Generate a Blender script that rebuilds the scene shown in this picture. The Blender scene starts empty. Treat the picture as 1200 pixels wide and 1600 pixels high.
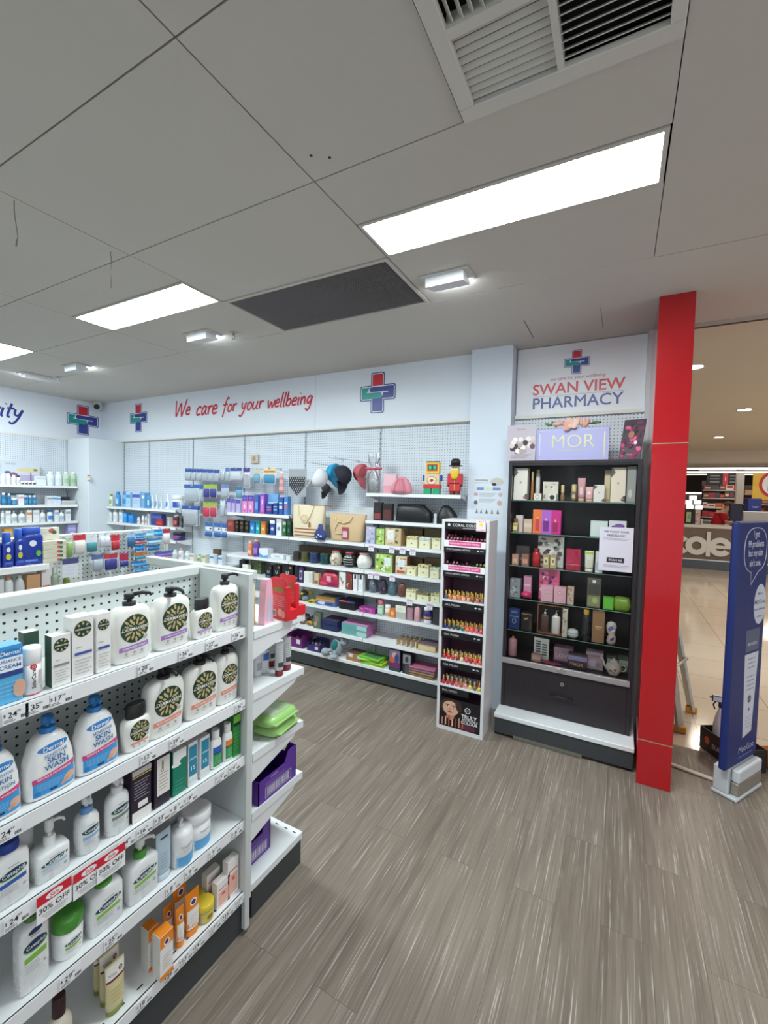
import bpy, bmesh, math, random
from mathutils import Vector, Matrix
PI = math.pi
sc = bpy.context.scene
COL = sc.collection
random.seed(7)

# ------------------------------------------------------------------ camera
CAM_H = 1.78
F_PX = 680.58
YAW, PITCH, ROLL = 0.496314, -0.042359, 0.0236117
_cy, _sy = math.cos(YAW), math.sin(YAW)
_f = Vector((-_sy*math.cos(PITCH), _cy*math.cos(PITCH), math.sin(PITCH)))
_r0 = Vector((_cy, _sy, 0)); _u0 = _r0.cross(_f)
CR = math.cos(ROLL)*_r0 + math.sin(ROLL)*_u0
CU = -math.sin(ROLL)*_r0 + math.cos(ROLL)*_u0
cam_d = bpy.data.cameras.new('camera'); cam = bpy.data.objects.new('camera', cam_d); COL.objects.link(cam)
cam_d.sensor_fit = 'VERTICAL'; cam_d.sensor_height = 36.0; cam_d.lens = F_PX*36/1600
cam_d.clip_start = 0.02; cam_d.clip_end = 100
m4 = Matrix((( CR.x, CU.x, -_f.x, 0), (CR.y, CU.y, -_f.y, 0), (CR.z, CU.z, -_f.z, CAM_H), (0, 0, 0, 1)))
cam.matrix_world = m4
sc.camera = cam

# ------------------------------------------------------------------ world, exposure
w = bpy.data.worlds.new('world'); sc.world = w; w.use_nodes = True
w.node_tree.nodes['Background'].inputs[0].default_value = (0.80, 0.86, 0.95, 1)
w.node_tree.nodes['Background'].inputs[1].default_value = 1.1
sc.view_settings.view_transform = 'Standard'
sc.view_settings.look = 'None'
sc.view_settings.gamma = 1.0
sc.view_settings.use_curve_mapping = False
sc.view_settings.exposure = 0.55
PANEL_POWER = 44       # emission of the LED ceiling panels in view
REAR_POWER = 11         # the panels behind the camera
MALL_POWER = 7        # watts of each mall downlight

# ------------------------------------------------------------------ helpers: photo measurements to places
def ray(px, py): return CR*((px-600)/F_PX) - CU*((py-800)/F_PX) + _f
def at_y(px, py, y):
    d = ray(px, py); t = y/d.y; return Vector((d.x*t, y, d.z*t+CAM_H))
def at_x(px, py, x):
    d = ray(px, py); t = x/d.x; return Vector((x, d.y*t, d.z*t+CAM_H))
def at_z(px, py, z):
    d = ray(px, py); t = (z-CAM_H)/d.z; return Vector((d.x*t, d.y*t, z))
def proj(x, y, z):
    p = Vector((x, y, z-CAM_H)); k = p.dot(_f)
    return 600+F_PX*p.dot(CR)/k, 800-F_PX*p.dot(CU)/k

# ------------------------------------------------------------------ materials
_mats = {}
def lin(h):
    if isinstance(h, tuple): return h
    h = h.lstrip('#'); o = []
    for i in (0, 2, 4):
        c = int(h[i:i+2], 16)/255
        o.append(c/12.92 if c <= .04045 else ((c+.055)/1.055)**2.4)
    return tuple(o)
def mat(c, rough=.5, metal=0.0, emit=0.0, coat=0.0):
    k = (c, rough, metal, emit, coat)
    if k in _mats: return _mats[k]
    m = bpy.data.materials.new('paint_%s' % len(_mats)); m.use_nodes = True
    nt = m.node_tree; b = nt.nodes['Principled BSDF']; r, g, bl = lin(c)
    b.inputs['Base Color'].default_value = (r, g, bl, 1)
    b.inputs['Metallic'].default_value = metal
    if coat: b.inputs['Coat Weight'].default_value = coat; b.inputs['Coat Roughness'].default_value = .05
    if emit:
        b.inputs['Emission Color'].default_value = (r, g, bl, 1); b.inputs['Emission Strength'].default_value = emit
    n = nt.nodes.new('ShaderNodeTexNoise'); n.inputs['Scale'].default_value = 35
    mr = nt.nodes.new('ShaderNodeMapRange'); mr.inputs['To Min'].default_value = max(0, rough-.05); mr.inputs['To Max'].default_value = min(1, rough+.05)
    tc = nt.nodes.new('ShaderNodeTexCoord'); nt.links.new(tc.outputs['Object'], n.inputs['Vector'])
    nt.links.new(n.outputs['Fac'], mr.inputs['Value']); nt.links.new(mr.outputs['Result'], b.inputs['Roughness'])
    _mats[k] = m; return m
def glass(c='FFFFFF', amount=.12, rough=.02, body=0.0, key='g'):
    k = ('glass', c, amount, rough, body)
    if k in _mats: return _mats[k]
    m = bpy.data.materials.new('clear_%s' % len(_mats)); m.use_nodes = True; nt = m.node_tree; nt.nodes.clear()
    out = nt.nodes.new('ShaderNodeOutputMaterial'); tr = nt.nodes.new('ShaderNodeBsdfTransparent'); gl = nt.nodes.new('ShaderNodeBsdfGlossy')
    lw = nt.nodes.new('ShaderNodeFresnel'); lw.inputs['IOR'].default_value = 1.0+amount*4
    r, g, b = lin(c); tr.inputs[0].default_value = (r, g, b, 1); gl.inputs['Roughness'].default_value = rough
    mx = nt.nodes.new('ShaderNodeMixShader'); nt.links.new(lw.outputs[0], mx.inputs[0])
    nt.links.new(gl.outputs[0], mx.inputs[2])
    if body:
        di = nt.nodes.new('ShaderNodeBsdfDiffuse'); di.inputs[0].default_value = (r, g, b, 1)
        m2 = nt.nodes.new('ShaderNodeMixShader'); m2.inputs[0].default_value = body
        nt.links.new(tr.outputs[0], m2.inputs[1]); nt.links.new(di.outputs[0], m2.inputs[2]); nt.links.new(m2.outputs[0], mx.inputs[1])
    else: nt.links.new(tr.outputs[0], mx.inputs[1])
    nt.links.new(mx.outputs[0], out.inputs[0]); _mats[k] = m; return m
def M(c): return c if isinstance(c, bpy.types.Material) else mat(c)
def node_mat(name, rough=.5):
    m = bpy.data.materials.new(name); m.use_nodes = True; nt = m.node_tree
    b = nt.nodes['Principled BSDF']; b.inputs['Roughness'].default_value = rough
    return m, nt, b
def mth(nt, op, a, b=None, c=None):
    n = nt.nodes.new('ShaderNodeMath'); n.operation = op
    for i, v in enumerate((a, b, c)):
        if v is None: continue
        if isinstance(v, (int, float)): n.inputs[i].default_value = v
        else: nt.links.new(v, n.inputs[i])
    return n.outputs[0]
def mixc(nt, fac, a, b):
    n = nt.nodes.new('ShaderNodeMix'); n.data_type = 'RGBA'
    for s, v in ((n.inputs[0], fac), (n.inputs[6], a), (n.inputs[7], b)):
        if isinstance(v, (int, float)): s.default_value = v
        elif isinstance(v, tuple): s.default_value = v+(1,)
        else: nt.links.new(v, s)
    return n.outputs[2]
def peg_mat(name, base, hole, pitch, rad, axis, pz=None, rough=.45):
    """perforated steel: holes are dark dots on a grid, their inner shade put into the colour, axis = horizontal direction of the sheet"""
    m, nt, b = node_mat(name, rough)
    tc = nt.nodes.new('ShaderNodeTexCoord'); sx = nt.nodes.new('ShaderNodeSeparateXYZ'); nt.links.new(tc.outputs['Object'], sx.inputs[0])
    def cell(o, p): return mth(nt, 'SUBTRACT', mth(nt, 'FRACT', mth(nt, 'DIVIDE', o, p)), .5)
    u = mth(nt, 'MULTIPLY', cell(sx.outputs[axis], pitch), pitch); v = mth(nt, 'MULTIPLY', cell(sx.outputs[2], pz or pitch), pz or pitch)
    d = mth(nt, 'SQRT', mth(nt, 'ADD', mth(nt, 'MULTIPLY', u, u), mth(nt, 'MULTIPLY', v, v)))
    nt.links.new(mixc(nt, mth(nt, 'LESS_THAN', d, rad), lin(base), lin(hole)), b.inputs['Base Color'])  # flat sheet: the dark inside of each hole is only colour
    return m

# ------------------------------------------------------------------ helpers: mesh building
_txt = {}
def text2d(s, bold=0.0, shear=0.0):
    k = (s, bold, shear)
    if k in _txt: return _txt[k]
    c = bpy.data.curves.new('lettering', 'FONT'); c.body = s; c.size = 1; c.offset = bold; c.shear = shear; c.resolution_u = 3
    o = bpy.data.objects.new('lettering', c)
    me = bpy.data.meshes.new_from_object(o)
    V = [(v.co.x, v.co.y) for v in me.vertices]; Fc = [tuple(p.vertices) for p in me.polygons]
    bpy.data.objects.remove(o); bpy.data.curves.remove(c); bpy.data.meshes.remove(me)
    if V:
        x0 = min(v[0] for v in V); x1 = max(v[0] for v in V); cx = (x0+x1)/2
        V = [(x-cx, y) for x, y in V]
        y0 = min(v[1] for v in V); y1 = max(v[1] for v in V)
        V = [(x, y-(y0+y1)/2) for x, y in V]; wd, ht = x1-x0, y1-y0
    else: wd = ht = 1
    _txt[k] = (V, Fc, wd, ht); return _txt[k]

class MB:
    def __init__(s): s.bm = bmesh.new(); s.mats = []; s.k = 0
    def mi(s, m):
        m = M(m)
        if m not in s.mats: s.mats.append(m)
        return s.mats.index(m)
    def box(s, x0, x1, y0, y1, z0, z1, m, bev=0.0, seg=1, faces=None):
        bm = s.bm; i = s.mi(m)
        v = [bm.verts.new(p) for p in ((x0,y0,z0),(x1,y0,z0),(x1,y1,z0),(x0,y1,z0),(x0,y0,z1),(x1,y0,z1),(x1,y1,z1),(x0,y1,z1))]
        fs = [bm.faces.new([v[q] for q in t]) for t in ((3,2,1,0),(4,5,6,7),(0,1,5,4),(1,2,6,5),(2,3,7,6),(3,0,4,7))]   # bottom top front right back left
        for f in fs: f.material_index = i
        if faces:
            for q, c in faces.items(): fs[q].material_index = s.mi(c)
        if bev > 0:
            es = list({e for f in fs for e in f.edges})
            bmesh.ops.bevel(bm, geom=es, offset=bev, segments=seg, affect='EDGES', profile=.5, clamp_overlap=True)
        return s
    def cbox(s, cx, cy, z0, wx, wy, hz, m, bev=0.0, **k): return s.box(cx-wx/2, cx+wx/2, cy-wy/2, cy+wy/2, z0, z0+hz, m, bev, **k)
    def poly(s, pts, m, smooth=False):
        f = s.bm.faces.new([s.bm.verts.new(p) for p in pts]); f.material_index = s.mi(m); f.smooth = smooth; return s
    def prism(s, pts, axis, a, b, m):
        """outline pts (2D) extruded along axis from a to b"""
        def P(p, t): return {0: (t, p[0], p[1]), 1: (p[0], t, p[1]), 2: (p[0], p[1], t)}[axis]
        A = [s.bm.verts.new(P(p, a)) for p in pts]; B = [s.bm.verts.new(P(p, b)) for p in pts]; i = s.mi(m); n = len(pts)
        fs = [s.bm.faces.new(A[::-1]), s.bm.faces.new(B)] + [s.bm.faces.new((A[q], A[(q+1) % n], B[(q+1) % n], B[q])) for q in range(n)]
        for f in fs: f.material_index = i
        bmesh.ops.recalc_face_normals(s.bm, faces=fs); return s
    def loft(s, secs, m, seg=24, cx=0, cy=0, cap0=True, cap1=True, smooth=True):
        """stack of superellipse rings (z, half width, half depth, exponent[, dx, dy])"""
        bm = s.bm; i = s.mi(m); rings = []
        for q in secs:
            z, hw, hd, n = q[:4]; dx, dy = (q[4], q[5]) if len(q) > 4 else (0, 0); r = []
            for k in range(seg):
                t = 2*PI*k/seg; c, sn = math.cos(t), math.sin(t)
                r.append(bm.verts.new((cx+dx+hw*math.copysign(abs(c)**(2/n), c), cy+dy+hd*math.copysign(abs(sn)**(2/n), sn), z)))
            rings.append(r)
        for a, b in zip(rings, rings[1:]):
            for k in range(seg):
                f = bm.faces.new((a[k], a[(k+1) % seg], b[(k+1) % seg], b[k])); f.material_index = i; f.smooth = smooth
        if cap0: f = bm.faces.new(rings[0][::-1]); f.material_index = i
        if cap1: f = bm.faces.new(rings[-1]); f.material_index = i
        return s
    def lathe(s, prof, m, seg=24, cx=0, cy=0, **k): return s.loft([(z, r, r, 2) for r, z in prof], m, seg, cx, cy, **k)
    def tube(s, pts, r, m, seg=8, caps=True):
        bm = s.bm; i = s.mi(m); pts = [Vector(p) for p in pts]; rings = []; prev = None
        rr = r if isinstance(r, (list, tuple)) else [r]*len(pts)
        for q, p in enumerate(pts):
            t = (pts[min(q+1, len(pts)-1)]-pts[max(q-1, 0)]).normalized()
            if prev is None:
                a = Vector((0, 0, 1)) if abs(t.z) < .9 else Vector((1, 0, 0)); n = t.cross(a).normalized()
            else: n = (prev - t*prev.dot(t)).normalized()
            prev = n; b = t.cross(n)
            rings.append([bm.verts.new(p+(n*math.cos(2*PI*k/seg)+b*math.sin(2*PI*k/seg))*rr[q]) for k in range(seg)])
        for a, b in zip(rings, rings[1:]):
            for k in range(seg):
                f = bm.faces.new((a[k], a[(k+1) % seg], b[(k+1) % seg], b[k])); f.material_index = i; f.smooth = True
        if caps:
            f = bm.faces.new(rings[0][::-1]); f.material_index = i; f = bm.faces.new(rings[-1]); f.material_index = i
        return s
    def ball(s, c, rx, ry, rz, m, seg=16, rings=10):
        bm = s.bm; i = s.mi(m); R = []
        for a in range(1, rings):
            ph = -PI/2+PI*a/rings
            R.append([bm.verts.new((c[0]+rx*math.cos(ph)*math.cos(2*PI*k/seg), c[1]+ry*math.cos(ph)*math.sin(2*PI*k/seg), c[2]+rz*math.sin(ph))) for k in range(seg)])
        lo = bm.verts.new((c[0], c[1], c[2]-rz)); hi = bm.verts.new((c[0], c[1], c[2]+rz)); fs = []
        for a, b in zip(R, R[1:]):
            for k in range(seg): fs.append(bm.faces.new((a[k], a[(k+1) % seg], b[(k+1) % seg], b[k])))
        for k in range(seg):
            fs.append(bm.faces.new((lo, R[0][(k+1) % seg], R[0][k]))); fs.append(bm.faces.new((hi, R[-1][k], R[-1][(k+1) % seg])))
        for f in fs: f.material_index = i; f.smooth = True
        return s
    def flat(s, V, Fc, surf, m, eps):
        """2D faces (x, z) laid on the front surface y = surf(x, z)"""
        i = s.mi(m); vs = [s.bm.verts.new((x, surf(x, z)-eps, z)) for x, z in V]
        for f in Fc:
            if len(set(f)) < 3: continue
            try: q = s.bm.faces.new([vs[k] for k in f]); q.material_index = i
            except ValueError: pass
        return s
    def rect(s, x0, x1, z0, z1, surf, m, eps=.0004, nx=1, nz=1, slant=0):
        V = [(x0+(x1-x0)*a/nx, z0+(z1-z0)*b/nz+slant*(a/nx-.5)) for b in range(nz+1) for a in range(nx+1)]
        Fc = [(b*(nx+1)+a, b*(nx+1)+a+1, (b+1)*(nx+1)+a+1, (b+1)*(nx+1)+a) for b in range(nz) for a in range(nx)]
        return s.flat(V, Fc, surf, m, eps)
    def disc(s, cx, cz, rx, rz, surf, m, eps=.0004, seg=20, rings=2, rot=0):
        V = [(cx, cz)]; Fc = []; c0, s0 = math.cos(rot), math.sin(rot)
        for r in range(1, rings+1):
            for k in range(seg):
                a, b = rx*r/rings*math.cos(2*PI*k/seg), rz*r/rings*math.sin(2*PI*k/seg); V.append((cx+a*c0-b*s0, cz+a*s0+b*c0))
        for k in range(seg): Fc.append((0, 1+k, 1+(k+1) % seg))
        for r in range(rings-1):
            for k in range(seg): Fc.append((1+r*seg+k, 1+(r+1)*seg+k, 1+(r+1)*seg+(k+1) % seg, 1+r*seg+(k+1) % seg))
        return s.flat(V, Fc, surf, m, eps)
    def word(s, t, cx, cz, h, surf, m, eps=.0006, bold=0.0, shear=0.0, maxw=None, rot=0, fit=None, sx=1.0):
        V, Fc, wd, ht = text2d(t, bold, shear); k = h/.73
        if fit: k = fit/wd
        if maxw and wd*k*sx > maxw: k = maxw/(wd*sx)
        c0, s0 = math.cos(rot), math.sin(rot)
        return s.flat([(cx+(x*sx*c0-y*s0)*k, cz+(x*sx*s0+y*c0)*k) for x, y in V], Fc, surf, m, eps)
    def prints(s, spec, surf, w, h, eps=.0004):
        for q in spec:
            eps += .00015; k = q[0]
            if k == 'r': s.rect(q[1]*w, q[2]*w, q[3]*h, q[4]*h, surf, q[5], eps, 8 if w > .03 else 4, 2, slant=(q[6]*h if len(q) > 6 else 0))
            elif k == 'e': s.disc(q[1]*w, q[2]*h, q[3]*w, q[4]*h, surf, q[5], eps, rot=(q[6] if len(q) > 6 else 0))
            elif k == 't':
                o = q[6] if len(q) > 6 else {}; s.word(q[1], q[2]*w, q[3]*h, q[4]*h, surf, q[5], eps+.0002, maxw=o.get('mw', .88)*w, bold=o.get('bold', .012), shear=o.get('shear', 0), rot=o.get('rot', 0))
            elif k == 'p': s.flat([(x*w, z*h) for x, z in q[1]], [tuple(range(len(q[1])))], surf, q[2], eps)
            elif k == 'l':   # lines of small print
                for a in range(q[5]):
                    zz = q[4]+(q[3]-q[4])*(a+.5)/q[5]; ww = (q[2]-q[1])*(1-.25*((a*7) % 3)/2)
                    s.rect(q[1]*w, (q[1]+ww)*w, (zz-.006)*h, (zz+.006)*h, surf, q[6], eps, 3, 1)
        return s
    def xform(s, mtx, start=0):
        s.bm.verts.ensure_lookup_table(); bmesh.ops.transform(s.bm, matrix=mtx, verts=s.bm.verts[start:]); return s
    def n(s): return len(s.bm.verts)
    def mesh(s, name):
        me = bpy.data.meshes.new(name); s.bm.to_mesh(me); s.bm.free()
        for m in s.mats: me.materials.append(m)
        return me
    def build(s, name, parent=None, loc=(0, 0, 0), rz=0):
        o = bpy.data.objects.new(name, s.mesh(name)); COL.objects.link(o)
        if parent: o.parent = parent
        o.location = loc; o.rotation_euler = (0, 0, rz); return o

def tag(o, label, cat, group=None):
    o['label'] = label; o['category'] = cat
    if group: o['group'] = group
    return o
def thing(name, label, cat, loc=(0, 0, 0), rz=0, group=None):
    o = bpy.data.objects.new(name, None); o.empty_display_size = .05; COL.objects.link(o)
    o.location = loc; o.rotation_euler = (0, 0, rz); return tag(o, label, cat, group)
def solo(name, mb, label, cat, loc=(0, 0, 0), rz=0, group=None): return tag(mb.build(name, None, loc, rz), label, cat, group)
def struct(name, mb, loc=(0, 0, 0), rz=0):
    o = mb.build(name, None, loc, rz); o['kind'] = 'structure'; return o
def dup(root, loc, rz, label, group=None):
    r = root.copy(); COL.objects.link(r); r.location = loc; r.rotation_euler = (0, 0, rz); r['label'] = label
    if group: r['group'] = group
    for ch in list(root.children):
        c = ch.copy(); COL.objects.link(c); c.parent = r
        for g in ch.children:
            d = g.copy(); COL.objects.link(d); d.parent = c
    return r
def ordn(i): return ('first', 'second', 'third', 'fourth', 'fifth', 'sixth', 'seventh', 'eighth', 'ninth', 'tenth', 'eleventh', 'twelfth', 'thirteenth', 'fourteenth', 'fifteenth', 'sixteenth')[i]
FLATY = lambda y: (lambda x, z: y)

WHITE = mat('CBD0CE', .35); CEIL = mat('CBC6BE', .9); WALL = mat('E3E8EE', .6); BLACK = mat('1B1B1D', .5); DARK = mat('3A3D40', .45)
STEEL = mat('B9BCC0', .3, .9); CHROME = mat('D5D7DA', .15, 1.0); SHELF = mat('E4E6E7', .38)

# ================================================================== THE ROOM
CZ = 3.0                                   # ceiling height
YB = 3.75                                  # face of the perforated backs on the rear wall
XL = -6.87                                 # left wall
# ---- timber-look vinyl planks, running away from the camera
def wood_mat():
    m, nt, b = node_mat('vinyl_planks', .42)
    tc = nt.nodes.new('ShaderNodeTexCoord'); sx = nt.nodes.new('ShaderNodeSeparateXYZ'); nt.links.new(tc.outputs['Object'], sx.inputs[0])
    cb = nt.nodes.new('ShaderNodeCombineXYZ'); nt.links.new(sx.outputs[1], cb.inputs[0]); nt.links.new(sx.outputs[0], cb.inputs[1])
    br = nt.nodes.new('ShaderNodeTexBrick'); nt.links.new(cb.outputs[0], br.inputs['Vector'])
    br.inputs['Scale'].default_value = 1; br.inputs['Brick Width'].default_value = 1.22; br.inputs['Row Height'].default_value = .18
    br.inputs['Mortar Size'].default_value = .0009; br.offset = .37
    br.inputs['Color1'].default_value = (.0, .0, .0, 1); br.inputs['Color2'].default_value = (1, 1, 1, 1); br.inputs['Mortar'].default_value = (.5, .5, .5, 1)
    bw = nt.nodes.new('ShaderNodeRGBToBW'); nt.links.new(br.outputs['Color'], bw.inputs[0])
    def grain(sxs, sys, det, off):
        c = nt.nodes.new('ShaderNodeCombineXYZ')
        nt.links.new(mth(nt, 'ADD', mth(nt, 'MULTIPLY', sx.outputs[0], sxs), mth(nt, 'MULTIPLY', bw.outputs[0], 17.0+off)), c.inputs[0])
        nt.links.new(mth(nt, 'ADD', mth(nt, 'MULTIPLY', sx.outputs[1], sys), mth(nt, 'MULTIPLY', bw.outputs[0], 5.0+off)), c.inputs[1])
        n = nt.nodes.new('ShaderNodeTexNoise'); n.inputs['Scale'].default_value = 1; n.inputs['Detail'].default_value = det; n.inputs['Roughness'].default_value = .6
        n.inputs['Distortion'].default_value = .22
        nt.links.new(c.outputs[0], n.inputs['Vector']); return n.outputs['Fac']
    g1 = grain(135, 2.4, 4, 0); g2 = grain(24, 1.3, 3, 9)
    def ramp(v, a, bb):
        r = nt.nodes.new('ShaderNodeMapRange'); nt.links.new(v, r.inputs['Value']); r.inputs['From Min'].default_value = a; r.inputs['From Max'].default_value = bb; return r.outputs['Result']
    base = mixc(nt, ramp(g2, .3, .7), lin('6C6056'), lin('867A6E'))
    base = mixc(nt, mth(nt, 'MULTIPLY', bw.outputs[0], .35), base, lin('988C80'))
    base = mixc(nt, mth(nt, 'MULTIPLY', ramp(g1, .48, .34), .45), base, lin('5A4E47'))
    col = mixc(nt, mth(nt, 'MULTIPLY', ramp(g1, .585, .70), .68), base, lin('CCC6BD'))
    col = mixc(nt, mth(nt, 'MULTIPLY', br.outputs['Fac'], .7), col, lin('4A423C'))
    nt.links.new(col, b.inputs['Base Color'])
    rr = nt.nodes.new('ShaderNodeMapRange'); nt.links.new(g2, rr.inputs['Value']); rr.inputs['To Min'].default_value = .36; rr.inputs['To Max'].default_value = .5
    nt.links.new(rr.outputs['Result'], b.inputs['Roughness']); b.inputs['Specular IOR Level'].default_value = .35
    return m
def tile_mat():
    m, nt, b = node_mat('polished_tiles', .12)
    tc = nt.nodes.new('ShaderNodeTexCoord'); mp = nt.nodes.new('ShaderNodeMapping'); nt.links.new(tc.outputs['Object'], mp.inputs[0])
    br = nt.nodes.new('ShaderNodeTexBrick'); nt.links.new(mp.outputs[0], br.inputs['Vector']); br.offset = 0
    br.inputs['Scale'].default_value = 1; br.inputs['Brick Width'].default_value = .6; br.inputs['Row Height'].default_value = .6; br.inputs['Mortar Size'].default_value = .004
    br.inputs['Color1'].default_value = lin('DDD0BE')+(1,); br.inputs['Color2'].default_value = lin('D6C8B5')+(1,); br.inputs['Mortar'].default_value = lin('A4968A')+(1,)
    nt.links.new(br.outputs['Color'], b.inputs['Base Color']); return m
b = MB(); b.box(XL-.2, 4, -3.2, 3.76, -.08, 0, wood_mat()); struct('floor', b)
b = MB(); b.box(-1, 16, 3.76, 32, -.08, -.002, tile_mat()); struct('floor_mall', b)
b = MB(); b.box(XL-.2, XL, -3.2, 3.95, 0, CZ, WALL); struct('wall_left', b)
b = MB(); b.box(XL, .157, 3.78, 3.95, 0, CZ, WALL); struct('wall_back', b)
b = MB(); b.box(XL, 4, -3.3, -3.2, 0, CZ, WALL); struct('wall_front', b)
b = MB(); b.box(-1.146, -.806, 3.604, 3.78, 0, CZ, mat('DCE4F0', .5)); struct('wall_pillar', b)
b = MB(); b.box(XL, -6.29, 3.26, 3.76, 0, 2.435, mat('DDE4EA', .5), .004); struct('wall_corner', b)
# fascia boards over the shelving
sx_ = at_y(493, 610, 3.70).x
b = MB(); FAS = mat('E6ECF5', .45)
b.box(XL, sx_-.001, 3.70, 3.77, 2.44, CZ, FAS); b.box(sx_+.001, -1.146, 3.702, 3.77, 2.44, CZ, FAS)
b.box(XL, -1.146, 3.685, 3.75, 2.425, 2.445, mat('E9E6DC', .5)); struct('trim_1', b)
b = MB(); b.box(XL, -6.83, -3.1, 3.70, 2.44, CZ, FAS); b.box(XL, -6.815, -3.1, 3.70, 2.425, 2.445, mat('E9E6DC', .5)); struct('trim_2', b)
# ceiling: tiles with shadow gaps, plasterboard margins, dark void above
XS = [.10, -1.11, -2.32, -3.53, -4.74, -5.95]
b = MB(); g = .0028
YR = [2.61, 2.02, 1.41, .80, .19, -.42, -1.03, -1.64, -2.25, -3.2]
LIGHTS = []
for ci in range(5):
    x1, x0 = XS[ci], XS[ci+1]
    for ri in range(9):
        y1, y0 = YR[ri], YR[ri+1]
        lit = (ri in (1, 5) and ci % 2 == 0) or (ri == 8 and ci % 2 == 0)
        if ci == 0 and ri == 2:      # air diffuser fills the right half of this bay
            b.box(x0+g, -.5-g, y0+g, y1-g, CZ, CZ+.015, CEIL); continue
        if ci == 1 and ri == 0: continue            # return air grille
        if lit:
            ym = y1-.30; b.box(x0+g, x1-g, y0+g, ym-g, CZ, CZ+.015, CEIL); LIGHTS.append((x0, x1, ym, y1))
            if y1-y0 > .7: continue
            continue
        b.box(x0+g, x1-g, y0+g, y1-g, CZ, CZ+.015, CEIL)
b.box(XL, 4, 2.61+.003, 3.78, CZ, CZ+.015, CEIL); b.box(.10+.0005, 4, -3.2, 2.607, CZ, CZ+.015, CEIL); b.box(XL, -5.953, -3.2, 2.607, CZ, CZ+.015, CEIL)
b.box(XL-.2, 4, -3.3, 3.78, CZ+.12, CZ+.16, mat('1A1A1A', .9))
b.box(-.02-.62, -.015-.62, 3.14, 3.51, CZ-.0015, CZ, mat('6F6D6A', .8)); b.box(-.163, -.159, 3.14, 3.51, CZ-.0015, CZ, mat('8F8D8A', .8)); 
b.box(XS[0]-.62, .10, 2.602, 2.618, CZ-.004, CZ, CEIL)
for px, py in ((486, 243), (515, 246)):
    p = at_z(px, py, CZ); b.lathe([(.006, CZ-.0006), (.006, CZ)], mat('2A2A2A', .8), 10, p.x, p.y)
struct('ceiling', b)
b = MB(); b.box(-1.1, .34, 3.951, 13.2, CZ+.005, CZ+.08, mat('D9CDBB', .85)); b.box(.34, 16, 3.78, 13.2, CZ+.005, CZ+.08, mat('D9CDBB', .85)); struct('ceiling_mall', b)
b = MB(); b.box(.34, 5, 3.715, 3.775, CZ-.012, CZ, mat('3A342F', .6)); b.box(.34, 5, 3.70, 3.715, CZ-.02, CZ, mat('B9B2A8', .5)); struct('trim_3', b)

# ---- LED ceiling panels
def panel_mat(c, e):
    m, nt, bb = node_mat('led_diffuser', .4); bb.inputs['Base Color'].default_value = (.9, .95, 1, 1)
    bb.inputs['Emission Color'].default_value = c+(1,); bb.inputs['Emission Strength'].default_value = e; return m
PAN = panel_mat((.86, .98, 1.0), PANEL_POWER); PAN_REAR = panel_mat((.86, .98, 1.0), REAR_POWER)
def ceiling_light(x0, x1, y0, y1, label):
    t = thing('ceiling_light', label, 'light', ((x0+x1)/2, (y0+y1)/2, CZ), 0, 'panel lights in the shop ceiling')
    hx, hy = (x1-x0)/2-.006, (y1-y0)/2-.004
    f = MB(); q = .016
    for a in ((-hx, hx, -hy, -hy+q), (-hx, hx, hy-q, hy), (-hx, -hx+q, -hy+q, hy-q), (hx-q, hx, -hy+q, hy-q)): f.box(*a, -.004, .012, CEIL)
    f.build('frame', t)
    d = MB(); d.poly([(-hx+q, -hy+q, .003), (-hx+q, hy-q, .003), (hx-q, hy-q, .003), (hx-q, -hy+q, .003)], PAN if y1 > 1 else PAN_REAR); d.build('diffuser', t)
    d = MB(); d.box(-hx, hx, -hy, hy, .0125, .06, CEIL); d.build('housing', t)
LN = {(0, 1): 'lit panel light nearest the red column, beside the white air diffuser', (2, 1): 'lit panel light between two hanging wires and a wedge emergency light', (4, 1): 'lit panel light cut off by the left edge of the photo'}
for i, (x0, x1, y0, y1) in enumerate(LIGHTS):
    ci = XS.index(x1); ri = 1 if y1 > 1 else (5 if y1 > -1 else 8)
    ceiling_light(x0, x1, y0, y1, LN.get((ci, ri), 'lit panel light in the shop ceiling behind the camera'))

# ---- four-way air diffuser
t = thing('air_diffuser', 'large white four-way air conditioning diffuser with angled louvres in ceiling', 'vent', (-.20, 1.11, CZ))
f = MB(); VW = mat('D4D1CA', .5)
X0, X1, Y0, Y1 = -.297, .297, -.297, .297; I0, I1, J0, J1 = -.25, .262, -.235, .245
for a in ((X0, X1, Y0, J0), (X0, X1, J1, Y1), (X0, I0, J0, J1), (I1, X1, J0, J1)): f.box(*a, -.012, .01, VW, .003)
f.box(-.006, .012, J0, J1, -.010, .03, VW); f.box(I0, I1, -.003, .027, -.010, .03, VW)
f.build('frame', t)
def louvres(x0, x1, y0, y1, along, tilt, n, m, wd):
    f = MB()
    for i in range(n):
        c = (i+.5)/n
        k0 = f.n()
        if along == 0:
            yy = y0+(y1-y0)*c; f.box(x0, x1, -wd/2, wd/2, -.0012, .0012, m)
            f.xform(Matrix.Translation((0, yy, .008)) @ Matrix.Rotation(tilt, 4, 'X'), k0)
        else:
            xx = x0+(x1-x0)*c; f.box(-wd/2, wd/2, y0, y1, -.0012, .0012, m)
            f.xform(Matrix.Translation((xx, 0, .008)) @ Matrix.Rotation(tilt, 4, 'Y'), k0)
    f.build('louvres', t)
louvres(I0, -.006, .027, J1, 0, math.radians(-30), 9, VW, .0165)
louvres(.012, I1, .027, J1, 0, math.radians(52), 9, VW, .022)
louvres(I0, -.006, J0, -.003, 1, math.radians(52), 9, VW, .022)
louvres(.012, I1, J0, -.003, 1, math.radians(-38), 9, VW, .034)
f = MB(); f.box(X0+.02, X1-.02, Y0+.02, Y1-.02, .06, .065, mat('15181A', .9)); f.build('duct_plate', t)

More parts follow.
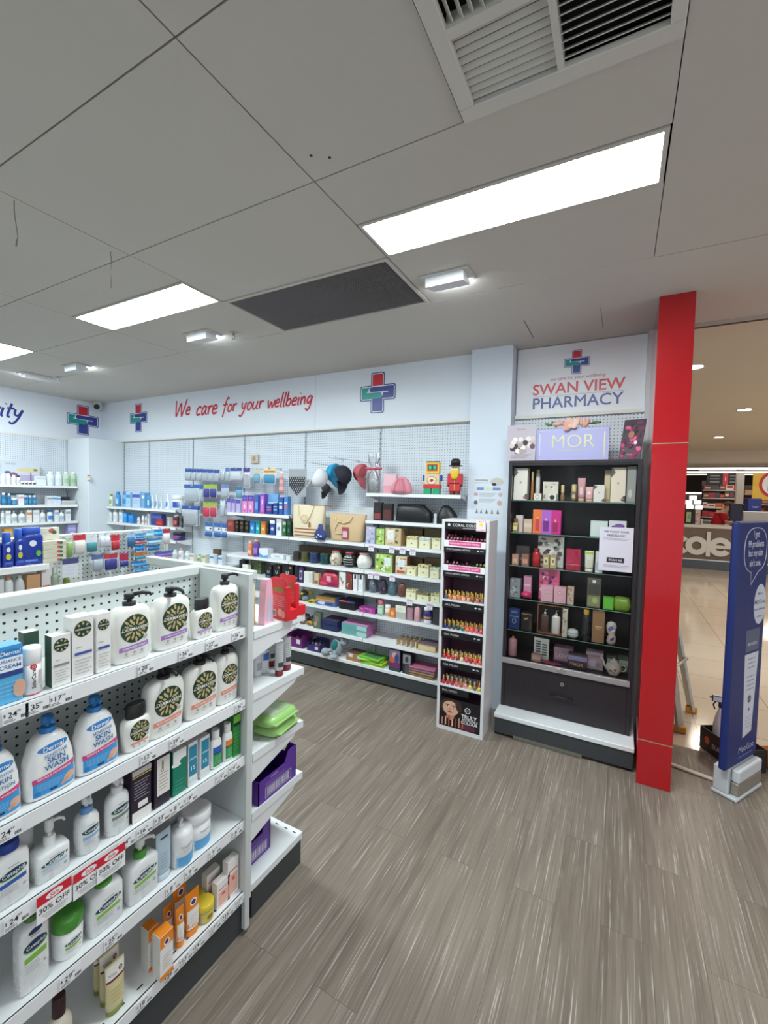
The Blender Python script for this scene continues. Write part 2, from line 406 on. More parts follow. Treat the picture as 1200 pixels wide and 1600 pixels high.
# ---- return air grille
t = thing('return_air_grille', 'dark grey return air grille set in the ceiling near the lettered fascia', 'vent', (-1.715, 2.315, CZ))
hx, hy = .602, .293; f = MB(); q = .022
for a in ((-hx, hx, -hy, -hy+q), (-hx, hx, hy-q, hy), (-hx, -hx+q, -hy+q, hy-q), (hx-q, hx, -hy+q, hy-q)): f.box(*a, -.006, .012, CEIL, .001)
f.build('frame', t)
f = MB(); gm = mat('8A8688', .5)
for i in range(92):
    xx = -hx+q+(2*hx-2*q)*(i+.5)/92; f.box(xx-.0012, xx+.0012, -hy+q, hy-q, 0, .011, gm)
for i in range(1, 6): yy = -hy+q+(2*hy-2*q)*i/6; f.box(-hx+q, hx-q, yy-.001, yy+.001, .004, .011, mat('6A6668', .6))
f.build('core', t)
f = MB(); f.box(-hx+q, hx-q, -hy+q, hy-q, .02, .022, mat('5A5658', .8)); f.build('filter', t)

# ---- wedge emergency lights, sprinklers, hooks
EMI = panel_mat((.85, .93, 1.0), 42)
def wedge_light(x, y, rz, label):
    t = thing('emergency_light', label, 'light', (x, y, CZ), rz, 'wedge emergency lights')
    f = MB(); f.box(-.14, .14, -.075, .075, -.012, 0, mat('C9C8C6', .5), .003); f.build('base_plate', t)
    f = MB(); f.prism([(-.06, -.012), (.035, -.012), (.06, -.04), (-.055, -.062)], 0, -.11, .11, mat('DCDDDF', .4)); f.build('housing', t)
    f = MB(); f.poly([(-.1, .0362, -.014), (.1, .0362, -.014), (.1, .0592, -.038), (-.1, .0592, -.038)], EMI); f.build('lens', t)
wedge_light(-.90, 2.345, 0, 'wedge emergency light right of the dark return air grille')
wedge_light(-2.95, 2.37, 0, 'wedge emergency light left of the dark grille beside a sprinkler')
wedge_light(-4.90, 2.43, 0, 'wedge emergency light near the ceiling corner, right of the sprinkler')
wedge_light(-5.75, 2.43, PI/2, 'wedge emergency light furthest left, turned side on by ceiling edge')
def sprinkler(x, y, label):
    t = thing('sprinkler', label, 'sprinkler', (x, y, CZ), 0, 'ceiling sprinklers')
    f = MB(); f.lathe([(.032, -.006), (.032, 0)], mat('B8B6B2', .4)); f.build('escutcheon', t)
    f = MB(); f.lathe([(.009, -.05), (.009, -.005)], CHROME, 10); f.tube([(-.012, 0, -.03), (-.014, 0, -.045), (0, 0, -.058)], .003, CHROME); f.tube([(.012, 0, -.03), (.014, 0, -.045), (0, 0, -.058)], .003, CHROME)
    f.lathe([(.017, -.062), (.017, -.058)], CHROME, 12); f.build('head', t)
sprinkler(-2.69, 2.45, 'sprinkler head left of the dark return air grille'); sprinkler(-5.57, 2.58, 'sprinkler head near the far left ceiling corner')
p = at_z(22, 312, CZ)
f = MB(); f.lathe([(.02, -.006), (.02, 0)], WHITE, 12, p.x, p.y)
f.tube([(p.x, p.y, 2.995), (p.x, p.y, 2.955), (p.x+.005, p.y, 2.93), (p.x+.03, p.y, 2.84), (p.x+.022, p.y, 2.80), (p.x+.012, p.y, 2.80), (p.x+.018, p.y, 2.83)], .0018, mat('8A8A88', .4, .6)); solo('ceiling_hook', f, 'bent wire hook hanging from ceiling at far left', 'hook', (0, 0, 0), 0, 'wire hooks hanging from the ceiling')
p = at_z(173, 392, CZ)
f = MB(); f.lathe([(.016, -.006), (.016, 0)], WHITE, 12, p.x, p.y)
f.tube([(p.x, p.y, 2.995), (p.x-.004, p.y, 2.98), (p.x+.006, p.y, 2.96), (p.x+.002, p.y, 2.81)], .0018, mat('8A8A88', .4, .6)); solo('ceiling_hook', f, 'straight wire hook hanging from ceiling before middle panel light', 'hook', (0, 0, 0), 0, 'wire hooks hanging from the ceiling')
t = thing('security_camera', 'white ball security camera high in the far left corner', 'camera', (-6.70, 3.60, 2.95))
f = MB(); f.lathe([(.06, .02), (.06, .05)], WHITE); f.lathe([(.03, -.02), (.06, .02)], WHITE); f.build('base', t)
f = MB(); f.ball((0, 0, -.01), .058, .058, .055, WHITE); f.build('ball_housing', t)
f = MB(); d = Vector((.72, -.6, -.25)).normalized(); f.tube([d*.03+Vector((0, 0, -.01)), d*.062+Vector((0, 0, -.01))], .036, BLACK, 16); f.build('lens', t)

# ---- cross emblem, signs and lettering
NAVY, RED, TEAL = mat('2F3A8F', .35), mat('D32338', .35), mat('12958E', .35)
def rrect(x0, x1, z0, z1, r, n=5, corners=(1, 1, 1, 1)):
    P = []
    for k, (cx, cz, a0) in enumerate(((x1-r, z0+r, -PI/2), (x1-r, z1-r, 0), (x0+r, z1-r, PI/2), (x0+r, z0+r, PI))):
        if corners[k]: P += [(cx+r*math.cos(a0+PI/2*i/n), cz+r*math.sin(a0+PI/2*i/n)) for i in range(n+1)]
        else: P.append(((x1, x1, x0, x0)[k], (z0, z1, z1, z0)[k]))
    return P
def emblem(s, label, loc, rz=0):
    f = MB()
    def P(pts, m, e): f.flat([(x*s, z*s) for x, z in pts], [tuple(range(len(pts)))], FLATY(-.002), m, e)
    for e, g, m in ((0, 0, NAVY), (.0004, .022, WALL)):
        P(rrect(-.19+g, .19-g, -.5+g, .5-g, .05), m, e); P(rrect(-.5+g, .5-g, -.19+g, .19-g, .05), m, e+.0001)
    a, c = .038, .15
    P(rrect(-.19+.045, .19-.045, .19-.02, .5-.045, .02), RED, .0008)
    P(rrect(-.19+.045, .19-.045, -.5+.045, .0, .02), NAVY, .0008)
    P(rrect(-.16, .5-.045, -.19+.045, .19-.045, .02), NAVY, .0009)
    P(rrect(-.5+.045, -.1, -.19+.045, .19-.045, .02), TEAL, .0010)
    P(rrect(-.30, .16, -.10, .045, .07, 5, (1, 1, 0, 0)), WALL, .0013); P(rrect(-.30, .13, -.145, .012, .075, 5, (1, 1, 0, 0)), TEAL, .0015)
    P(rrect(-.26, .3, -.005, .145, .074, 5, (0, 0, 1, 1)), WALL, .0014); P(rrect(-.225, .42, .025, .145, .058, 5, (0, 0, 1, 1)), NAVY, .0017)
    f.box(-.49*s, .49*s, -.0005, 0, -.15*s, .15*s, NAVY); f.box(-.15*s, .15*s, -.0005, 0, -.49*s, .49*s, NAVY)
    f.box(-.15*s, .15*s, -.0018, -.0006, -.15*s, .15*s, NAVY)
    return solo('cross_emblem', f, label, 'emblem', loc, rz, 'cross emblems on the signs')
emblem(.39, 'medical cross emblem left of the red slogan on the rear fascia', (-5.89, 3.70, 2.742))
emblem(.39, 'medical cross emblem right of the red slogan on the rear fascia', (-2.105, 3.70, 2.752))
emblem(.42, 'medical cross emblem beside the blue word on the left fascia', (-6.83, 3.47, 2.73), PI/2)
fl = FLATY(-.001)
ws = []
for wd, pa, pb, pyc in (('We', 272, 300, 643), ('care', 306, 343, 641), ('for', 347, 372, 637), ('your', 357+19, 394+20, 633.5), ('wellbeing', 402+15, 492, 628)):
    a, c = at_y(pa, pyc, 3.698), at_y(pb, pyc, 3.698); ws.append((wd, a.x, c.x, (a.z+c.z)/2, .2))
ox = -4.0
# handwritten letters drawn as pen strokes, x-height 1
GLY = {'W': (1.9, [(0, 2), (.3, .1), (.45, .1), (.8, 1.4), (.95, 1.4), (1.2, .1), (1.35, .1), (1.75, 2.1)]), 'e': (.78, [(.06, .52), (.55, .62), (.5, .95), (.22, .95), (.03, .5), (.2, .06), (.66, .16)]), 'c': (.72, [(.6, .82), (.36, 1), (.06, .6), (.16, .08), (.62, .14)]),
 'a': (.9, [(.6, .88), (.3, 1), (.05, .5), (.2, .02), (.5, .4), (.62, .95)], [(.62, .98), (.58, .3), (.8, 0)]), 'r': (.62, [(.05, 1), (.1, 0)], [(.09, .55), (.3, .92), (.58, .9)]), 'f': (.8, [(.8, 1.7), (.56, 1.9), (.38, 1.4), (.3, .2), (.2, -.7)], [(.0, .95), (.68, 1.0)]),
 'o': (.82, [(.36, 1), (.06, .6), (.16, .06), (.5, .06), (.66, .6), (.36, 1)]), 'y': (.85, [(.05, 1), (.14, .36), (.45, .32), (.62, .95)], [(.66, 1), (.46, -.2), (.16, -.75), (-.15, -.58)]), 'u': (.95, [(.05, 1), (.08, .2), (.34, .03), (.6, .5), (.66, 1)], [(.66, 1), (.62, .2), (.85, 0)]),
 'w': (1.1, [(.0, 1), (.18, .08), (.3, .08), (.5, .75), (.72, .08), (.82, .08), (1.02, 1)]), 'l': (.4, [(.14, 1.9), (.1, .2), (.3, 0)]), 'b': (.85, [(.1, 1.9), (.08, .08)], [(.08, .55), (.4, .95), (.66, .6), (.5, .06), (.1, .1)]), 'i': (.4, [(.1, 1), (.1, .15), (.26, 0)], [(.2, 1.42), (.23, 1.5)]),
 'n': (.85, [(.05, 1), (.08, 0)], [(.08, .55), (.36, 1), (.56, .7), (.6, 0)]), 'g': (.88, [(.6, .88), (.3, 1), (.05, .6), (.2, .1), (.5, .4), (.62, .95)], [(.64, 1), (.56, -.3), (.3, -.75), (0, -.5)]), 't': (.6, [(.24, 1.6), (.18, .2), (.4, 0)], [(0, 1), (.56, 1.04)])}
def script_word(f, wd, x0, x1, zc, m):
    W_t = sum(GLY[q][0] for q in wd); k = (x1-x0)/(W_t+.3); x = 0; n0 = f.n()
    for q in wd:
        for st in GLY[q][1:]:
            P = []; L = len(st)
            for i in range(L-1):
                p0, p1, p2, p3 = st[max(i-1, 0)], st[i], st[i+1], st[min(i+2, L-1)]
                for j in range(6 if L > 2 else 1):
                    u = j/6; c = [.5*(2*b_+(c_-a_)*u+(2*a_-5*b_+4*c_-d_)*u*u+(3*b_-a_-3*c_+d_)*u**3) for a_, b_, c_, d_ in zip(p0, p1, p2, p3)]; P.append(c)
            P.append(st[-1]); f.tube([(x0+k*(x+a_+.22*b_), -.0, zc+k*.82*(b_-.5)) for a_, b_ in P], k*.10, m, 8)
        x += GLY[q][0]
    f.bm.verts.ensure_lookup_table()
    for v in f.bm.verts[n0:]: v.co.y = v.co.y*.12-.002
t = thing('wall_lettering', 'red handwritten slogan We care for your wellbeing on the white fascia', 'lettering', (ox, 3.70, 2.7))
for wd, a, c, zc, h in ws:
    f = MB(); script_word(f, wd, a-ox, c-ox, zc-2.7, RED); f.build('word', t)
f = MB(); a, c = at_x(-14, 648, -6.83), at_x(41, 645, -6.83)
script_word(f, 'rity', -(c.y-a.y)/2, (c.y-a.y)/2, 0, NAVY)
solo('wall_lettering', f, 'blue handwritten word ending in rity on the left fascia', 'lettering', (-6.83, (a.y+c.y)/2, 2.69), PI/2)
# shop sign over the display cabinet
t = thing('shop_sign', 'white sign reading SWAN VIEW PHARMACY over the dark display cabinet', 'sign', (-.335, 3.75, 2.44))
f = MB(); f.box(-.462, .462, 0, .03, 0, .555, mat('EAEBEF', .4)); f.build('panel', t)
f = MB(); f.box(-.468, .468, -.022, 0, -.018, .008, mat('E9E6DC', .5)); f.build('ledge', t)
f = MB(); f.word('SWAN VIEW', .0, .213, .085, fl, RED, .0006, .016, fit=.665); f.build('lettering', t)
f = MB(); f.word('PHARMACY', -.004, .101, .085, fl, NAVY, .0006, 0, fit=.650); f.word('PHARMACY', -.001, .101, .085, fl, NAVY, .0010, 0, fit=.650); f.word('PHARMACY', -.0025, .103, .085, fl, NAVY, .0014, 0, fit=.650); f.build('lettering', t)
f = MB(); f.rect(-.33, .33, .155, .158, fl, mat('8FA3B5'), .0006); f.build('rule', t)
f = MB(); f.word('we care for your wellbeing', .0, .285, .03, fl, mat('C06A6A'), .0006, 0, .25, fit=.40); f.build('lettering', t)
emblem(.185, 'small medical cross emblem on the white pharmacy name sign', (-.345, 3.749, 2.845))
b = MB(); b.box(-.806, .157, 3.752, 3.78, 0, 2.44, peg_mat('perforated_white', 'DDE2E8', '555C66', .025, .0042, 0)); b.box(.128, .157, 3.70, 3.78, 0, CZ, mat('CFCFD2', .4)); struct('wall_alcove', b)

# ---- glossy red portal column
t = thing('column', 'tall glossy red clad column at the shop entrance', 'column', (.248, 3.49, 0))
RG = mat('B4111B', .16, 0, 0, .6)
z0, z1 = at_y(1024, 1161, 3.12).z, at_y(1047, 692.5, 3.12).z
for a, c in ((0, z0-.003), (z0+.003, z1-.003), (z1+.003, CZ)):
    f = MB(); f.box(-.091, .091, -.37, .36, a, c, RG, .002); f.build('clad_panel', t)
for a in (z0, z1):
    f = MB(); f.box(-.0912, .0912, -.3705, .36, a-.003, a+.003, mat('C9A98E', .35, .5)); f.build('joint_strip', t)

# ================================================================== SHELVING
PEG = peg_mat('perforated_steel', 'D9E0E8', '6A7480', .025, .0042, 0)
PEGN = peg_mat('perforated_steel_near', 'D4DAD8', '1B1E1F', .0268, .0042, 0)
PLINTH = mat('3B3F42', .45); LIP = mat('EDEEEF', .3)
def shelf_part(t, W, z, d, lip=.032, x0=0, y0=0, pz=None, m=None):
    f = MB(); m = m or SHELF
    f.box(x0-W/2+.003, x0+W/2-.003, y0-d, y0-.004, z-.004, z, m)
    f.box(x0-W/2+.003, x0+W/2-.003, y0-d, y0-d+.012, z-lip, z-.004, LIP, .002)
    s = f.build('shelf', t)
    for sx in (-1, 1):
        g = MB(); xx = x0+sx*(W/2-.006)
        g.prism([(y0-.004, z-.004), (y0-d+.03, z-.004), (y0-d+.03, z-.022), (y0-.004, z-.085)], 0, xx-.0015, xx+.0015, m); g.build('bracket', s)
    return s
def bay(label, cat, loc, rz, W, H, shelves, depth, base=True, bz=.16, group='wall shelving bays', peg=None, posts=True):
    t = thing('shelving_bay', label, cat, loc, rz, group)
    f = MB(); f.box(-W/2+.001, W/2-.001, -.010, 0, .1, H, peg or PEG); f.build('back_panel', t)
    if posts:
        f = MB(); f.box(-W/2+.001, -W/2+.017, -.016, -.0101, .02, H, mat('A9B0B8', .4))
        for k in range(int((H-.2)/.05)): f.box(-W/2+.006, -W/2+.012, -.0165, -.016, .2+k*.05, .225+k*.05, mat('3E444B', .6))
        f.build('upright', t)
    for z in shelves:
        d = depth
        if isinstance(z, tuple): z, d = z
        shelf_part(t, W, z, d)
    if base:
        f = MB(); f.box(-W/2+.002, W/2-.002, -depth, -.012, bz-.03, bz, SHELF, .002); f.build('base_shelf', t)
        f = MB(); f.box(-W/2+.001, W/2-.001, -depth+.008, -.02, .018, bz-.031, PLINTH, .002); f.build('plinth', t)
        for sx in (-1, 1):
            f = MB(); f.lathe([(.014, 0), (.014, .008), (.007, .01), (.007, .02)], BLACK, 12, sx*(W/2-.03), -depth+.03); f.build('foot', t)
    return t
SZ = dict(R1=1.783, R2=1.53, R3=1.308, R4=1.055, R5=.845, R6=.65, R7=.405, R8=.16)
def bw_bay(x0, x1, sh, label): return bay(label, 'shelving', ((x0+x1)/2, YB, 0), 0, x1-x0, 2.43, sh, .26)
bw_bay(-2.09, -1.165, [1.783, 1.53, 1.308, 1.055, .845, .65, .405], 'rear wall shelving bay beside the pillar holding gift boxes, with seven shelves')
bw_bay(-3.01, -2.09, [1.308, 1.055, .845, .65, .405], 'rear wall shelving bay holding canvas tote bags with caps hung above')
bw_bay(-3.915, -3.01, [1.53, 1.308, 1.055, .845, .65, .405], 'rear wall shelving bay of lilac and blue cartons beneath hanging packs')
bw_bay(-4.815, -3.915, [.90, .60], 'rear wall shelving bay mostly covered in blue hanging packs')
bw_bay(-5.715, -4.815, [1.515, 1.30, 1.13], 'rear wall shelving bay with white teardrop bottles on its top shelf')
bw_bay(-6.285, -5.715, [1.515, 1.30, 1.05], 'narrow rear wall shelving bay in the corner beside the white box column')
bay('left wall shelving bay with pump bottles, next to the white corner box', 'shelving', (-6.83, 2.80, 0), PI/2, .90, 2.43, [1.783, 1.53, 1.308, 1.05], .30)
bay('left wall shelving bay cut off by left edge of the photo', 'shelving', (-6.83, 1.90, 0), PI/2, .90, 2.43, [1.783, 1.53, 1.308, 1.05], .30)

# ---- near gondola (front faces +X) ; local x = world y
GX = -1.56; GYC = .345; GW = 1.80                # y from -0.555 to 1.245
GZ = [1.25, .967, .74, .475, .18]; GD = .30
gon = thing('gondola', 'white double-sided gondola stocked with skin care in the left foreground', 'shelving', (GX, GYC, 0), PI/2)
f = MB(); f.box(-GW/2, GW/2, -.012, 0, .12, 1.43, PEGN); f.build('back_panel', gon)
f = MB(); f.box(-GW/2, GW/2, -.03, .03, 1.425, 1.46, WHITE, .003); f.build('top_rail', gon)
f = MB(); f.box(GW/2-.022, GW/2, -.309, -.03, .10, 1.455, WHITE, .002)
f.box(GW/2-.024, GW/2+.001, -.311, -.29, .02, 1.456, WHITE, .002); f.build('end_panel', gon)
for z in GZ[:4]:
    s = MB(); s.box(-GW/2, GW/2-.023, -GD, -.013, z-.004, z, SHELF)
    k = s.n(); s.box(-GW/2, GW/2-.023, -GD-.001, -GD+.006, z-.042, z, LIP, .0015)
    s = s.build('shelf', gon)
s = MB(); s.box(-GW/2, GW/2-.023, -GD, -.013, .176, .18, SHELF); s.box(-GW/2, GW/2-.023, -GD-.003, -GD+.006, .138, .18, LIP, .0015)
for k in range(30): s.box(-.86+k*.06, -.84+k*.06, -GD+.028, -GD+.033, .1795, .1803, mat('202224', .7))
base_sh = s.build('base_shelf', gon)
f = MB(); f.box(-GW/2, GW/2-.004, -GD+.012, -.02, .0, .138, PLINTH); f.build('plinth', gon)
# far side of the gondola
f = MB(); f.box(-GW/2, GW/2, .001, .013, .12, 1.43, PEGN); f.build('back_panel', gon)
for z in (1.0, .7, .4):
    s = MB(); s.box(-GW/2, GW/2, .013, .30, z-.03, z, SHELF); s.build('shelf', gon)
f = MB(); f.box(-GW/2, GW/2, .013, .30, 0, .14, PLINTH); f.build('plinth', gon)
# price tickets in the shelf lips: (shelf, world y, text)
TK = mat('F2F3F4', .35); INK = mat('1D1E22', .5)
def ticket(zi, px, txt, wd=.052):
    z = GZ[zi]; xf = GX+GD+.003
    py = proj(xf, at_x(px, 1000, xf).y, z-.02)[1]
    for _ in range(3): yy = at_x(px, py, xf).y; py = proj(xf, yy, z-.02)[1]
    f = MB(); f.box(-wd/2, wd/2, 0, .0012, -.017, .017, TK)
    fl = FLATY(0)
    f.word('$', -wd*.42, .004, .008, fl, INK); f.word(txt[0], -wd*.12, .003, .014, fl, INK, bold=.01); f.word(txt[1], wd*.12, .008, .006, fl, INK)
    r = random.Random(px)
    xx = wd*.20
    while xx < wd*.46:
        q = r.choice((.0006, .0012, .0018)); f.rect(xx, xx+q, -.012, -.004, fl, INK); xx += q+r.choice((.0007, .0012))
    f.rect(-wd*.45, wd*.0, -.013, -.011, fl, mat('8A8B8E', .6)); f.rect(-wd*.45, -wd*.1, -.009, -.007, fl, mat('8A8B8E', .6))
    o = f.build('price_ticket', gon, (yy-GYC, -GD-.0045, z-.021)); return o
for px, a, c in ((24, '24', '49'), (59, '35', '95'), (95, '17', '50'), (228, '28', '99'), (290, '36', '99'), (331, '22', '99'), (371, '36', '99')): ticket(0, px, (a, c))
for px, a, c in ((14, '24', '99'), (232, '12', '49'), (276, '39', '99'), (375, '36', '99')): ticket(1, px, (a, c))
for px, a, c in ((26, '24', '99'), (198, '24', '99'), (226, '16', '95'), (253, '23', '95'), (276, '8', '99'), (297, '19', '99'), (346, '15', '99'), (366, '14', '99')): ticket(2, px, (a, c))
for px, a, c in ((110, '29', '99'), (177, '25', '99'), (270, '8', '99'), (299, '9', '99'), (335, '9', '99'), (370, '8', '99')): ticket(3, px, (a, c))
for px, a, c in ((225, '18', '99'), (267, '26', '99'), (290, '13', '99'), (310, '14', '99'), (335, '17', '99'), (356, '16', '99'), (375, '17', '99')): ticket(4, px, (a, c))
# hanging sale tags
def sale_tag(px, pyt, label, off=0):
    xf = GX+GD+.006+off; p = at_x(px, pyt, xf)
    f = MB(); fl = FLATY(-.0006); f.box(-.04, .04, -.0005, .0005, -.072, 0, mat('F4F4F4', .4))
    f.rect(-.04, .04, -.026, 0, fl, RED, .0002); f.disc(0, -.014, .020, .009, fl, TK, .0004); f.word('Sale', 0, -.014, .010, fl, RED, .0006, .01, .25)
    f.word('30% OFF', 0, -.041, .015, fl, INK, .0004, .012, fit=.070)
    for k, a in enumerate((-.055, -.060, -.065)): f.rect(-.03+.004*k, .03-.004*k, a, a+.0015, fl, mat('9A9A9C'), .0004)
    solo('sale_tag', f, label, 'tag', p, PI/2, 'sale tags clipped to the gondola shelf')
sale_tag(85, 1386, 'red topped 30% OFF sale tag hanging above the green lidded tub')
sale_tag(139, 1352, 'middle 30% OFF sale tag, partly overlapped by its right neighbour')
sale_tag(174, 1329, 'right-hand 30% OFF sale tag overlapping the tag beside it', .003)

# ---- end cap (front faces +Y)
EX = -1.605; EW = .655; EY = 1.268
ec = thing('end_display', 'white end-of-aisle display shelving on the end of the near gondola', 'shelving', (EX, EY, 0), PI)
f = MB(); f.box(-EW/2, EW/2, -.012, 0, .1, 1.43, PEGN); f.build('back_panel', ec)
f = MB(); f.box(-EW/2-.01, EW/2+.01, -.02, .015, 1.425, 1.46, WHITE, .003); f.build('top_rail', ec)
for z in (1.21, .955, .70, .45):
    s = MB(); s.box(-EW/2, EW/2, -.335, -.013, z-.004, z, SHELF); s.box(-EW/2, EW/2, -.337, -.325, z-.036, z-.003, LIP, .002)
    for sx in (-1, 1): s.box(sx*EW/2-.0015, sx*EW/2+.0015, -.335, -.013, z-.03, z, SHELF)
    s = s.build('shelf', ec)
    for sx in (-1, 1):
        g = MB(); xx = sx*(EW/2-.004); g.prism([(-.013, z-.03), (-.29, z-.03), (-.27, z-.05), (-.013, z-.115)], 0, xx-.002, xx+.002, SHELF); g.build('bracket', s)
s = MB(); s.box(-EW/2, EW/2, -.345, -.013, .115, .15, SHELF, .003)
for k in range(12): s.box(-.31+k*.055, -.29+k*.055, -.322, -.317, .1495, .1505, mat('202224'))
s.build('base_shelf', ec)
f = MB(); f.box(-EW/2+.002, EW/2-.002, -.335, -.02, .0, .114, PLINTH); f.build('plinth', ec)

# ---- second gondola, one aisle further left
G2X = -3.05
g2 = thing('gondola', 'second white gondola beyond the near one, hung with plaster and bandage packs', 'shelving', (G2X, .80, 0), PI/2)
W2 = 2.66
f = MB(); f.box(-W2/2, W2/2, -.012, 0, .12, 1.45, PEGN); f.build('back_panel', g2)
f = MB(); f.box(-W2/2, W2/2, -.022, .022, 1.45, 1.478, WHITE, .003); f.build('top_rail', g2)
for z in (1.345, 1.08):
    s = MB(); s.box(-1.3, .44, -.26, -.013, z-.004, z, SHELF); s.box(-1.3, .44, -.262, -.25, z-.034, z, LIP, .002)
    if z > 1.2:
        for k in range(24): s.box(-1.0+k*.06, -.98+k*.06, -.236, -.231, z-.0005, z+.0005, mat('30343A'))
    s.build('shelf', g2)
f = MB(); f.box(-W2/2, W2/2, -.32, .32, 0, .14, PLINTH); f.build('plinth', g2)
f = MB(); f.box(W2/2-.02, W2/2, -.03, .30, .1, 1.478, WHITE); f.build('end_panel', g2)

# ================================================================== PRODUCTS
def surf_of(S):
    def fn(x, z):
        a = S[0]; b = S[-1]
        if z <= S[0][0]: a = b = S[0]; t = 0
        elif z >= S[-1][0]: a = b = S[-1]; t = 0
        else:
            for a, b in zip(S, S[1:]):
                if a[0] <= z <= b[0]: t = (z-a[0])/max(1e-9, b[0]-a[0]); break
        hw = a[1]+(b[1]-a[1])*t; hd = a[2]+(b[2]-a[2])*t; n = a[3]+(b[3]-a[3])*t
        u = min(.999, abs(x)/hw); return -hd*(1-u**n)**(1/n)
    return fn
SHAPES = {
 'round_shoulder': [(0, .84, .86, 3), (.015, .90, .92, 3.2), (.3, .96, .97, 3.4), (.6, 1, 1, 3.5), (.80, .985, 1, 3.5), (.90, .93, .97, 3.2), (.955, .80, .86, 2.9), (.985, .60, .66, 2.6), (1.0, .36, .5, 2.2)],
 'square': [(0, .93, .93, 5), (.012, 1, 1, 5), (.5, 1, 1, 5), (.86, 1, 1, 5), (.93, .92, .94, 4), (.975, .72, .8, 3), (1, .36, .52, 2.2)],
 'taper': [(0, .94, .9, 3.2), (.02, 1, 1, 3.4), (.25, 1, 1, 3.4), (.6, .9, .95, 3.3), (.85, .72, .84, 3), (.95, .54, .7, 2.6), (1, .30, .46, 2.1)],
 'cyl': [(0, .96, .96, 2), (.012, 1, 1, 2), (.5, 1, 1, 2), (.84, 1, 1, 2), (.91, .93, .93, 2), (.965, .72, .72, 2), (1, .38, .38, 2)],
 'oval': [(0, .9, .9, 2.3), (.012, 1, 1, 2.4), (.5, 1, 1, 2.4), (.80, .97, .98, 2.4), (.90, .84, .88, 2.3), (.965, .6, .7, 2.1), (1, .34, .46, 2)],
 'drop': [(0, .9, .9, 2.2), (.03, 1, 1, 2.2), (.3, 1, 1, 2.2), (.6, .74, .85, 2.1), (.85, .45, .62, 2), (1, .3, .45, 2)],
 'pear': [(0, .8, .8, 2), (.04, .9, .9, 2), (.35, 1, 1, 2), (.62, .9, .9, 2), (.85, .6, .6, 2), (1, .5, .5, 2)],
}
def secs(shape, w, h, d): return [(a*h, b*w/2, c*d/2, n) for a, b, c, n in SHAPES[shape]]
def pump_part(t, z, r, hh, m, dirn, reach, m2=None):
    """collar, stem, head and spout; dirn is a unit vector for the spout"""
    f = MB(); q = 16
    f.lathe([(r*.96, z-.001), (r, z+.002), (r, z+hh*.34), (r*.85, z+hh*.38)], m, q)
    f.lathe([(r*.36, z+hh*.36), (r*.36, z+hh*.6)], m2 or m, 10, cap0=False)
    f.lathe([(r*.58, z+hh*.52), (r*.74, z+hh*.60), (r*.78, z+hh*.92), (r*.66, z+hh)], m2 or m, q)
    p = f.build('pump', t)
    if reach:
        g = MB(); dx, dy = dirn; zz = z+hh*.86
        g.tube([(dx*r*.4, dy*r*.4, zz), (dx*reach*.6, dy*reach*.6, zz+.003), (dx*reach*.92, dy*reach*.92, zz-.001), (dx*reach, dy*reach, zz-.009)], [r*.36, r*.32, r*.26, r*.22], m2 or m, 10)
        g.build('nozzle', p)
    return p
def flip_part(t, z, rw, rd, hh, m, name='cap'):
    f = MB(); f.loft([(z, rw*.96, rd*.96, 2.2), (z+.002, rw, rd, 2.2), (z+hh*.62, rw*1.02, rd*1.02, 2.2), (z+hh*.66, rw*.99, rd*.99, 2.2), (z+hh*.96, rw*.97, rd*.97, 2.2), (z+hh, rw*.9, rd*.9, 2.2)], m, 20)
    return f.build(name, t)
def bottle(label, cat, w, h, d, col, shape, spec, loc, rz, cap=None, group=None, name='bottle', gloss=.28, seg=28, label_part=True):
    t = thing(name, label, cat, loc, rz, group); S = secs(shape, w, h, d); f = MB(); cm = col if isinstance(col, bpy.types.Material) else mat(col, gloss)
    f.loft(S, cm, seg); sf = surf_of(S)
    if spec and not label_part: f.prints(spec, sf, w, h)
    f.build('body', t)
    if spec and label_part: g = MB(); g.prints(spec, sf, w, h); g.build('printed_label', t)
    if cap:
        k = cap[0]
        if k == 'pump': pump_part(t, h-.002, cap[1], cap[2], M(cap[3]), cap[4], cap[5], M(cap[6]) if len(cap) > 6 else None)
        elif k == 'flip': flip_part(t, h-.003, cap[1], cap[2], cap[3], M(cap[4]))
        elif k == 'screw':
            g = MB(); g.lathe([(cap[1]*.97, h-.003), (cap[1], h), (cap[1], h+cap[2]*.94), (cap[1]*.9, h+cap[2])], M(cap[3]), 18); g.build('cap', t)
    return t
def carton(label, cat, w, h, d, col, spec, loc, rz, name='carton', group=None, top=None, side=None, rough=.4, sidespec=None):
    f = MB(); fc = {}
    if top: fc[1] = top
    if side: fc[3] = side; fc[5] = side
    f.box(-w/2, w/2, -d/2, d/2, 0, h, mat(col, rough) if isinstance(col, str) else col, .0008 if w > .02 else 0, faces=fc or None)
    f.prints(spec or [], FLATY(-d/2), w, h)
    return solo(name, f, label, cat, loc, rz, group)
def tube_pack(label, cat, w, h, d, col, spec, loc, rz, capcol, name='tube', group=None, caph=.14, gloss=.3, crimp=None):
    """squeeze tube standing on its cap, flattening to a crimped top"""
    t = thing(name, label, cat, loc, rz, group); c = h*caph
    f = MB(); f.loft([(0, w*.40, d*.40, 2), (.001, w*.42, d*.42, 2), (c, w*.42, d*.42, 2)], M(capcol), 20); f.build('cap', t)
    S = [(c, w*.43, d*.43, 2), (c+(h-c)*.1, w*.45, d*.48, 2), (c+(h-c)*.55, w*.47, d*.34, 2.2), (h*.95, w*.5, d*.06, 2.6), (h, w*.5, d*.045, 3)]
    f = MB(); f.loft(S, col if isinstance(col, bpy.types.Material) else mat(col, gloss), 24, smooth=True); f.prints(spec or [], surf_of(S), w, h, .0008); 
    f.build('body', t); return t
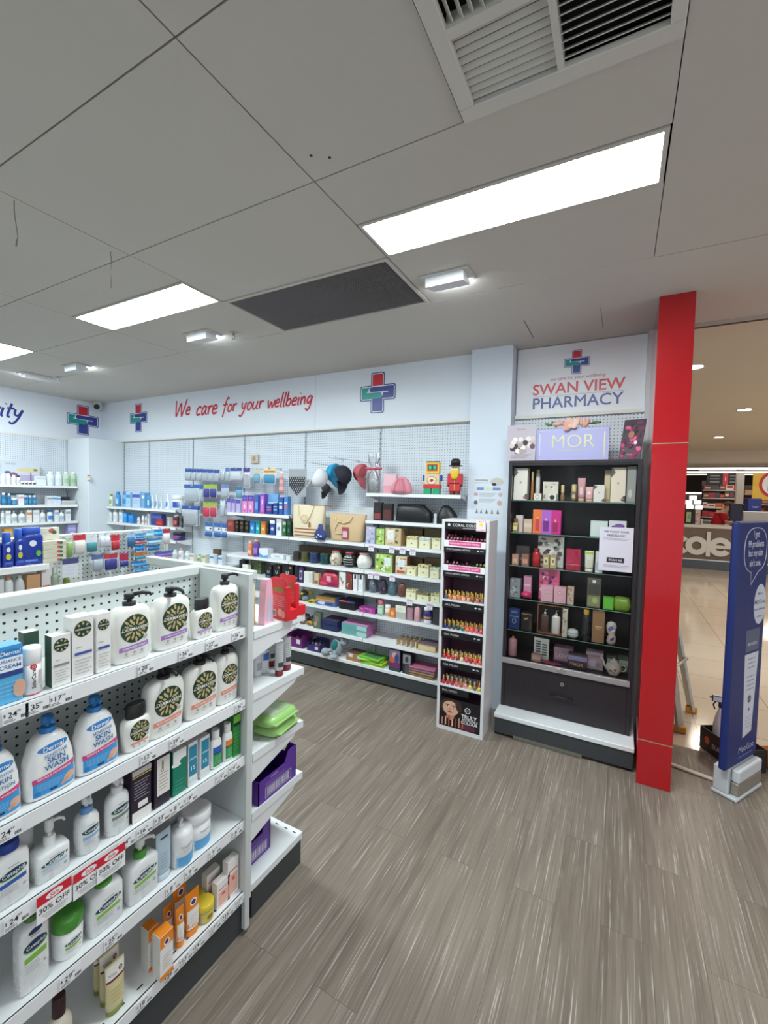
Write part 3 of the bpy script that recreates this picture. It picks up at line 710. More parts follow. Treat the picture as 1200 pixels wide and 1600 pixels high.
def jar(label, cat, r, h, col, lidcol, lidh, spec, loc, rz, name='jar', group=None, gloss=.3):
    t = thing(name, label, cat, loc, rz, group); hb = h-lidh
    S = [(0, r*.95, r*.95, 2), (.002, r*.98, r*.98, 2), (hb*.5, r, r, 2), (hb-.001, r*.98, r*.98, 2)]
    f = MB(); f.loft(S, col if isinstance(col, bpy.types.Material) else mat(col, gloss), 30); f.prints(spec or [], surf_of(S), 2*r, hb); f.build('body', t)
    f = MB(); f.loft([(hb, r*1.0, r*1.0, 2), (hb+.002, r*1.03, r*1.03, 2), (h-lidh*.12, r*1.02, r*1.02, 2), (h, r*.95, r*.95, 2)], mat(lidcol, .3), 30); f.build('lid', t); return t

# ---------- near gondola products
XF = GX+GD-.022                                   # front face of the stock
def gd(pl, pr, pt, zi, d, k=.6):
    z = GZ[zi]; xm = XF-d*.4; ym = at_x((pl+pr)/2, (pt+1200)/2, xm).y
    for _ in range(4):
        pb = proj(xm, ym, z)[1]; pm = (pt+pb)/2
        yl = at_x(pl, pm, XF-d*k).y; yr = min(1.219, at_x(pr, pm, XF-d*.25).y); ym = (yl+yr)/2
    return (XF-d/2, ym, z+.0006), (yr-yl)*.985, at_x((pl+pr)/2, pt, XF-d*.5).z-z-.0006
def gz(px, py, d): return at_x(px, py, XF-d*.5).z
GREEN = mat('24402B', .45); GOLD = mat('C9B583', .4)
def derma_spec(band, words, bh=.26):
    S = [('e', 0, .63, .36, .36*1, GREEN)]
    return S
def dermaveen(pl, pr, pt, pbody, zi, band, label, d=.062, cap='pump', nozzle=(1, 0), words='GENTLE & SOOTHING'):
    loc, w, h = gd(pl, pr, pt, zi, d); hb = gz((pl+pr)/2, pbody, d)-loc[2]
    t = thing('pump_bottle' if cap == 'pump' else 'bottle', label, 'bottle', loc, PI/2, 'leaf emblem skin care bottles')
    S = secs('round_shoulder', w, hb, d); sf = surf_of(S)
    f = MB(); f.loft(S, mat('EDECE6', .3), 32); f.build('body', t)
    g = MB(); cz = hb*.60; r = w*.36
    g.disc(0, cz, r, r, sf, GREEN, .0006, 28, 4)
    rr = random.Random(3)
    for k in range(16):
        a = 2*PI*k/16+.1; q = r*(.62 if k % 2 else .78); g.disc(q*math.cos(a), cz+q*math.sin(a), r*.19, r*.085, sf, GOLD, .0008, 8, 1, rot=a)
    for k in range(10):
        a = 2*PI*k/10; q = r*.40; g.disc(q*math.cos(a), cz+q*math.sin(a), r*.15, r*.07, sf, GOLD, .0008, 8, 1, rot=a)
    g.rect(-r*.86, r*.86, cz-r*.17, cz+r*.17, sf, GREEN, .0010, 10, 1)
    g.word('DERMAVEEN', 0, cz, r*.25, sf, mat('F4F4EE', .4), .0022, .014, fit=r*1.78)
    g.disc(w*.28, cz-hb*.19, w*.065, w*.065, sf, mat('F4F4EE'), .0012, 14, 1); g.disc(w*.28, cz-hb*.19, w*.055, w*.055, sf, mat('B9BAB4'), .0014, 14, 1)
    if hb > .1:
        g.rect(-w*.38, w*.36, hb*.225, hb*.31, sf, mat(band, .4), .0007, 10, 1, slant=hb*.035)
        g.word(words, -w*.01, hb*.268, hb*.026, sf, mat('FFFFFF'), .0016, .01, fit=w*.60, rot=.04)
    else: g.rect(-w*.32, w*.32, hb*.22, hb*.28, sf, mat(band, .4), .0007, 8, 1)
    for k in range(3):
        xx = (-.22+.2*k)*w; g.disc(xx, hb*.17, w*.035, w*.035, sf, mat('A9AAA4'), .0007, 10, 1); g.rect(xx-w*.06, xx+w*.06, hb*.115, hb*.122, sf, mat('9C9D97'), .0007, 3)
    g.build('printed_label', t)
    if cap == 'pump': pump_part(t, hb-.003, w*.155, h-hb+.003, BLACK, nozzle, w*.52)
    else: flip_part(t, hb-.004, w*.34, d*.36, h-hb+.004, BLACK)
    return t
PUR, PNK = 'A87BC2', 'E9967C'
dermaveen(168, 236, 927, 945, 0, PUR, 'leaf emblem pump bottle with purple band, leftmost on the top shelf', nozzle=(.95, -.3), words='SOAP-FREE WASH')
dermaveen(235, 297, 917, 931, 0, PUR, 'leaf emblem pump bottle with purple band, spout facing forward, middle of top shelf', nozzle=(0, -1), words='SHAMPOO & CONDITIONER')
dermaveen(298, 333, 935, 950, 0, PUR, 'small leaf emblem bottle with black flip cap on the top shelf', d=.045, cap='flip')
dermaveen(330, 384, 896, 912, 0, PUR, 'leaf emblem pump bottle with purple band at right end of the top shelf', nozzle=(1, -.1), words='CONDITIONER')
dermaveen(188, 236, 1098, 1118, 1, PNK, 'small leaf emblem bottle with black flip cap and peach band, second shelf', d=.05, cap='flip')
dermaveen(222, 288, 1043, 1058, 1, PNK, 'leaf emblem pump bottle with peach band, leftmost on second shelf', nozzle=(0, -1), words='MOISTURISING LOTION')
dermaveen(283, 341, 1021, 1036, 1, PNK, 'leaf emblem pump bottle with peach band, middle of the three on second shelf', nozzle=(0, -1), words='MOISTURISING LOTION')
dermaveen(332, 383, 1004, 1018, 1, PNK, 'leaf emblem pump bottle with peach band at right end of second shelf', nozzle=(0, -1), words='MOISTURISING LOTION')
# cartons, top shelf
loc, w, h = gd(-14, 32, 1006, 0, .05)
carton('blue and white skin cream carton at left edge of the top shelf', 'carton', w, h, .05, '58B0E0', [('r', -.5, .5, .80, 1, '3F9AD6'), ('e', 0, .87, .46, .075, '2C7FC4'), ('t', 'Dermal', .02, .875, .10, 'FFFFFF', {'shear': .15, 'mw': .8}), ('r', -.5, .5, .56, .80, 'F2F5F8'), ('t', 'CREAM', .0, .64, .095, '2E6FB4', {'mw': .85}), ('t', 'URIANCE', 0, .74, .06, '2E6FB4'), ('r', -.5, .5, .47, .55, '2A3F86'), ('e', .36, .22, .26, .16, 'D9A98E'), ('l', -.42, .3, .12, .40, 4, '8FD0F0')], loc, PI/2, top='3F9AD6')
loc, w, h = gd(32, 67, 1010, 0, .040)
t = thing('lotion_canister', 'white round sunscreen canister with red logo on the top shelf', 'bottle', loc, PI/2); r = w/2
f = MB(); S = [(0, r*.98, r*.98, 2), (h*.66, r, r, 2)]; f.loft(S, mat('F1F0EE', .3), 26); sf = surf_of(S)
f.word('SolarCare', -r*.15, h*.34, r*.42, sf, INK, .0008, .012, rot=PI/2); f.disc(-r*.15, h*.60, r*.34, r*.34, sf, RED, .0006); f.word('33', -r*.15, h*.60, r*.3, sf, TK, .0009)
f.rect(-r*.9, r*.9, h*.645, h*.655, sf, RED, .0006, 8); f.rect(r*.35, r*.8, h*.2, h*.5, sf, mat('C9B6B4'), .0006, 4); f.rect(-r*.9, r*.9, .0, h*.015, sf, RED, .0006, 8); f.build('body', t)
f = MB(); f.lathe([(r*.99, h*.66), (r*1.02, h*.665), (r*1.02, h*.96), (r*.93, h)], mat('F6F6F4', .25), 26); f.build('cap', t)
def leafbox(pl, pr, pt, d, col, side, band, label):
    loc, w, h = gd(pl, pr, pt, 0, d)
    spec = [('e', 0, .80, .40, .40*w/h, GREEN)]+[('e', .28*math.cos(k*PI/4), .80+.28*w/h*math.sin(k*PI/4), .07, .025*w/h*2, GOLD, k*PI/4) for k in range(8)]+[('r', -.38, .38, .80-.07*w/h, .80+.07*w/h, GREEN), ('t', 'DERMAVEEN', 0, .80, .03, 'F4F4EE', {'mw': .72})]
    spec += [('r', -.40, .40, .40, .44, band), ('t', 'DAILY', -.2, .52, .022, '555555'), ('l', -.38, .38, .08, .34, 5, 'B3B4B2')]
    return carton(label, 'carton', w, h, d, col, spec, loc, PI/2, side=side, top='E3E4E2')
leafbox(74, 108, 990, .036, 'EBEAE6', '2B4A3A', '8A8C8A', 'leaf emblem carton with dark green side on the top shelf')
loc2 = gd(54, 76, 988, 0, .036)
carton('leaf emblem carton with dark green side, standing one row further back', 'carton', .034, loc2[2]-.004, .030, '2B4A3A', [], (loc2[0][0]-.055, loc2[0][1]-.004, GZ[0]), PI/2, top='DADBD8')
leafbox(104, 143, 961, .045, 'ECEBE7', None, '3F4FA8', 'leaf emblem carton with blue band, left of a matching pair')
leafbox(143, 170, 956, .040, 'ECEBE7', None, '3F4FA8', 'leaf emblem carton with blue band, right of a matching pair beside a pump bottle')
loc, w, h = gd(296, 316, 932, 0, .045)
bottle('small black capped bottle half hidden behind the flip cap bottle, top shelf', 'bottle', .04, h*.78, .035, 'EDECE6', 'round_shoulder', None, (loc[0]-.058, loc[1]-.006, GZ[0]), PI/2, ('flip', .014, .013, h*.24, '1B1B1D'))
# skin wash, second shelf
def skinwash(pl, pr, pt, pbody, label, txt, pump=False):
    d = .075; loc, w, h = gd(pl, pr, pt, 1, d); hb = gz((pl+pr)/2+4, pbody, d)-loc[2]
    t = thing('pump_bottle', label, 'bottle', loc, PI/2, 'large blue capped wash bottles'); S = secs('taper', w, hb, d); sf = surf_of(S)
    f = MB(); f.loft(S, mat('F0F0EF', .28), 32); f.build('body', t); g = MB(); BL = mat('3E9ADB', .35)
    g.disc(0, hb*.80, w*.30, hb*.062, sf, mat('2F86CC', .35), .0008, 24, 4, rot=.08)
    g.word('Dermal', 0, hb*.80, hb*.075, sf, mat('FFFFFF'), .0024, .012, .15, fit=w*.42, rot=.08)
    for k, wd in enumerate(txt): g.word(wd, w*.04, hb*(.685, .600, .495)[k], hb*.075, sf, mat('2B6FA8'), .0022, .012 if k else .004, fit=w*(.46, .36, .48)[k] if wd != 'LOTION' else w*.50, rot=.07)
    g.rect(-w*.40, w*.42, hb*.06, hb*.36, sf, BL, .0006, 12, 4)
    g.rect(-w*.41, w*.43, hb*.32, hb*.40, sf, mat('CF4A86', .35), .0009, 12, 1, slant=hb*.09); g.word('GENTLE & NOURISHING', 0, hb*.36, hb*.03, sf, mat('FFFFFF'), .0012, .01, fit=w*.66, rot=.10)
    g.disc(w*.30, hb*.19, w*.13, hb*.075, sf, mat('DDB096', .5), .0009, 14, 2, rot=.5); g.disc(w*.2, hb*.14, w*.1, hb*.03, sf, mat('D2A084', .5), .0011, 12, 1, rot=.6)
    g.disc(-w*.33, hb*.11, w*.06, w*.06, sf, mat('2F7FC0'), .0009, 14, 1); g.rect(-w*.1, w*.05, hb*.09, hb*.12, sf, mat('232B45'), .0009, 3)
    for k in range(4): g.rect(-w*.34, w*(.1+.03*k), hb*(.155+.03*k), hb*(.161+.03*k), sf, mat('A9D5F2'), .0009, 6)
    g.build('printed_label', t); CB = mat('2E7FC2', .3)
    pump_part(t, hb-.004, w*.16, h-hb+.006, CB, (0, -1), w*.26)
skinwash(30, 118, 1118, 1140, 'large blue capped skin wash bottle, left of two fully visible on second shelf', ('SENSITIVE', 'SKIN', 'WASH'))
skinwash(110, 185, 1088, 1108, 'large blue capped skin wash bottle, right of two beside small flip cap bottle', ('SENSITIVE', 'SKIN', 'WASH'))
skinwash(-48, 33, 1152, 1172, 'large blue capped skin lotion bottle cut off by the left edge', ('SENSITIVE', 'SKIN', 'LOTION'))
# oval-logo bottles, third and fourth shelves
LB = mat('1F3A68', .35); LG = mat('86BE4A', .35)
def oval_logo(g, sf, w, hb, z, sub, lines=2, wide=.40, slant=.0):
    g.disc(0, hb*z, w*wide, hb*.085, sf, LG, .0007, 24, 2, rot=.12); g.disc(0, hb*(z+.008), w*(wide-.02), hb*.072, sf, LB, .001, 24, 2, rot=.12)
    g.word('Cetaphil', 0, hb*(z+.004), hb*.07, sf, mat('F5F6F7'), .0024, .012, fit=w*wide*1.55, rot=.08)
    g.rect(-w*.36, w*.36, hb*(z-.20), hb*(z-.12), sf, sub, .0008, 10, 1, slant=hb*.03)
    for k in range(lines+2): g.rect(-w*.34, w*(.1+.05*(k % 2)), hb*(z-.25-.035*k), hb*(z-.243-.035*k), sf, mat('A9B0B5'), .0008, 6)
    g.rect(-w*.16, w*.16, hb*(z+.13), hb*(z+.15), sf, mat('B9BAB6'), .0008, 5); g.disc(w*.30, hb*(z-.33), w*.05, w*.05, sf, mat('B3B7BB'), .0008, 12, 1)
def cetaphil(pl, pr, pt, pbody, zi, label, sub, cap, d=.06, shape='square', logo=.62):
    loc, w, h = gd(pl, pr, pt, zi, d); hb = gz((pl+pr)/2, pbody, d)-loc[2]
    t = thing('pump_bottle' if cap[0] == 'pump' else 'bottle', label, 'bottle', loc, PI/2, 'oval logo skin cleanser bottles'); S = secs(shape, w, hb, d); sf = surf_of(S)
    f = MB(); f.loft(S, mat('EEF0F0', .28), 32); f.build('body', t); g = MB(); oval_logo(g, sf, w, hb, logo, M(sub)); g.build('printed_label', t)
    if cap[0] == 'pump': pump_part(t, hb-.003, w*cap[3], h-hb+.003, M(cap[1]), cap[4], w*.42, M(cap[2]))
    else: flip_part(t, hb-.004, w*cap[2], d*cap[3], h-hb+.004, M(cap[1]))
    return t
cetaphil(-20, 45, 1312, 1325, 2, 'blue capped oval logo cleanser at the left edge, third shelf', '2F5FB0', ('flip', '24439C', .30, .36))
cetaphil(47, 108, 1278, 1318, 2, 'white pump oval logo cleanser on the third shelf above the sale tag', 'A9CBE3', ('pump', 'EEF0F0', 'EEF0F0', .17, (.9, -.4)))
cetaphil(115, 157, 1242, 1266, 2, 'slim oval logo foam bottle with blue collar on the third shelf', '8FB6E0', ('pump', '6E9FD6', 'F1F3F4', .27, (0, -1)), shape='oval', logo=.60)
cetaphil(162, 204, 1211, 1234, 2, 'slim white lotion bottle with grey panel and pink flash, third shelf', '7F8A86', ('pump', 'EEF0F0', 'EEF0F0', .24, (0, -1)), d=.05, shape='oval', logo=.60)
loc, w, h = gd(36, 74, 1284, 2, .06)
bottle('white pump bottle standing in the back row of the third shelf', 'bottle', .055, h*.78, .05, 'DDE0E0', 'square', None, (loc[0]-.085, loc[1], GZ[2]), PI/2, ('pump', .012, h*.22, 'E4E6E6', (1, 0), .03))
cetaphil(132, 191, 1374, 1378, 3, 'green capped oval logo lotion bottle beside the green tub, fourth shelf', '8CC152', ('flip', '4E9A3A', .25, .34), logo=.60)
cetaphil(192, 246, 1308, 1336, 3, 'oval logo pump bottle with green collar on the fourth shelf', '8CC152', ('pump', '4E9A3A', 'E9ECEA', .19, (.85, -.5)), logo=.62)
d = .05; loc, w, h = gd(21, 77, 1430, 3, d)
t = thing('bottle', 'tall flat oval logo bottle left of the green lidded tub, fourth shelf', 'bottle', loc, PI/2); S = secs('square', w*.96, h*.96, d); sf = surf_of(S)
f = MB(); f.loft(S, mat('EEF0F0', .28), 32); f.build('body', t); g = MB(); oval_logo(g, sf, w*.96, h, .66, LG); g.disc(0, h*.86, w*.22, h*.035, sf, LB, .001, 20, 2, rot=.1); g.build('printed_label', t); flip_part(t, h*.95, w*.2, d*.3, h*.08, mat('4E8A3A'))
d = .10; loc, w, h = gd(76, 133, 1412, 3, d, .5); r = w*.47
t = thing('tub', 'wide white tub with a glossy green lid under the sale tag', 'jar', (XF-r, loc[1], GZ[3]), PI/2); hb = h*.62; S = [(0, r*.93, r*.93, 2), (.003, r*.96, r*.96, 2), (hb, r, r, 2)]; sf = surf_of(S)
f = MB(); f.loft(S, mat('EFF0EF', .3), 36); f.build('body', t); g = MB(); oval_logo(g, sf, r*1.5, hb, .60, LG); g.build('printed_label', t)
f = MB(); f.lathe([(r*1.0, hb), (r*1.05, hb+.003), (r*1.05, hb+(h-hb)*.6), (r*.98, h*.96), (r*.6, h)], mat('4E9A3A', .22), 36); f.build('lid', t)
# cartons and tubes, third shelf right half
loc, w, h = gd(198, 233, 1196, 2, .045)
t = carton('dark purple and white hair treatment carton with yellow line, third shelf', 'carton', w, h, .045, '2B2233', [('r', -.5, .5, 0, .20, 'ECEAE6'), ('r', -.5, .5, .86, .88, 'E5D24A'), ('r', -.5, .5, .9, 1, 'CFCBD0'), ('l', -.4, .38, .42, .80, 7, 'B8B0BE'), ('r', -.2, .3, .25, .36, 'EDECEA')], loc, PI/2, top='D9D7D4')
loc, w, h = gd(233, 262, 1176, 2, .045)
carton('white fronted dark purple carton beside the green carton, third shelf', 'carton', w, h, .045, '2B2233', [('r', -.34, .5, .22, .95, 'E9E6DE'), ('t', 'Cream', 0, .78, .06, '2B2233', {'rot': PI/2, 'mw': 2}), ('l', -.2, .4, .3, .66, 6, '8C8894')], loc, PI/2, side='2B2233')
loc, w, h = gd(263, 288, 1168, 2, .04)
carton('green carton with white wavy top on the third shelf', 'carton', w, h, .04, '128066', [('r', -.5, .5, .70, 1, 'EDF1EF'), ('e', -.2, .70, .4, .06, 'EDF1EF'), ('e', .3, .72, .3, .06, '128066'), ('l', -.35, .3, .1, .35, 3, '5FB49E')], loc, PI/2, top='EDF1EF')
for i, (a, c, tt, lb) in enumerate(((288, 306, 1157, 'left'), (307, 325, 1148, 'right'))):
    loc, w, h = gd(a, c, tt, 2, .035)
    carton('white carton with teal panel numbered 15, %s one of the pair' % lb, 'carton', w, h, .035, 'EDEFEF', [('r', -.42, .42, .22, .92, '2A88A8'), ('t', '15', 0, .40, .10, 'FFFFFF'), ('t', 'CREAM', 0, .62, .06, 'FFFFFF', {'mw': .7}), ('r', -.5, .5, 0, .14, 'D9E0DF')], loc, PI/2)
for a, c, tt, pc, tb, lb in ((327, 347, 1139, 1151, '2B5FB5', 'slim white bottle with blue and green label, third shelf'), (347, 364, 1129, 1141, 'E5823A', 'slim white bottle with orange and green label beside green carton')):
    loc, w, h = gd(a, c, tt, 2, .032); hb = gz((a+c)/2, pc, .032)-loc[2]
    bottle(lb, 'bottle', w, hb, .032, 'F1F3F2', 'oval', [('r', -.40, .40, .08, .56, '2F9A55'), ('r', -.40, .40, .52, .72, tb), ('r', -.40, .40, .49, .52, '1E2A55'), ('l', -.3, .3, .15, .42, 4, '9FD3AE')], loc, PI/2, ('screw', w*.30, h-hb, 'F1F3F2'))
loc, w, h = gd(358, 383, 1112, 2, .04)
carton('bright green medicated wash carton at right end of the third shelf', 'carton', w, h, .04, '2E8A3E', [('r', -.5, .5, .82, 1, '7BC043'), ('r', -.5, .5, .74, .82, '1C2B22'), ('l', -.35, .35, .15, .6, 5, '6DBB78')], loc, PI/2, top='7BC043')
# fourth shelf right half
loc, w, h = gd(242, 269, 1297, 3, .035)
tube_pack('pale blue squeeze tube standing on its cap, fourth shelf', 'tube', w, h, .035, 'BBD0DC', [('r', -.25, .25, .84, .88, '2F4468'), ('l', -.3, .2, .25, .6, 6, '8FA9B9')], loc, PI/2, 'C6D6E0')
loc, w, h = gd(267, 301, 1276, 3, .05, .5); hb = gz(284, 1289, .05)-loc[2]
bottle('white and blue round pump bottle beside the white and blue tub', 'bottle', w, hb, w, 'EDEEEE', 'cyl', [('r', -.42, .42, .03, .30, '5FAADB'), ('t', 'hope\'s', 0, .55, .10, '9AA3A8', {'mw': .6, 'bold': 0}), ('l', -.2, .2, .38, .48, 2, 'B6BEC2')], loc, PI/2, ('pump', .009, h-hb, 'EDEEEE', (-.7, -.7), .028))
loc, w, h = gd(294, 334, 1263, 3, .06, .5)
jar('white screw lid tub with blue base band on the fourth shelf', 'jar', w/2, h, 'EDEEEE', 'F2F3F3', h*.28, [('r', -.42, .42, .03, .40, '5FAADB'), ('t', 'hope\'s', 0, .68, .11, '9AA3A8', {'mw': .5, 'bold': 0})], (XF-w/2, loc[1], GZ[3]), PI/2, 'tub')
loc, w, h = gd(292, 312, 1252, 3, .04)
carton('white carton standing behind the white and blue tub', 'carton', .034, h, .03, 'E6E8E8', [('r', -.4, .4, .3, .5, 'C3D3DF')], (XF-.115, loc[1]-.02, GZ[3]), PI/2)
# bottom shelf
loc, w, h = gd(70, 116, 1553, 4, .06); hb = h*.72
bottle('cream body lotion bottle with dark brown cap, bottom shelf', 'bottle', w, hb, .055, 'D9D2C0', 'oval', [('r', -.3, .3, .3, .6, 'C6BCA5')], loc, PI/2, ('screw', w*.26, h-hb, '3A2020'))
for i, (a, c, tt, back, lb) in enumerate(((162, 197, 1501, 0, 'front cream squeeze tube of three with maroon line and big e'), (158, 193, 1489, .04, 'middle cream squeeze tube of three, behind the front one'), (148, 181, 1481, .09, 'rearmost cream squeeze tube of three with maroon line'))):
    loc, w, h = gd(a, c, tt, 4, .036)
    if back: loc = (XF-.018-back, at_x((a+c)/2, 1545, XF-back).y, GZ[4]); w *= 1+.3*back/.5; h = at_x((a+c)/2, tt, XF-back).z-GZ[4]
    tube_pack(lb, 'tube', w, h, .036, 'D8CC9A', [('r', -.47, .47, .72, .97, 'F0EEE4'), ('r', -.46, .46, .68, .72, '6A2A35'), ('t', 'Vita', -.16, .80, .07, '8A8478', {'mw': .5, 'bold': 0}), ('t', 'e', .24, .82, .13, '6A2A35'), ('l', -.3, .3, .25, .55, 4, 'B9AA78')], loc, PI/2, '7F8A3E', group='cream squeeze tubes on the bottom shelf', caph=.1)
ORG = 'F08A1E'
for a, c, tt, pb, lb in ((228, 248, 1441, 1515, 'left'), (246, 271, 1449, 1527, 'right')):
    q = at_z((a+c)/2, pb, GZ[4]); y0, y1 = at_x(a, (tt+pb)/2, q.x-.012).y, at_x(c, (tt+pb)/2, q.x).y
    carton('orange and white cream carton, %s of the touching pair on bottom shelf' % lb, 'carton', (y1-y0)*.96, at_x((a+c)/2, tt, q.x-.02).z-GZ[4], .04, 'F0EDE8', [('r', -.5, .5, .72, 1, ORG), ('e', 0, .80, .22, .08, 'F4F0EA'), ('e', 0, .81, .14, .05, '4A2F7A'), ('r', -.5, .5, 0, .10, ORG), ('l', -.3, .3, .2, .55, 5, 'B8B2B8')], (q.x-.02, (y0+y1)/2, GZ[4]), PI/2, top=ORG, side='E8E4E0')
for a, c, tt, back, lb in ((288, 313, 1391, 0, 'orange and white squeeze tube at the front, beside the yellow lidded jar'), (273, 289, 1417, 0, 'small orange and white squeeze tube between carton pair and larger tube'), (272, 297, 1378, .06, 'large orange squeeze tube standing behind the front one'), (257, 275, 1417, .055, 'orange squeeze tube standing behind the orange carton pair')):
    loc, w, h = gd(a, c, tt, 4, .03)
    if back: loc = (XF-.015-back, at_x((a+c)/2, 1430, XF-back).y, GZ[4]); h = at_x((a+c)/2, tt, XF-back).z-GZ[4]
    tube_pack(lb, 'tube', w, h, .032, ORG, [('r', -.42, .42, .18, .62, 'F2EEE8'), ('e', 0, .76, .24, .075, 'F4F0EA'), ('e', 0, .76, .16, .05, '4A2F7A'), ('l', -.25, .25, .25, .52, 4, 'C6BEBE')], loc, PI/2, ORG, group='orange squeeze tubes on the bottom shelf')
loc, w, h = gd(308, 334, 1405, 4, .045, .5)
jar('small jar with bright yellow lid on the bottom shelf', 'jar', w/2, h, 'B9B27A', 'E5C83A', h*.36, [('r', -.4, .4, .15, .8, 'D8C65A'), ('e', 0, .5, .2, .2, '9C7A2A')], loc, PI/2)
jar('second yellow lidded jar half hidden behind the front jar', 'jar', w/2, h, 'B9B27A', 'C9B23A', h*.36, [], (loc[0]-.05, loc[1]+.0, GZ[4]), PI/2)
for a, c, tt, back, lb in ((333, 358, 1371, 0, 'pale pink and white carton, front left of three near shelf end'), (350, 374, 1338, .012, 'tallest pale pink and white carton at right end of bottom shelf'), (322, 348, 1360, .05, 'plain pale carton behind the front pink carton, bottom shelf')):
    loc, w, h = gd(a, c, tt, 4, .03); 
    if back > .02: loc = (XF-.015-back, at_x((a+c)/2, 1400, XF-back).y-.004, GZ[4]); h = at_x((a+c)/2, tt, XF-back).z-GZ[4]
    carton(lb, 'carton', w*.92, h, .03, 'F2ECE8', [('r', -.38, .38, .08, .60, 'F0B8A6'), ('r', -.38, .38, .70, .73, 'C8505A'), ('e', 0, .48, .14, .05, 'E0645E'), ('l', -.25, .25, .15, .4, 3, 'F7DCD2')], loc, PI/2)

# ================================================================== END DISPLAY STOCK (faces +Y, seen from its side)
# yellow and pink shaped gift packs, red hanging cartons on the top shelf
def shaped_pack(x, y, z, wd, dp, h, col, inner, label, rz):
    f = MB(); f.prism([(-wd/2, 0), (wd/2, 0), (wd*.44, h*.55), (wd*.32, h*.82), (wd*.20, h), (-wd*.22, h), (-wd*.36, h*.8), (-wd*.46, h*.5)], 1, -dp/2, dp/2, mat(col, .4))
    f.flat([(a*wd, c*h) for a, c in ((-.26, .06), (.26, .06), (.22, .4), (.1, .62), (-.1, .62), (-.22, .4))], [(0, 1, 2, 3, 4, 5)], FLATY(-dp/2), mat(inner, .3), .0006)
    solo('gift_pack', f, label, 'pack', (x, y, z), rz, 'shaped card packs on the end display')
shaped_pack(-1.372, 1.335, 1.21, .085, .035, .225, 'E4DE86', 'C9CFD6', 'yellow shaped card pack on the end display top shelf', PI/2+.3)
shaped_pack(-1.325, 1.398, 1.21, .075, .03, .19, 'E9AFC4', 'B9BED2', 'pink shaped card pack in front of the yellow one on end display', PI/2+.25)
def red_carton(x, y, label, rz):
    t = thing('hanging_carton', label, 'carton', (x, y, 1.21), rz, 'red cartons on the end display')
    f = MB(); R = mat('D8232F', .35); wd, h, d = .115, .185, .02
    f.box(-wd/2, wd/2, -d/2, d/2, 0, h*.80, R); f.prism(rrect(-wd/2, wd/2, h*.80, h, .018), 1, d/2-.003, d/2, R)
    f.box(-wd/2, wd/2, -d/2-.04, -d/2, 0, .045, R)
    f.build('box', t); g = MB(); s = FLATY(d/2+.0006)
    g2 = MB(); fl = FLATY(0)
    g2.disc(0, h*.72, wd*.34, h*.06, fl, mat('8A7A2A'), .0012); 
    for k in range(6): g2.rect(-wd*.42, wd*(.42-.05*(k % 2)), h*(.56-.045*k), h*(.568-.045*k), fl, mat('F0B9B4'), .0012)
    g2.rect(-wd*.42, -wd*.1, h*.06, h*.22, fl, mat('E9E4DC'), .0012)
    xx = -wd*.40
    r = random.Random(2)
    while xx < -wd*.13: q = r.choice((.001, .0018, .0026)); g2.rect(xx, xx+q, h*.08, h*.2, fl, INK, .0016); xx += q+.0014
    g2.disc(wd*.12, h*.18, wd*.14, h*.10, fl, mat('EBA58E'), .0014); g2.disc(wd*.3, h*.15, wd*.12, h*.09, fl, mat('E2907A'), .0015)
    o = g2.build('printed_back', t, (0, d/2, 0), PI)
red_carton(-1.315, 1.475, 'red hanging carton showing its printed back and barcode, nearest the camera', PI-.15+0)
red_carton(-1.335, 1.558, 'red hanging carton standing behind the first on the end display', PI-.15)
# dark red capped tubes, second shelf
for i, (px, py, off, lb) in enumerate(((436, 1055, 0, 'front grey tube with dark red cap, nearest the shelf corner'), (448, 1046, 0, 'grey tube with dark red cap, furthest right on the shelf'), (424, 1040, 0, 'grey tube with dark red cap behind the front one'))):
    q = at_z(px, py, .955)
    tube_pack(lb, 'tube', .043, .15, .04, 'C9CACB', [('r', -.3, .3, .28, .42, '3A3A3E'), ('l', -.35, .3, .45, .85, 7, '8A8A90')], (q.x, q.y, .955), PI/2-.3, '7A1F2E', group='dark red capped tubes on the end display', caph=.18)
q = at_z(400, 1054, .955); bottle('white bottle with black cap lying deeper on the tube shelf', 'bottle', .05, .12, .05, 'D9DADC', 'cyl', [('r', -.3, .3, .2, .5, 'A9AAB0')], (q.x, q.y, .955), PI/2, ('screw', .016, .03, '2A2A2E'))
q = at_z(412, 1050, .955); bottle('white and blue bottle standing beside the grey tubes', 'bottle', .045, .12, .045, 'E2E4E8', 'cyl', [('r', -.4, .4, .5, .9, '3F62B5')], (q.x, q.y, .955), PI/2, ('screw', .014, .02, 'E2E4E8'))
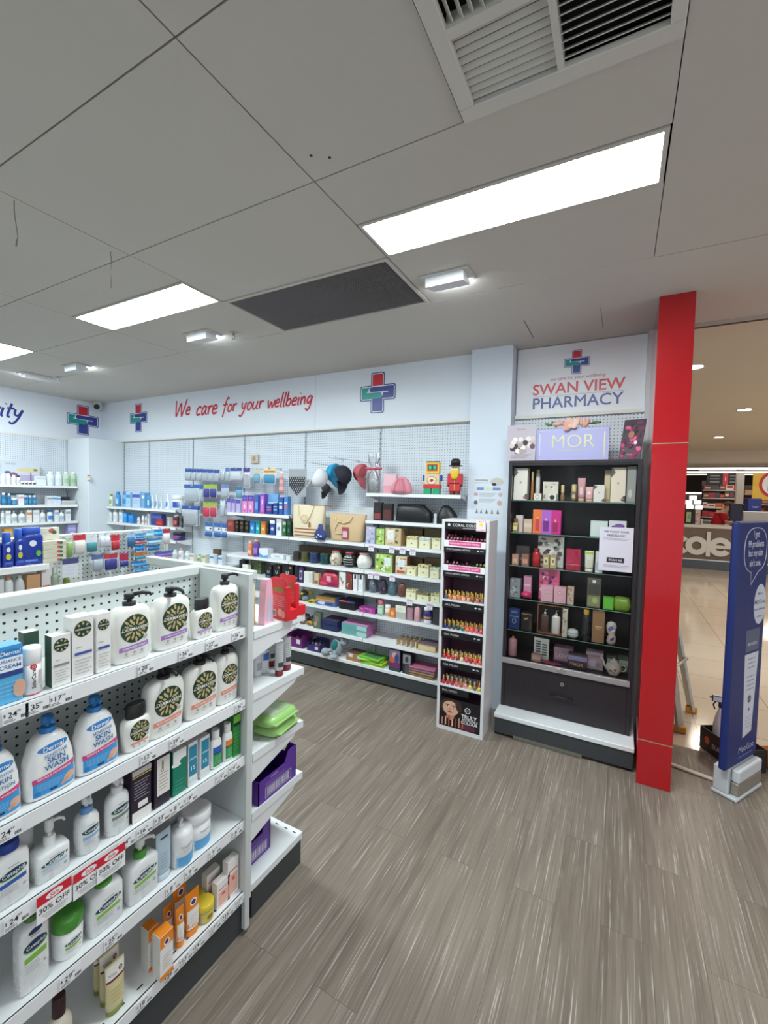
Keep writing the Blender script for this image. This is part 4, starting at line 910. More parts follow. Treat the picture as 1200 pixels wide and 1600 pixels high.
# green wipes packs, third shelf
def soft_pack(w_, d_, h_, m, seed):
    f = MB(); r = random.Random(seed); S = []
    f.loft([(0, w_*.40, d_*.40, 4), (h_*.15, w_*.46, d_*.46, 4.5), (h_*.45, w_*.48, d_*.5, 4.5), (h_*.8, w_*.45, d_*.45, 4), (h_, w_*.36, d_*.36, 3.5)], m, 36)
    for sx in (-1, 1): f.box(sx*w_*.47-.012, sx*w_*.47+.012, -d_*.40, d_*.40, h_*.38, h_*.43, m)
    for v in f.bm.verts: v.co += Vector((r.uniform(-1, 1), r.uniform(-1, 1), r.uniform(-1, 1)))*h_*.035
    return f
p0 = at_z(433, 1133, .70)
for k, (lb, dz, yy) in enumerate((('lower of two stacked green wipes packs', 0, 0), ('upper of two stacked green wipes packs', .047, -.012))):
    t = thing('wipes_pack', lb, 'wipes', (-1.345, p0.y+yy-.02, .702+dz), .15-.1*k, 'green wipes packs on the end display')
    f = soft_pack(.15, .20, .046, mat('9CC878', .3), k); f.build('body', t)
    g = MB(); g.box(-.045, .045, -.06, .06, .0445, .047, mat('BEDAA6', .3), .001); g.box(-.03, .035, -.045, -.005, .047, .0475, mat('EAF2DE', .4)); g.build('lid_flap', t)
# purple display cartons
def tray(x0, x1, y0, y1, z, hf, hb, label, writing=True):
    t = thing('display_carton', label, 'carton', ((x0+x1)/2, (y0+y1)/2, z), 0, 'purple cartons on the end display'); hx, hy = (x1-x0)/2, (y1-y0)/2
    Pm = mat('5A2E96', .4); th = .004
    f = MB(); f.box(-hx, hx, -hy, hy, 0, th, Pm); f.box(-hx, -hx+th, -hy, hy, th, hb, Pm)
    f.box(-hx, hx, -hy, -hy+th, th, hf, Pm); f.prism([(-hx, th), (hx, th), (hx, hb*1.15), (hx*.4, hb*1.15), (0, hf), (-hx, hf)], 1, hy-th, hy, Pm)
    f.prism([(-hy, th), (hy, th), (hy, hb*1.15), (hy*.55, hb*1.12), (hy*.35, hf), (-hy, hf)], 0, hx-th, hx, Pm); f.build('tray', t)
    g = MB(); fl = FLATY(0); L = 2*hy
    g.rect(-L*.34, L*.36, hf*.12, hf*.58, fl, mat('B9AEC9'), .0006); g.rect(-L*.32, L*.34, hf*.15, hf*.55, fl, mat('4A2A7A'), .0008)
    r = random.Random(4); xx = -L*.30
    while xx < L*.31: q = r.choice((.002, .0035, .005)); g.rect(xx, xx+q, hf*.18, hf*.52, fl, mat('D9D2E2'), .001); xx += q+r.choice((.002, .003))
    for k in range(2): g.rect(-L*.34, L*.2, hf*(.66+.07*k), hf*(.675+.07*k), fl, mat('A48CC9'), .0006)
    if writing: g.word('ustogen', -L*.1, hf*.88, hf*.11, fl, mat('C9B6E6'), .0006, .004)
    g.build('printed_side', t, (hx, 0, 0), PI/2); return t
q0, q1 = at_x(404, 1262, -1.285), at_x(462, 1205, -1.285)
tray(-1.42, -1.285, q0.y-.0, q1.y, .45, .10, .13, 'open purple carton with barcode on the end display, above a matching one')
q0, q1 = at_x(384, 1330, -1.34), at_x(420, 1290, -1.34)
tray(-1.47, -1.345, 1.30, 1.30+.165, .15, .10, .12, 'purple carton standing on the lowest shelf of the end display', False)

# ================================================================== REAR WALL STOCK
YF = 3.505
def bk(pl, pr, pt, z, d, yf=YF, k=.5):
    xm = at_y((pl+pr)/2, pt, yf+d*.3).x
    for _ in range(4):
        pb = proj(xm, yf+d*.3, z)[1]; pm = (pt+pb)/2
        xl = at_y(pl, pm, yf+.004).x; xr = at_y(pr, pm, yf+d*k).x
        if yf < 3.5 and xl > -.9: xl, xr = max(xl, -.725), min(xr, .090)
        xm = (xl+xr)/2
    wd = max(.012, xr-xl)*.97
    return (xm, yf+d/2, z+.0006), wd, max(.012, at_y((pl+pr)/2, pt, yf+d*.35).z-z-.0006)
def C(name, label, pl, pr, pt, z, d, col, spec=None, top=None, side=None, yf=YF, group=None, cat=None, rz=0):
    loc, wd, h = bk(pl, pr, pt, z, d, yf); return carton(label, cat or 'box', wd, h, d, col, spec, loc, rz, name, group, top, side)
def Bt(name, label, pl, pr, pt, z, col, shape, spec, capf, capc, d=None, yf=YF, group=None, cat='bottle', pump=False, wf=.36):
    loc, wd, h = bk(pl, pr, pt, z, d or .05, yf); dd = d or wd; hb = h*(1-capf)
    cap = ('pump', wd*.2, h-hb, capc, (0, -1), wd*.4) if pump else (('screw', wd*wf, h-hb, capc) if capf else None)
    return bottle(label, cat, wd, hb, min(dd, wd*1.1), col, shape, spec, (loc[0], loc[1], loc[2]), 0, cap, group, name, label_part=False, seg=18)
S = SZ
# top right shelf
f = MB(); loc, wd, h = bk(571, 594, 708, S['R1'], .08)
t = thing('gift_bag', 'clear cellophane gift bag tied with red ribbon on the top shelf', 'gift', loc); CELL = glass('F4F6FA', .22, .12, .25)
f.loft([(0, wd*.42, .035, 2.5), (h*.35, wd*.46, .038, 2.4), (h*.58, wd*.16, .014, 2), (h*.62, wd*.14, .012, 2), (h*.8, wd*.42, .03, 2), (h, wd*.5, .036, 2)], CELL, 18, cap1=False); f.build('film', t)
f = MB(); f.lathe([(wd*.19, h*.575), (wd*.2, h*.60), (wd*.19, h*.625)], mat('C93A55', .3), 14, cap0=False, cap1=False)
for sx in (-1, 1): f.ball((sx*wd*.42, -.014, h*.61), wd*.32, .008, h*.035, mat('C93A55', .3), 10, 6)
f.build('ribbon', t); f = MB(); f.cbox(0, 0, .001, wd*.5, .03, h*.08, mat('3A3A42'), .002); f.ball((0, 0, h*.22), wd*.25, .024, h*.13, mat('E9EAEE', .5)); f.build('contents', t)
C('beanie_carton', 'pink carton behind the knit beanie on top shelf', 599, 621, 741, S['R1'], .05, 'E3B7C2', [('r', -.5, .5, 0, .4, 'DB97A6'), ('l', -.3, .3, .5, .9, 4, 'F1D8DE')], yf=YF+.03)
loc, wd, h = bk(611, 647, 745, S['R1'], .09)
t = thing('beanie', 'pink knitted beanie resting on the top right shelf', 'hat', (loc[0], loc[1]-.035, loc[2])); f = MB(); f.loft([(0, wd*.48, .045, 2.4), (h*.2, wd*.50, .05, 2.4), (h*.55, wd*.44, .045, 2.2), (h*.85, wd*.27, .03, 2), (h, wd*.1, .012, 2)], mat('D98E9C', .9), 28)
f.build('crown', t); f = MB()
for k in range(7): xx = wd*(-.3+.1*k); f.tube([(xx, -.048, h*.05), (xx*.9, -.049, h*.3), (xx*.7, -.044, h*.6), (xx*.35, -.026, h*.88)], .003, mat('CE7F8E', .9), 6)
f.build('ribbing', t)
# brick-built robot clock and guardsman
loc, wd, h = bk(660, 691, 721, S['R1'], .045); t = thing('robot_figure', 'colourful toy robot clock with green feet on the top right shelf', 'toy', loc)
def q_(name, m, *bx, bev=.002):
    f = MB()
    for a in bx: f.box(a[0]*wd, a[1]*wd, a[4] if len(a) > 4 else -.02, a[5] if len(a) > 5 else .02, a[2]*h, a[3]*h, M(m), bev)
    return f.build(name, t)
q_('foot', '1C9B6A', (-.42, -.06, 0, .17)); q_('foot', '1C9B6A', (.06, .42, 0, .17))
q_('hip', 'C8323A', (-.46, .46, .17, .30)); q_('body', 'D8C69A', (-.40, .40, .30, .60)); q_('arm', '2F4FA8', (-.5, -.41, .40, .58)); q_('arm', '2F4FA8', (.41, .5, .40, .58))
q_('head', 'E9B93A', (-.34, .38, .62, .97)); q_('antenna_bar', '3A5A3A', (-.30, .34, .96, 1.0))
f = MB(); f.rect(-.26*wd, .30*wd, .70*h, .92*h, FLATY(-.02), mat('C84A3A'), .001); f.rect(-.22*wd, .26*wd, .74*h, .88*h, FLATY(-.02), mat('1D5A4A', .2), .0015)
for s_ in (-.1, .14): f.rect((s_-.07)*wd, (s_+.07)*wd, .76*h, .86*h, FLATY(-.02), mat('3FBF8A', .2), .002)
f.build('face_panel', t)
f = MB(); f.disc(0, .42*h, .27*wd, .13*h, FLATY(-.02), mat('B33A3A'), .001, 24); f.disc(0, .42*h, .24*wd, .115*h, FLATY(-.02), mat('EDE3C9'), .0015, 24); f.disc(0, .42*h, .1*wd, .05*h, FLATY(-.02), mat('C8323A'), .002, 16)
for k in range(12): a = PI*k/6; f.disc(.19*wd*math.cos(a), .42*h+.09*h*math.sin(a), .02*wd, .01*h, FLATY(-.02), INK, .002, 6, 1)
f.tube([(0, -.0235, .42*h), (-.12*wd, -.0235, .38*h)], .0012, INK, 6); f.build('clock_dial', t)
loc, wd, h = bk(699, 723, 717, S['R1'], .04); t = thing('guardsman_figure', 'toy guardsman with black hat, yellow beard and red coat on the top shelf', 'toy', loc)
q_('boot', '6A2A22', (-.32, -.05, 0, .10)); q_('boot', '6A2A22', (.05, .32, 0, .10)); q_('coat', 'C62F3A', (-.38, .38, .10, .58)); q_('sleeve', 'C62F3A', (-.5, -.38, .28, .58)); q_('sleeve', 'C62F3A', (.38, .5, .28, .58))
q_('glove', '2A2320', (-.49, -.39, .22, .28)); q_('glove', '2A2320', (.39, .49, .22, .28))
q_('face', 'E8D2B0', (-.24, .24, .60, .80)); f = MB(); f.loft([(.42*h, wd*.12, .006, 2), (.5*h, wd*.26, .012, 2), (.62*h, wd*.30, .014, 2.2), (.68*h, wd*.28, .012, 2.5)], mat('E6BE2E', .6), 14, cy=-.022); f.build('beard', t)
f = MB(); f.lathe([(wd*.46, .80*h), (wd*.46, .82*h)], BLACK, 18); f.lathe([(wd*.30, .82*h), (wd*.33, .93*h), (wd*.22, 1.0*h)], BLACK, 18); f.build('hat', t)
f = MB()
for s_ in (-.09, .09): f.disc(s_*wd, .74*h, .03*wd, .015*h, FLATY(-.02), INK, .001, 8, 1)
f.rect(-.015*wd, .015*wd, .12*h, .42*h, FLATY(-.02), mat('E6BE2E'), .001); f.rect(-.36*wd, .36*wd, .30*h, .325*h, FLATY(-.02), INK, .001); f.build('trim', t)
# second right shelf
C('gift_carton', 'black and dark red carton, left of two on the toiletry bag shelf', 584, 598, 785, S['R2'], .05, '2A2426', [('r', -.4, .4, .08, .40, '8A3B3B'), ('l', -.3, .3, .5, .8, 3, '6A5A5A')])
C('gift_carton', 'brown black carton touching the long black toiletry bag', 598, 614, 787, S['R2'], .05, '3A2A28', [('r', -.4, .4, .08, .62, '5C2E30'), ('r', -.4, .4, .66, .9, '231C1C')])
def soft_bag(name, label, pl, pr, pt, z, d, sects, m, extras=None):
    loc, wd, h = bk(pl, pr, pt, z, d); t = thing(name, label, 'bag', loc)
    f = MB(); f.loft([(a*h, b*wd/2, c*d/2, n, dx*wd, 0) for a, b, c, n, dx in sects], m, 28); f.build('body', t); return t, wd, h
BK = mat('17171A', .45)
t, wd, h = soft_bag('toiletry_bag', 'long black toiletry bag lying on the shelf above the floral boxes', 615, 677, 788, S['R2'], .12, [(0, .95, .9, 3.5, 0), (.08, 1, 1, 3.5, 0), (.55, .97, .97, 3.2, 0), (.85, .8, .85, 3, -.07), (1, .74, .5, 3, -.1)], BK)
f = MB(); f.tube([(-wd*.44, -.045, h*.9), (0, -.05, h*.93), (wd*.2, -.05, h*.9), (wd*.42, -.05, h*.55)], .003, mat('3A3A3E', .3, .6), 6); f.build('zip', t)
t, wd, h = soft_bag('toiletry_bag', 'slouching black bag with a white swing tag beside the long toiletry bag', 677, 716, 790, S['R2'], .13, [(0, .95, .9, 3, 0), (.1, 1, 1, 3, 0), (.5, .85, .9, 2.6, .02), (.85, .5, .6, 2.3, -.02), (1, .25, .4, 2, -.06)], BK)
f = MB(); f.cbox(-wd*.40, -.068, .0, wd*.12, .002, h*.55, mat('BFC3C8', .4)); f.build('swing_tag', t)
# gift boxes, right bay, two shelves
FLO = lambda s, cols, n=14: [('e', random.Random(s*31+i).uniform(-.42, .42), random.Random(s*17+i).uniform(.1, .92), random.Random(s+i).uniform(.05, .13), random.Random(s*3+i).uniform(.03, .09), cols[i % len(cols)], i) for i in range(n)]
C('gift_box', 'lilac patterned box at the left end of the gift box shelf', 572, 588, 823, S['R3'], .06, 'B9BCD6', FLO(3, ['8E8FB5', 'D9DCEC', '6F6C9A', 'CFA6BF'], 10))
C('gift_box', 'green leaf patterned gift box on the upper gift shelf', 588, 603, 826, S['R3'], .07, 'A7C96A', FLO(4, ['D8E6A0', '5E8F3A', 'EDEFD8', '7A5A4A']))
C('gift_box', 'large cream and tan floral gift box with white label, upper gift shelf', 602, 631, 825, S['R3'], .11, 'C9B58E', FLO(5, ['8A6A45', 'E6D9B5', 'A88757', '6F5A3A'], 22)+[('r', -.42, .12, .12, .92, 'E4D8B8'), ('r', -.34, .02, .38, .86, 'E9EDF0'), ('l', -.28, -.04, .45, .8, 5, 'A9AEB5'), ('l', -.36, .06, .16, .28, 2, '8A3B3B')], side='A98C5E')
C('gift_box', 'green floral gift box with white label on the lower gift shelf', 586, 617, 866, S['R4'], .09, 'A5C765', FLO(6, ['6F9A3E', 'DCE8A8', '5A4A3A', 'EFF2DC'], 20)+[('r', .05, .40, .38, .85, 'E6ECF0'), ('l', .1, .36, .45, .8, 5, 'A9AEB5'), ('l', .0, .44, .1, .28, 2, '4A4A3A')], side='8A7A55')
C('gift_box', 'red brown and white floral gift box beside the green one, lower gift shelf', 618, 639, 869, S['R4'], .09, 'DCCFB4', FLO(7, ['8A4A32', 'C99A6A', 'EDE3CC', '5F3B2A'], 16)+[('r', -.3, .34, .42, .82, 'E6ECF0'), ('l', -.22, .26, .5, .78, 4, 'A9AEB5'), ('r', -.36, .36, .06, .22, 'C0563F')], side='7A4A38')
CRM = 'E6E2BE'
def soapbox(pl, pr, pt, z, label, cols):
    loc, wd, h = bk(pl, pr, pt, z, .07)
    t = thing('soap_box', label, 'box', loc, 0, 'cream soap boxes with decorated lids on the gift shelves')
    f = MB(); f.box(-wd/2, wd/2, -.035, .035, 0, h*.72, mat(CRM, .5), .001); f.disc(0, h*.36, wd*.07, wd*.07, FLATY(-.035), mat('6E7348'), .0006, 12, 1); f.build('box', t)
    g = MB(); g.box(-wd*.51, wd*.51, -.036, .036, h*.72, h, mat(cols[0], .5), .003)
    r = random.Random(pl)
    for k in range(7): g.ball((r.uniform(-.4, .4)*wd, r.uniform(-.025, .02), h), wd*.12, .012, h*.05, mat(cols[1+k % (len(cols)-1)], .6), 8, 5)
    g.prints([('e', r.uniform(-.4, .4), r.uniform(.76, .96), .08, .05, cols[1+k % (len(cols)-1)], k) for k in range(6)], FLATY(-.036), wd, h); g.build('lid', t)
for i, (a, b_, c) in enumerate(((635, 654, 838), (655, 674, 840), (675, 690, 841))):
    soapbox(a, b_, c, S['R3'], 'cream soap box, %s from left on the upper gift shelf' % ordn(i), (('CBB98A', '8A7A3E', 'E2D8A0'), ('C9CFCE', 'E6EAE6', '9FB3B0'), ('D6D2AE', '8E9A5A', '6A7A45'))[i])
for i, (a, b_, c) in enumerate(((634, 652, 885), (653, 672, 882), (672, 688, 887))):
    soapbox(a, b_, c, S['R4'], 'cream soap box, %s from left on the lower gift shelf' % ordn(i), (('DDD6B4', 'A05A4A', 'D9C28A'), ('D9CBA0', '6F7A3A', '8A3F35'), ('D6D8B8', '7A9A8A', 'AFC0B0'))[i])
for i, (a, b_, c) in enumerate(((634, 652, 921), (652, 672, 926), (673, 689, 927))):
    soapbox(a, b_, c, S['R5'], 'cream soap box, %s from left beside the dark ceramic vases' % ordn(i), (('CFC79A', '6A6A3A', 'E2DBB0'), ('7A7450', '4A4A32', 'A09A6A'), ('B8B283', '5F6A3F', 'D9D4A6'))[i])
# brown backing cartons behind the gift boxes
for z, nm in ((S['R3'], 'upper'), (S['R4'], 'lower')):
    for i, (a, b_) in enumerate(((637, 662), (663, 689))):
        C('kraft_carton', 'plain brown carton at the back of the %s gift shelf, %s one' % (nm, ('left', 'right')[i]), a, b_, 826 if z > 1.2 else 872, z, .06, '6A5A3E', yf=3.64)
# vases
def vase(pl, pr, pt, z, col, label, bands=None, rim=None, prof=None, grp=None):
    loc, wd, h = bk(pl, pr, pt, z, .07); r = wd/2
    P = prof or [(.55, 0), (.8, .06), (1, .38), (.98, .5), (.78, .78), (.55, .92), (.58, 1)]
    t = thing('vase', label, 'vase', (loc[0], YF+r+.004, z), 0, grp); f = MB(); f.loft([(b*h, a*r, a*r, 2) for a, b in P], mat(col, .3), 24); sf = surf_of([(b*h, a*r, a*r, 2) for a, b in P]); f.build('body', t)
    if bands:
        g = MB(); g.prints(bands, sf, wd*.9, h, .001); g.build('pattern', t)
    if rim:
        g = MB(); g.lathe([(r*P[-1][0]*1.05, h*.95), (r*P[-1][0]*1.15, h*.98), (r*P[-1][0]*1.1, h*1.04)], mat(rim, .4), 20); g.build('rim', t)
vase(511, 531, 862, S['R4'], 'CFC4B0', 'beige patterned vase with pink rim beside the mugs', FLO(9, ['8A7A6A', 'A99A86', 'EDE6D8'], 16), 'C96A78')
vase(531, 553, 864, S['R4'], '232226', 'black vase with white stripes and pink rim', [('r', -.45, .45, .22+.16*k, .25+.16*k, 'E6E4E0') for k in range(4)], 'B5475A')
vase(552, 577, 866, S['R4'], 'E4E3DE', 'round white vase with pale pink rim at the shelf end', FLO(10, ['D2D1CC', 'F2F1EE'], 8), 'DDA6A2')
VP = [(.62, 0), (.85, .08), (1, .4), (.95, .65), (.7, .88), (.62, 1)]
vase(574, 588, 906, S['R5'], '6E7684', 'blue grey leaf patterned ceramic vase, leftmost of four', FLO(11, ['3F4F6E', 'A8A690', '52607A'], 14), None, VP)
vase(588, 604, 907, S['R5'], '3F3648', 'dark purple ceramic vase, second of four', FLO(12, ['5F4A6A', '2A2433', '7A6A86'], 12), None, VP)
vase(604, 619, 909, S['R5'], '56707E', 'slate blue ceramic vase, third of four', FLO(13, ['6F8A96', '3F5562'], 10), None, VP)
vase(619, 634, 912, S['R5'], '70463C', 'red brown ceramic vase, rightmost of four', FLO(14, ['8A5A4A', '54302A'], 10), None, VP)
# mugs
def mug(pl, pr, pt, z, col, label):
    loc, wd, h = bk(pl, pr, pt, z, .07); r = wd*.44
    t = thing('mug', label, 'mug', (loc[0], YF+r+.01, z), 0, 'enamel mugs on the vase shelf'); f = MB(); f.lathe([(r*.93, 0), (r, .004), (r, h)], mat(col, .35), 24, cap1=False); f.lathe([(r*.94, h), (r*.9, .004)], mat('2A2A2C', .5), 24, cap0=False); f.lathe([(r, h), (r*1.03, h+.001), (r*.94, h)], mat('C9C2AE', .4), 24, cap0=False, cap1=False); f.build('body', t)
    g = MB(); g.tube([(r*.7, -r*.7, h*.8), (r*1.1, -r*1.0, h*.75), (r*1.15, -r*1.05, h*.35), (r*.7, -r*.7, h*.22)], .004, mat(col, .35), 8); g.build('handle', t)
mug(454, 468, 862, S['R4'], '3A3A36', 'charcoal enamel mug, leftmost of four'); mug(467, 481, 863, S['R4'], '5A5A38', 'olive enamel mug, second of four')
mug(480, 496, 864, S['R4'], '2F4372', 'navy blue enamel mug, third of four'); mug(496, 512, 866, S['R4'], '1F4A50', 'dark teal enamel mug nearest the beige vase')
C('kraft_carton', 'long flat brown carton behind the mugs and vases', 466, 575, 856, S['R4'], .05, '4F3E2C', yf=3.66)
# tote bags
CAN = mat('DCC9A8', .85)
loc, wd, h = bk(453, 509, 789, S['R3'], .11)
t = thing('tote_bag', 'cream canvas tote bag with brown stripes along its base', 'bag', loc)
SS = [(0, wd*.42, .05, 5), (.02, wd*.44, .055, 5), (h*.5, wd*.47, .05, 4.5), (h*.9, wd*.5, .03, 4), (h, wd*.5, .022, 4)]; sf = surf_of(SS)
f = MB(); f.loft(SS, mat('DED0B4', .85), 32, cap1=False); f.build('body', t)
g = MB()
for k in range(3): g.rect(-wd*.44, wd*.44, h*(.05+.10*k), h*(.09+.10*k), sf, mat('9A6038', .8), .0012, 12, 1)
g.build('stripes', t)
for s_ in (-1, 1):
    g = MB(); yy = -.03; xs = [(-.27, .93), (-.24, .62), (-.14, .44), (.0, .48), (.12, .66), (.20, .93)]
    if s_ > 0:
        g.tube([(-wd*.3, -.026, h*.97), (-wd*.24, -.055, h*.72), (-wd*.12, -.058, h*.5), (wd*.02, -.06, h*.46), (wd*.12, -.058, h*.66), (wd*.2, -.026, h*.97)], .006, CAN, 8); g.build('handle', t)
g = MB(); g.disc(-wd*.06, h*.60, wd*.10, h*.10, sf, mat('B5A283', .8), .0012, 16, 1); g.disc(-wd*.06, h*.60, wd*.075, h*.075, sf, mat('DCCBA9', .85), .0016, 16, 1)
g.word('D', -wd*.06, h*.6, h*.09, sf, mat('B09468'), .0018); g.build('emblem', t)
g = MB(); g.prism([(-.012, 0), (.014, .004), (.010, .05), (-.006, .052)], 1, -.062, -.058, mat('A0652F', .6)); g.xform(Matrix.Translation((wd*.12, 0, h*.34))); g.build('leather_tag', t)
g = MB(); g.tube([(wd*.1, -.03, h*1.0), (wd*.4, -.02, h*1.0), (wd*.62, -.0, h*.995), (wd*.68, .0, h*.97)], .004, mat('8A4A35', .5), 8); g.build('leather_strap', t)
loc, wd, h = bk(509, 574, 803, S['R3'], .12)
t = thing('tote_bag', 'sand coloured canvas tote bag with long handles and pink swing tag', 'bag', loc)
SS = [(0, wd*.38, .052, 4.5), (.02, wd*.40, .058, 4.5), (h*.5, wd*.45, .055, 4), (h*.88, wd*.485, .03, 3.6), (h, wd*.5, .02, 3.6)]; sf = surf_of(SS)
f = MB(); f.loft(SS, mat('CDB08A', .85), 32, cap1=False)
f.build('body', t); g = MB(); g.tube([(-wd*.3, -.028, h*.9), (-wd*.22, -.055, h*.74), (-wd*.02, -.06, h*.66), (wd*.12, -.056, h*.74), (wd*.17, -.03, h*.92)], .006, mat('D9C19C', .85), 8); g.build('handle', t)
g = MB(); g.tube([(-wd*.15, -.055, h*.8), (-wd*.26, -.062, h*.45), (-wd*.24, -.062, h*.28), (-wd*.08, -.062, h*.26)], .006, mat('D9C19C', .85), 8); g.build('handle', t)
g = MB(); g.cbox(wd*.03, -.066, h*.10, wd*.17, .003, h*.42, mat('A8455E', .45)); g.rect(-wd*.03, wd*.09, h*.15, h*.38, FLATY(-.0676), mat('D9B7C0'), .0008); g.build('swing_tag', t)
C('stiffener_card', 'clear plastic card standing up behind the sand tote bag', 545, 584, 792, S['R3'], .01, 'D5D9DC', yf=3.64)
loc, wd, h = bk(491, 512, 819, S['R3'], .05, 3.47); t = thing('pouch', 'navy and white patterned pouch hanging between the two tote bags', 'pouch', (loc[0], 3.475, loc[2]))
f = MB(); f.loft([(0, wd*.36, .016, 2.4), (h*.2, wd*.5, .022, 2.4), (h*.45, wd*.45, .02, 2.2), (h*.7, wd*.22, .010, 2), (h, wd*.16, .006, 2)], mat('2B3B7A', .7), 20); f.build('body', t)
sf = surf_of([(0, wd*.36, .016, 2.4), (h*.2, wd*.5, .022, 2.4), (h*.45, wd*.45, .02, 2.2)]); g = MB(); g.prints([(a, b_, c/1, d_, e, col) for a, b_, c, d_, e, col in (('e', -.2, .15, .09, .06, 'B9C4DE'), ('e', .15, .25, .1, .06, 'B9C4DE'), ('e', -.05, .33, .07, .05, 'C9D2E6'))], sf, wd, h, .001); g.build('print', t)
# left bay, upper small shelf (lilac and blue cartons)
LIL = [('r', -.5, .5, .72, 1, '4A3F9A'), ('e', 0, .84, .35, .08, '6A5FC0'), ('l', -.35, .35, .2, .55, 4, '9A8FC9')]
for i, (a, b_) in enumerate(((355, 362), (362, 369), (369, 377))): C('medicine_carton', 'lilac and indigo carton, %s from left on the small upper shelf' % ordn(i), a, b_, 779+i, S['R2'], .04, 'B9B0DA', LIL)
for i, (a, b_) in enumerate(((379, 388), (388, 398))): C('medicine_carton', 'pink and indigo carton, %s of two on the small upper shelf' % ('left', 'right')[i], a, b_, 774, S['R2'], .04, 'D98CC6', [('r', -.5, .5, .68, 1, '3F3A9A'), ('e', 0, .84, .35, .09, '6F66C6'), ('e', 0, .35, .2, .12, 'F0C6E2'), ('e', 0, .12, .2, .06, 'C9489A')])
C('medicine_carton', 'blue carton standing left of the purple and pink one', 398, 406, 773, S['R2'], .05, '3E66B8', [('r', -.4, .4, .2, .6, '6FA0D8')])
C('medicine_carton', 'purple and pink striped tall carton on the small upper shelf', 406, 416, 772, S['R2'], .05, '7A4FB5', [('r', -.2, .3, .1, .9, 'C77AC9'), ('t', 'Wh', .05, .6, .12, 'F2E6F4', {'rot': PI/2}), ('r', -.5, .5, 0, .1, 'B24A96')])
C('medicine_carton', 'wide light blue carton behind the navy ones on small upper shelf', 416, 436, 772, S['R2'], .03, '6FA6DA', [('r', -.4, .4, .5, .6, 'C9DDF0'), ('l', -.4, .4, .65, .9, 3, 'A9CBEA')], yf=YF+.055)
for i, (a, b_, col) in enumerate(((416, 427, '2C3E8A'), (427, 436, '29468F'), (436, 444, '3456A0'), (444, 452, '4C84C6'))): C('medicine_carton', '%s carton, %s from left of the blue run beside the tote bag' % (('navy', 'dark blue', 'royal blue', 'sky blue')[i], ordn(i)), a, b_, (787, 786, 777, 776)[i], S['R2'], .05, col, [('r', -.4, .4, .35, .5, ('C94A8A', '6FB5E0', 'C9DDF0', 'D45A6A')[i]), ('r', -.4, .4, .62, .7, 'C9D6EE')])
# left bay, black and bright cartons
C('supplement_carton', 'brick red carton at the left end of the dark carton shelf', 355, 368, 812, S['R3'], .05, '8A3B36', [('r', -.35, .35, .5, .8, 'A85A50')])
for i, (a, b_) in enumerate(((368, 375), (375, 383), (383, 391))): C('supplement_carton', 'black carton with gold ring, %s of three' % ordn(i), a, b_, 812+i, S['R3'], .05, '1E1C1E', [('e', 0, .42, .32, .10, 'A8823A'), ('e', 0, .42, .22, .07, '1E1C1E'), ('r', -.3, .3, .75, .8, 'C9A04A')])
for i, (a, b_, col, nm) in enumerate(((391, 400, '2F86C9', 'blue'), (400, 408, '1E9AA8', 'teal'), (408, 417, 'E08A2E', 'orange'), (417, 422, '23222A', 'black'), (422, 432, '2A468F', 'navy and white'), (432, 442, 'E9EBEE', 'white'), (442, 449, '2F6A42', 'green'), (449, 456, '1F3A2E', 'dark green'))):
    C('supplement_carton', '%s carton on the shelf left of the striped tote bag' % nm, a, b_, (814, 814, 815, 815, 813, 811, 815, 815)[i], S['R3'], .05, col, [('r', -.5, .5, .78, 1, ('1E5FA0', '16707C', 'B86A1E', '3A3A44', 'EDEFF2', 'C9CDD2', 'A8C9AE', '345A48')[i]), ('e', 0, .42, .3, .12, ('9FD0EE', '8FE0DE', 'F6C98A', '4A4A55', 'C9D3E6', '6A86B5', '8ABF8E', '4F7A66')[i])], group=None)
# left bay third shelf
Bt('lotion_bottle', 'orange lotion bottle with pink cap left of the purple bottle', 386, 395, 845, S['R4'], 'E08A62', 'cyl', [('r', -.4, .4, .2, .5, 'F2C6AC')], .2, 'E6B0A0')
Bt('lotion_bottle', 'purple lotion bottle with gold cap right of the orange bottle', 395, 405, 843, S['R4'], '6A4AA0', 'cyl', [('r', -.4, .4, .2, .6, '9A7FC9')], .12, 'C9A66A')
C('tissue_carton', 'white and blue wavy carton beside the purple bottle', 405, 423, 857, S['R4'], .08, 'E4EAF0', [('p', [(-.5, 0), (.5, 0), (.5, .35), (0, .2), (-.5, .5)], '5F9AD0')])
C('tissue_carton', 'flat pale pink and white carton next to the mugs', 423, 447, 866, S['R4'], .08, 'E6EDEE', [('r', -.5, .5, 0, .25, 'B9D9DC'), ('e', 0, .6, .25, .2, 'E6B0C0')])
C('glass_tray', 'small clear plastic pack between the flat carton and charcoal mug', 447, 456, 868, S['R4'], .05, 'D5DCE0')
# left bay fourth shelf (z R5)
for i, (a, b_, cc) in enumerate(((415, 427, '2A7A9A'), (427, 441, 'B23A5A'), (441, 460, '2F5FB0'))): C('sanitary_pack', 'black pack with white U, %s' % ('smallest, leftmost of three', 'middle of three with pink base', 'widest, rightmost of three with blue base')[i], a, b_, (883, 882, 882)[i], S['R5'], .06, '17171C', [('r', -.3, .3, .04, .18, cc), ('t', 'U', 0, .48, .24, 'DADDE6'), ('e', .3, .82, .12, .06, 'C98A4A')])
C('perfume_box', 'narrow dark box beside the black packs', 461, 468, 884, S['R5'], .05, '2A2430', [('r', -.3, .3, .2, .3, '8A7A9A')])
C('perfume_box', 'dark violet box with pale label beside the white box', 467, 476, 886, S['R5'], .05, '3A2F5A', [('r', -.3, .3, .2, .8, 'B9B0C9'), ('e', 0, .5, .2, .2, '4A3F6A')])
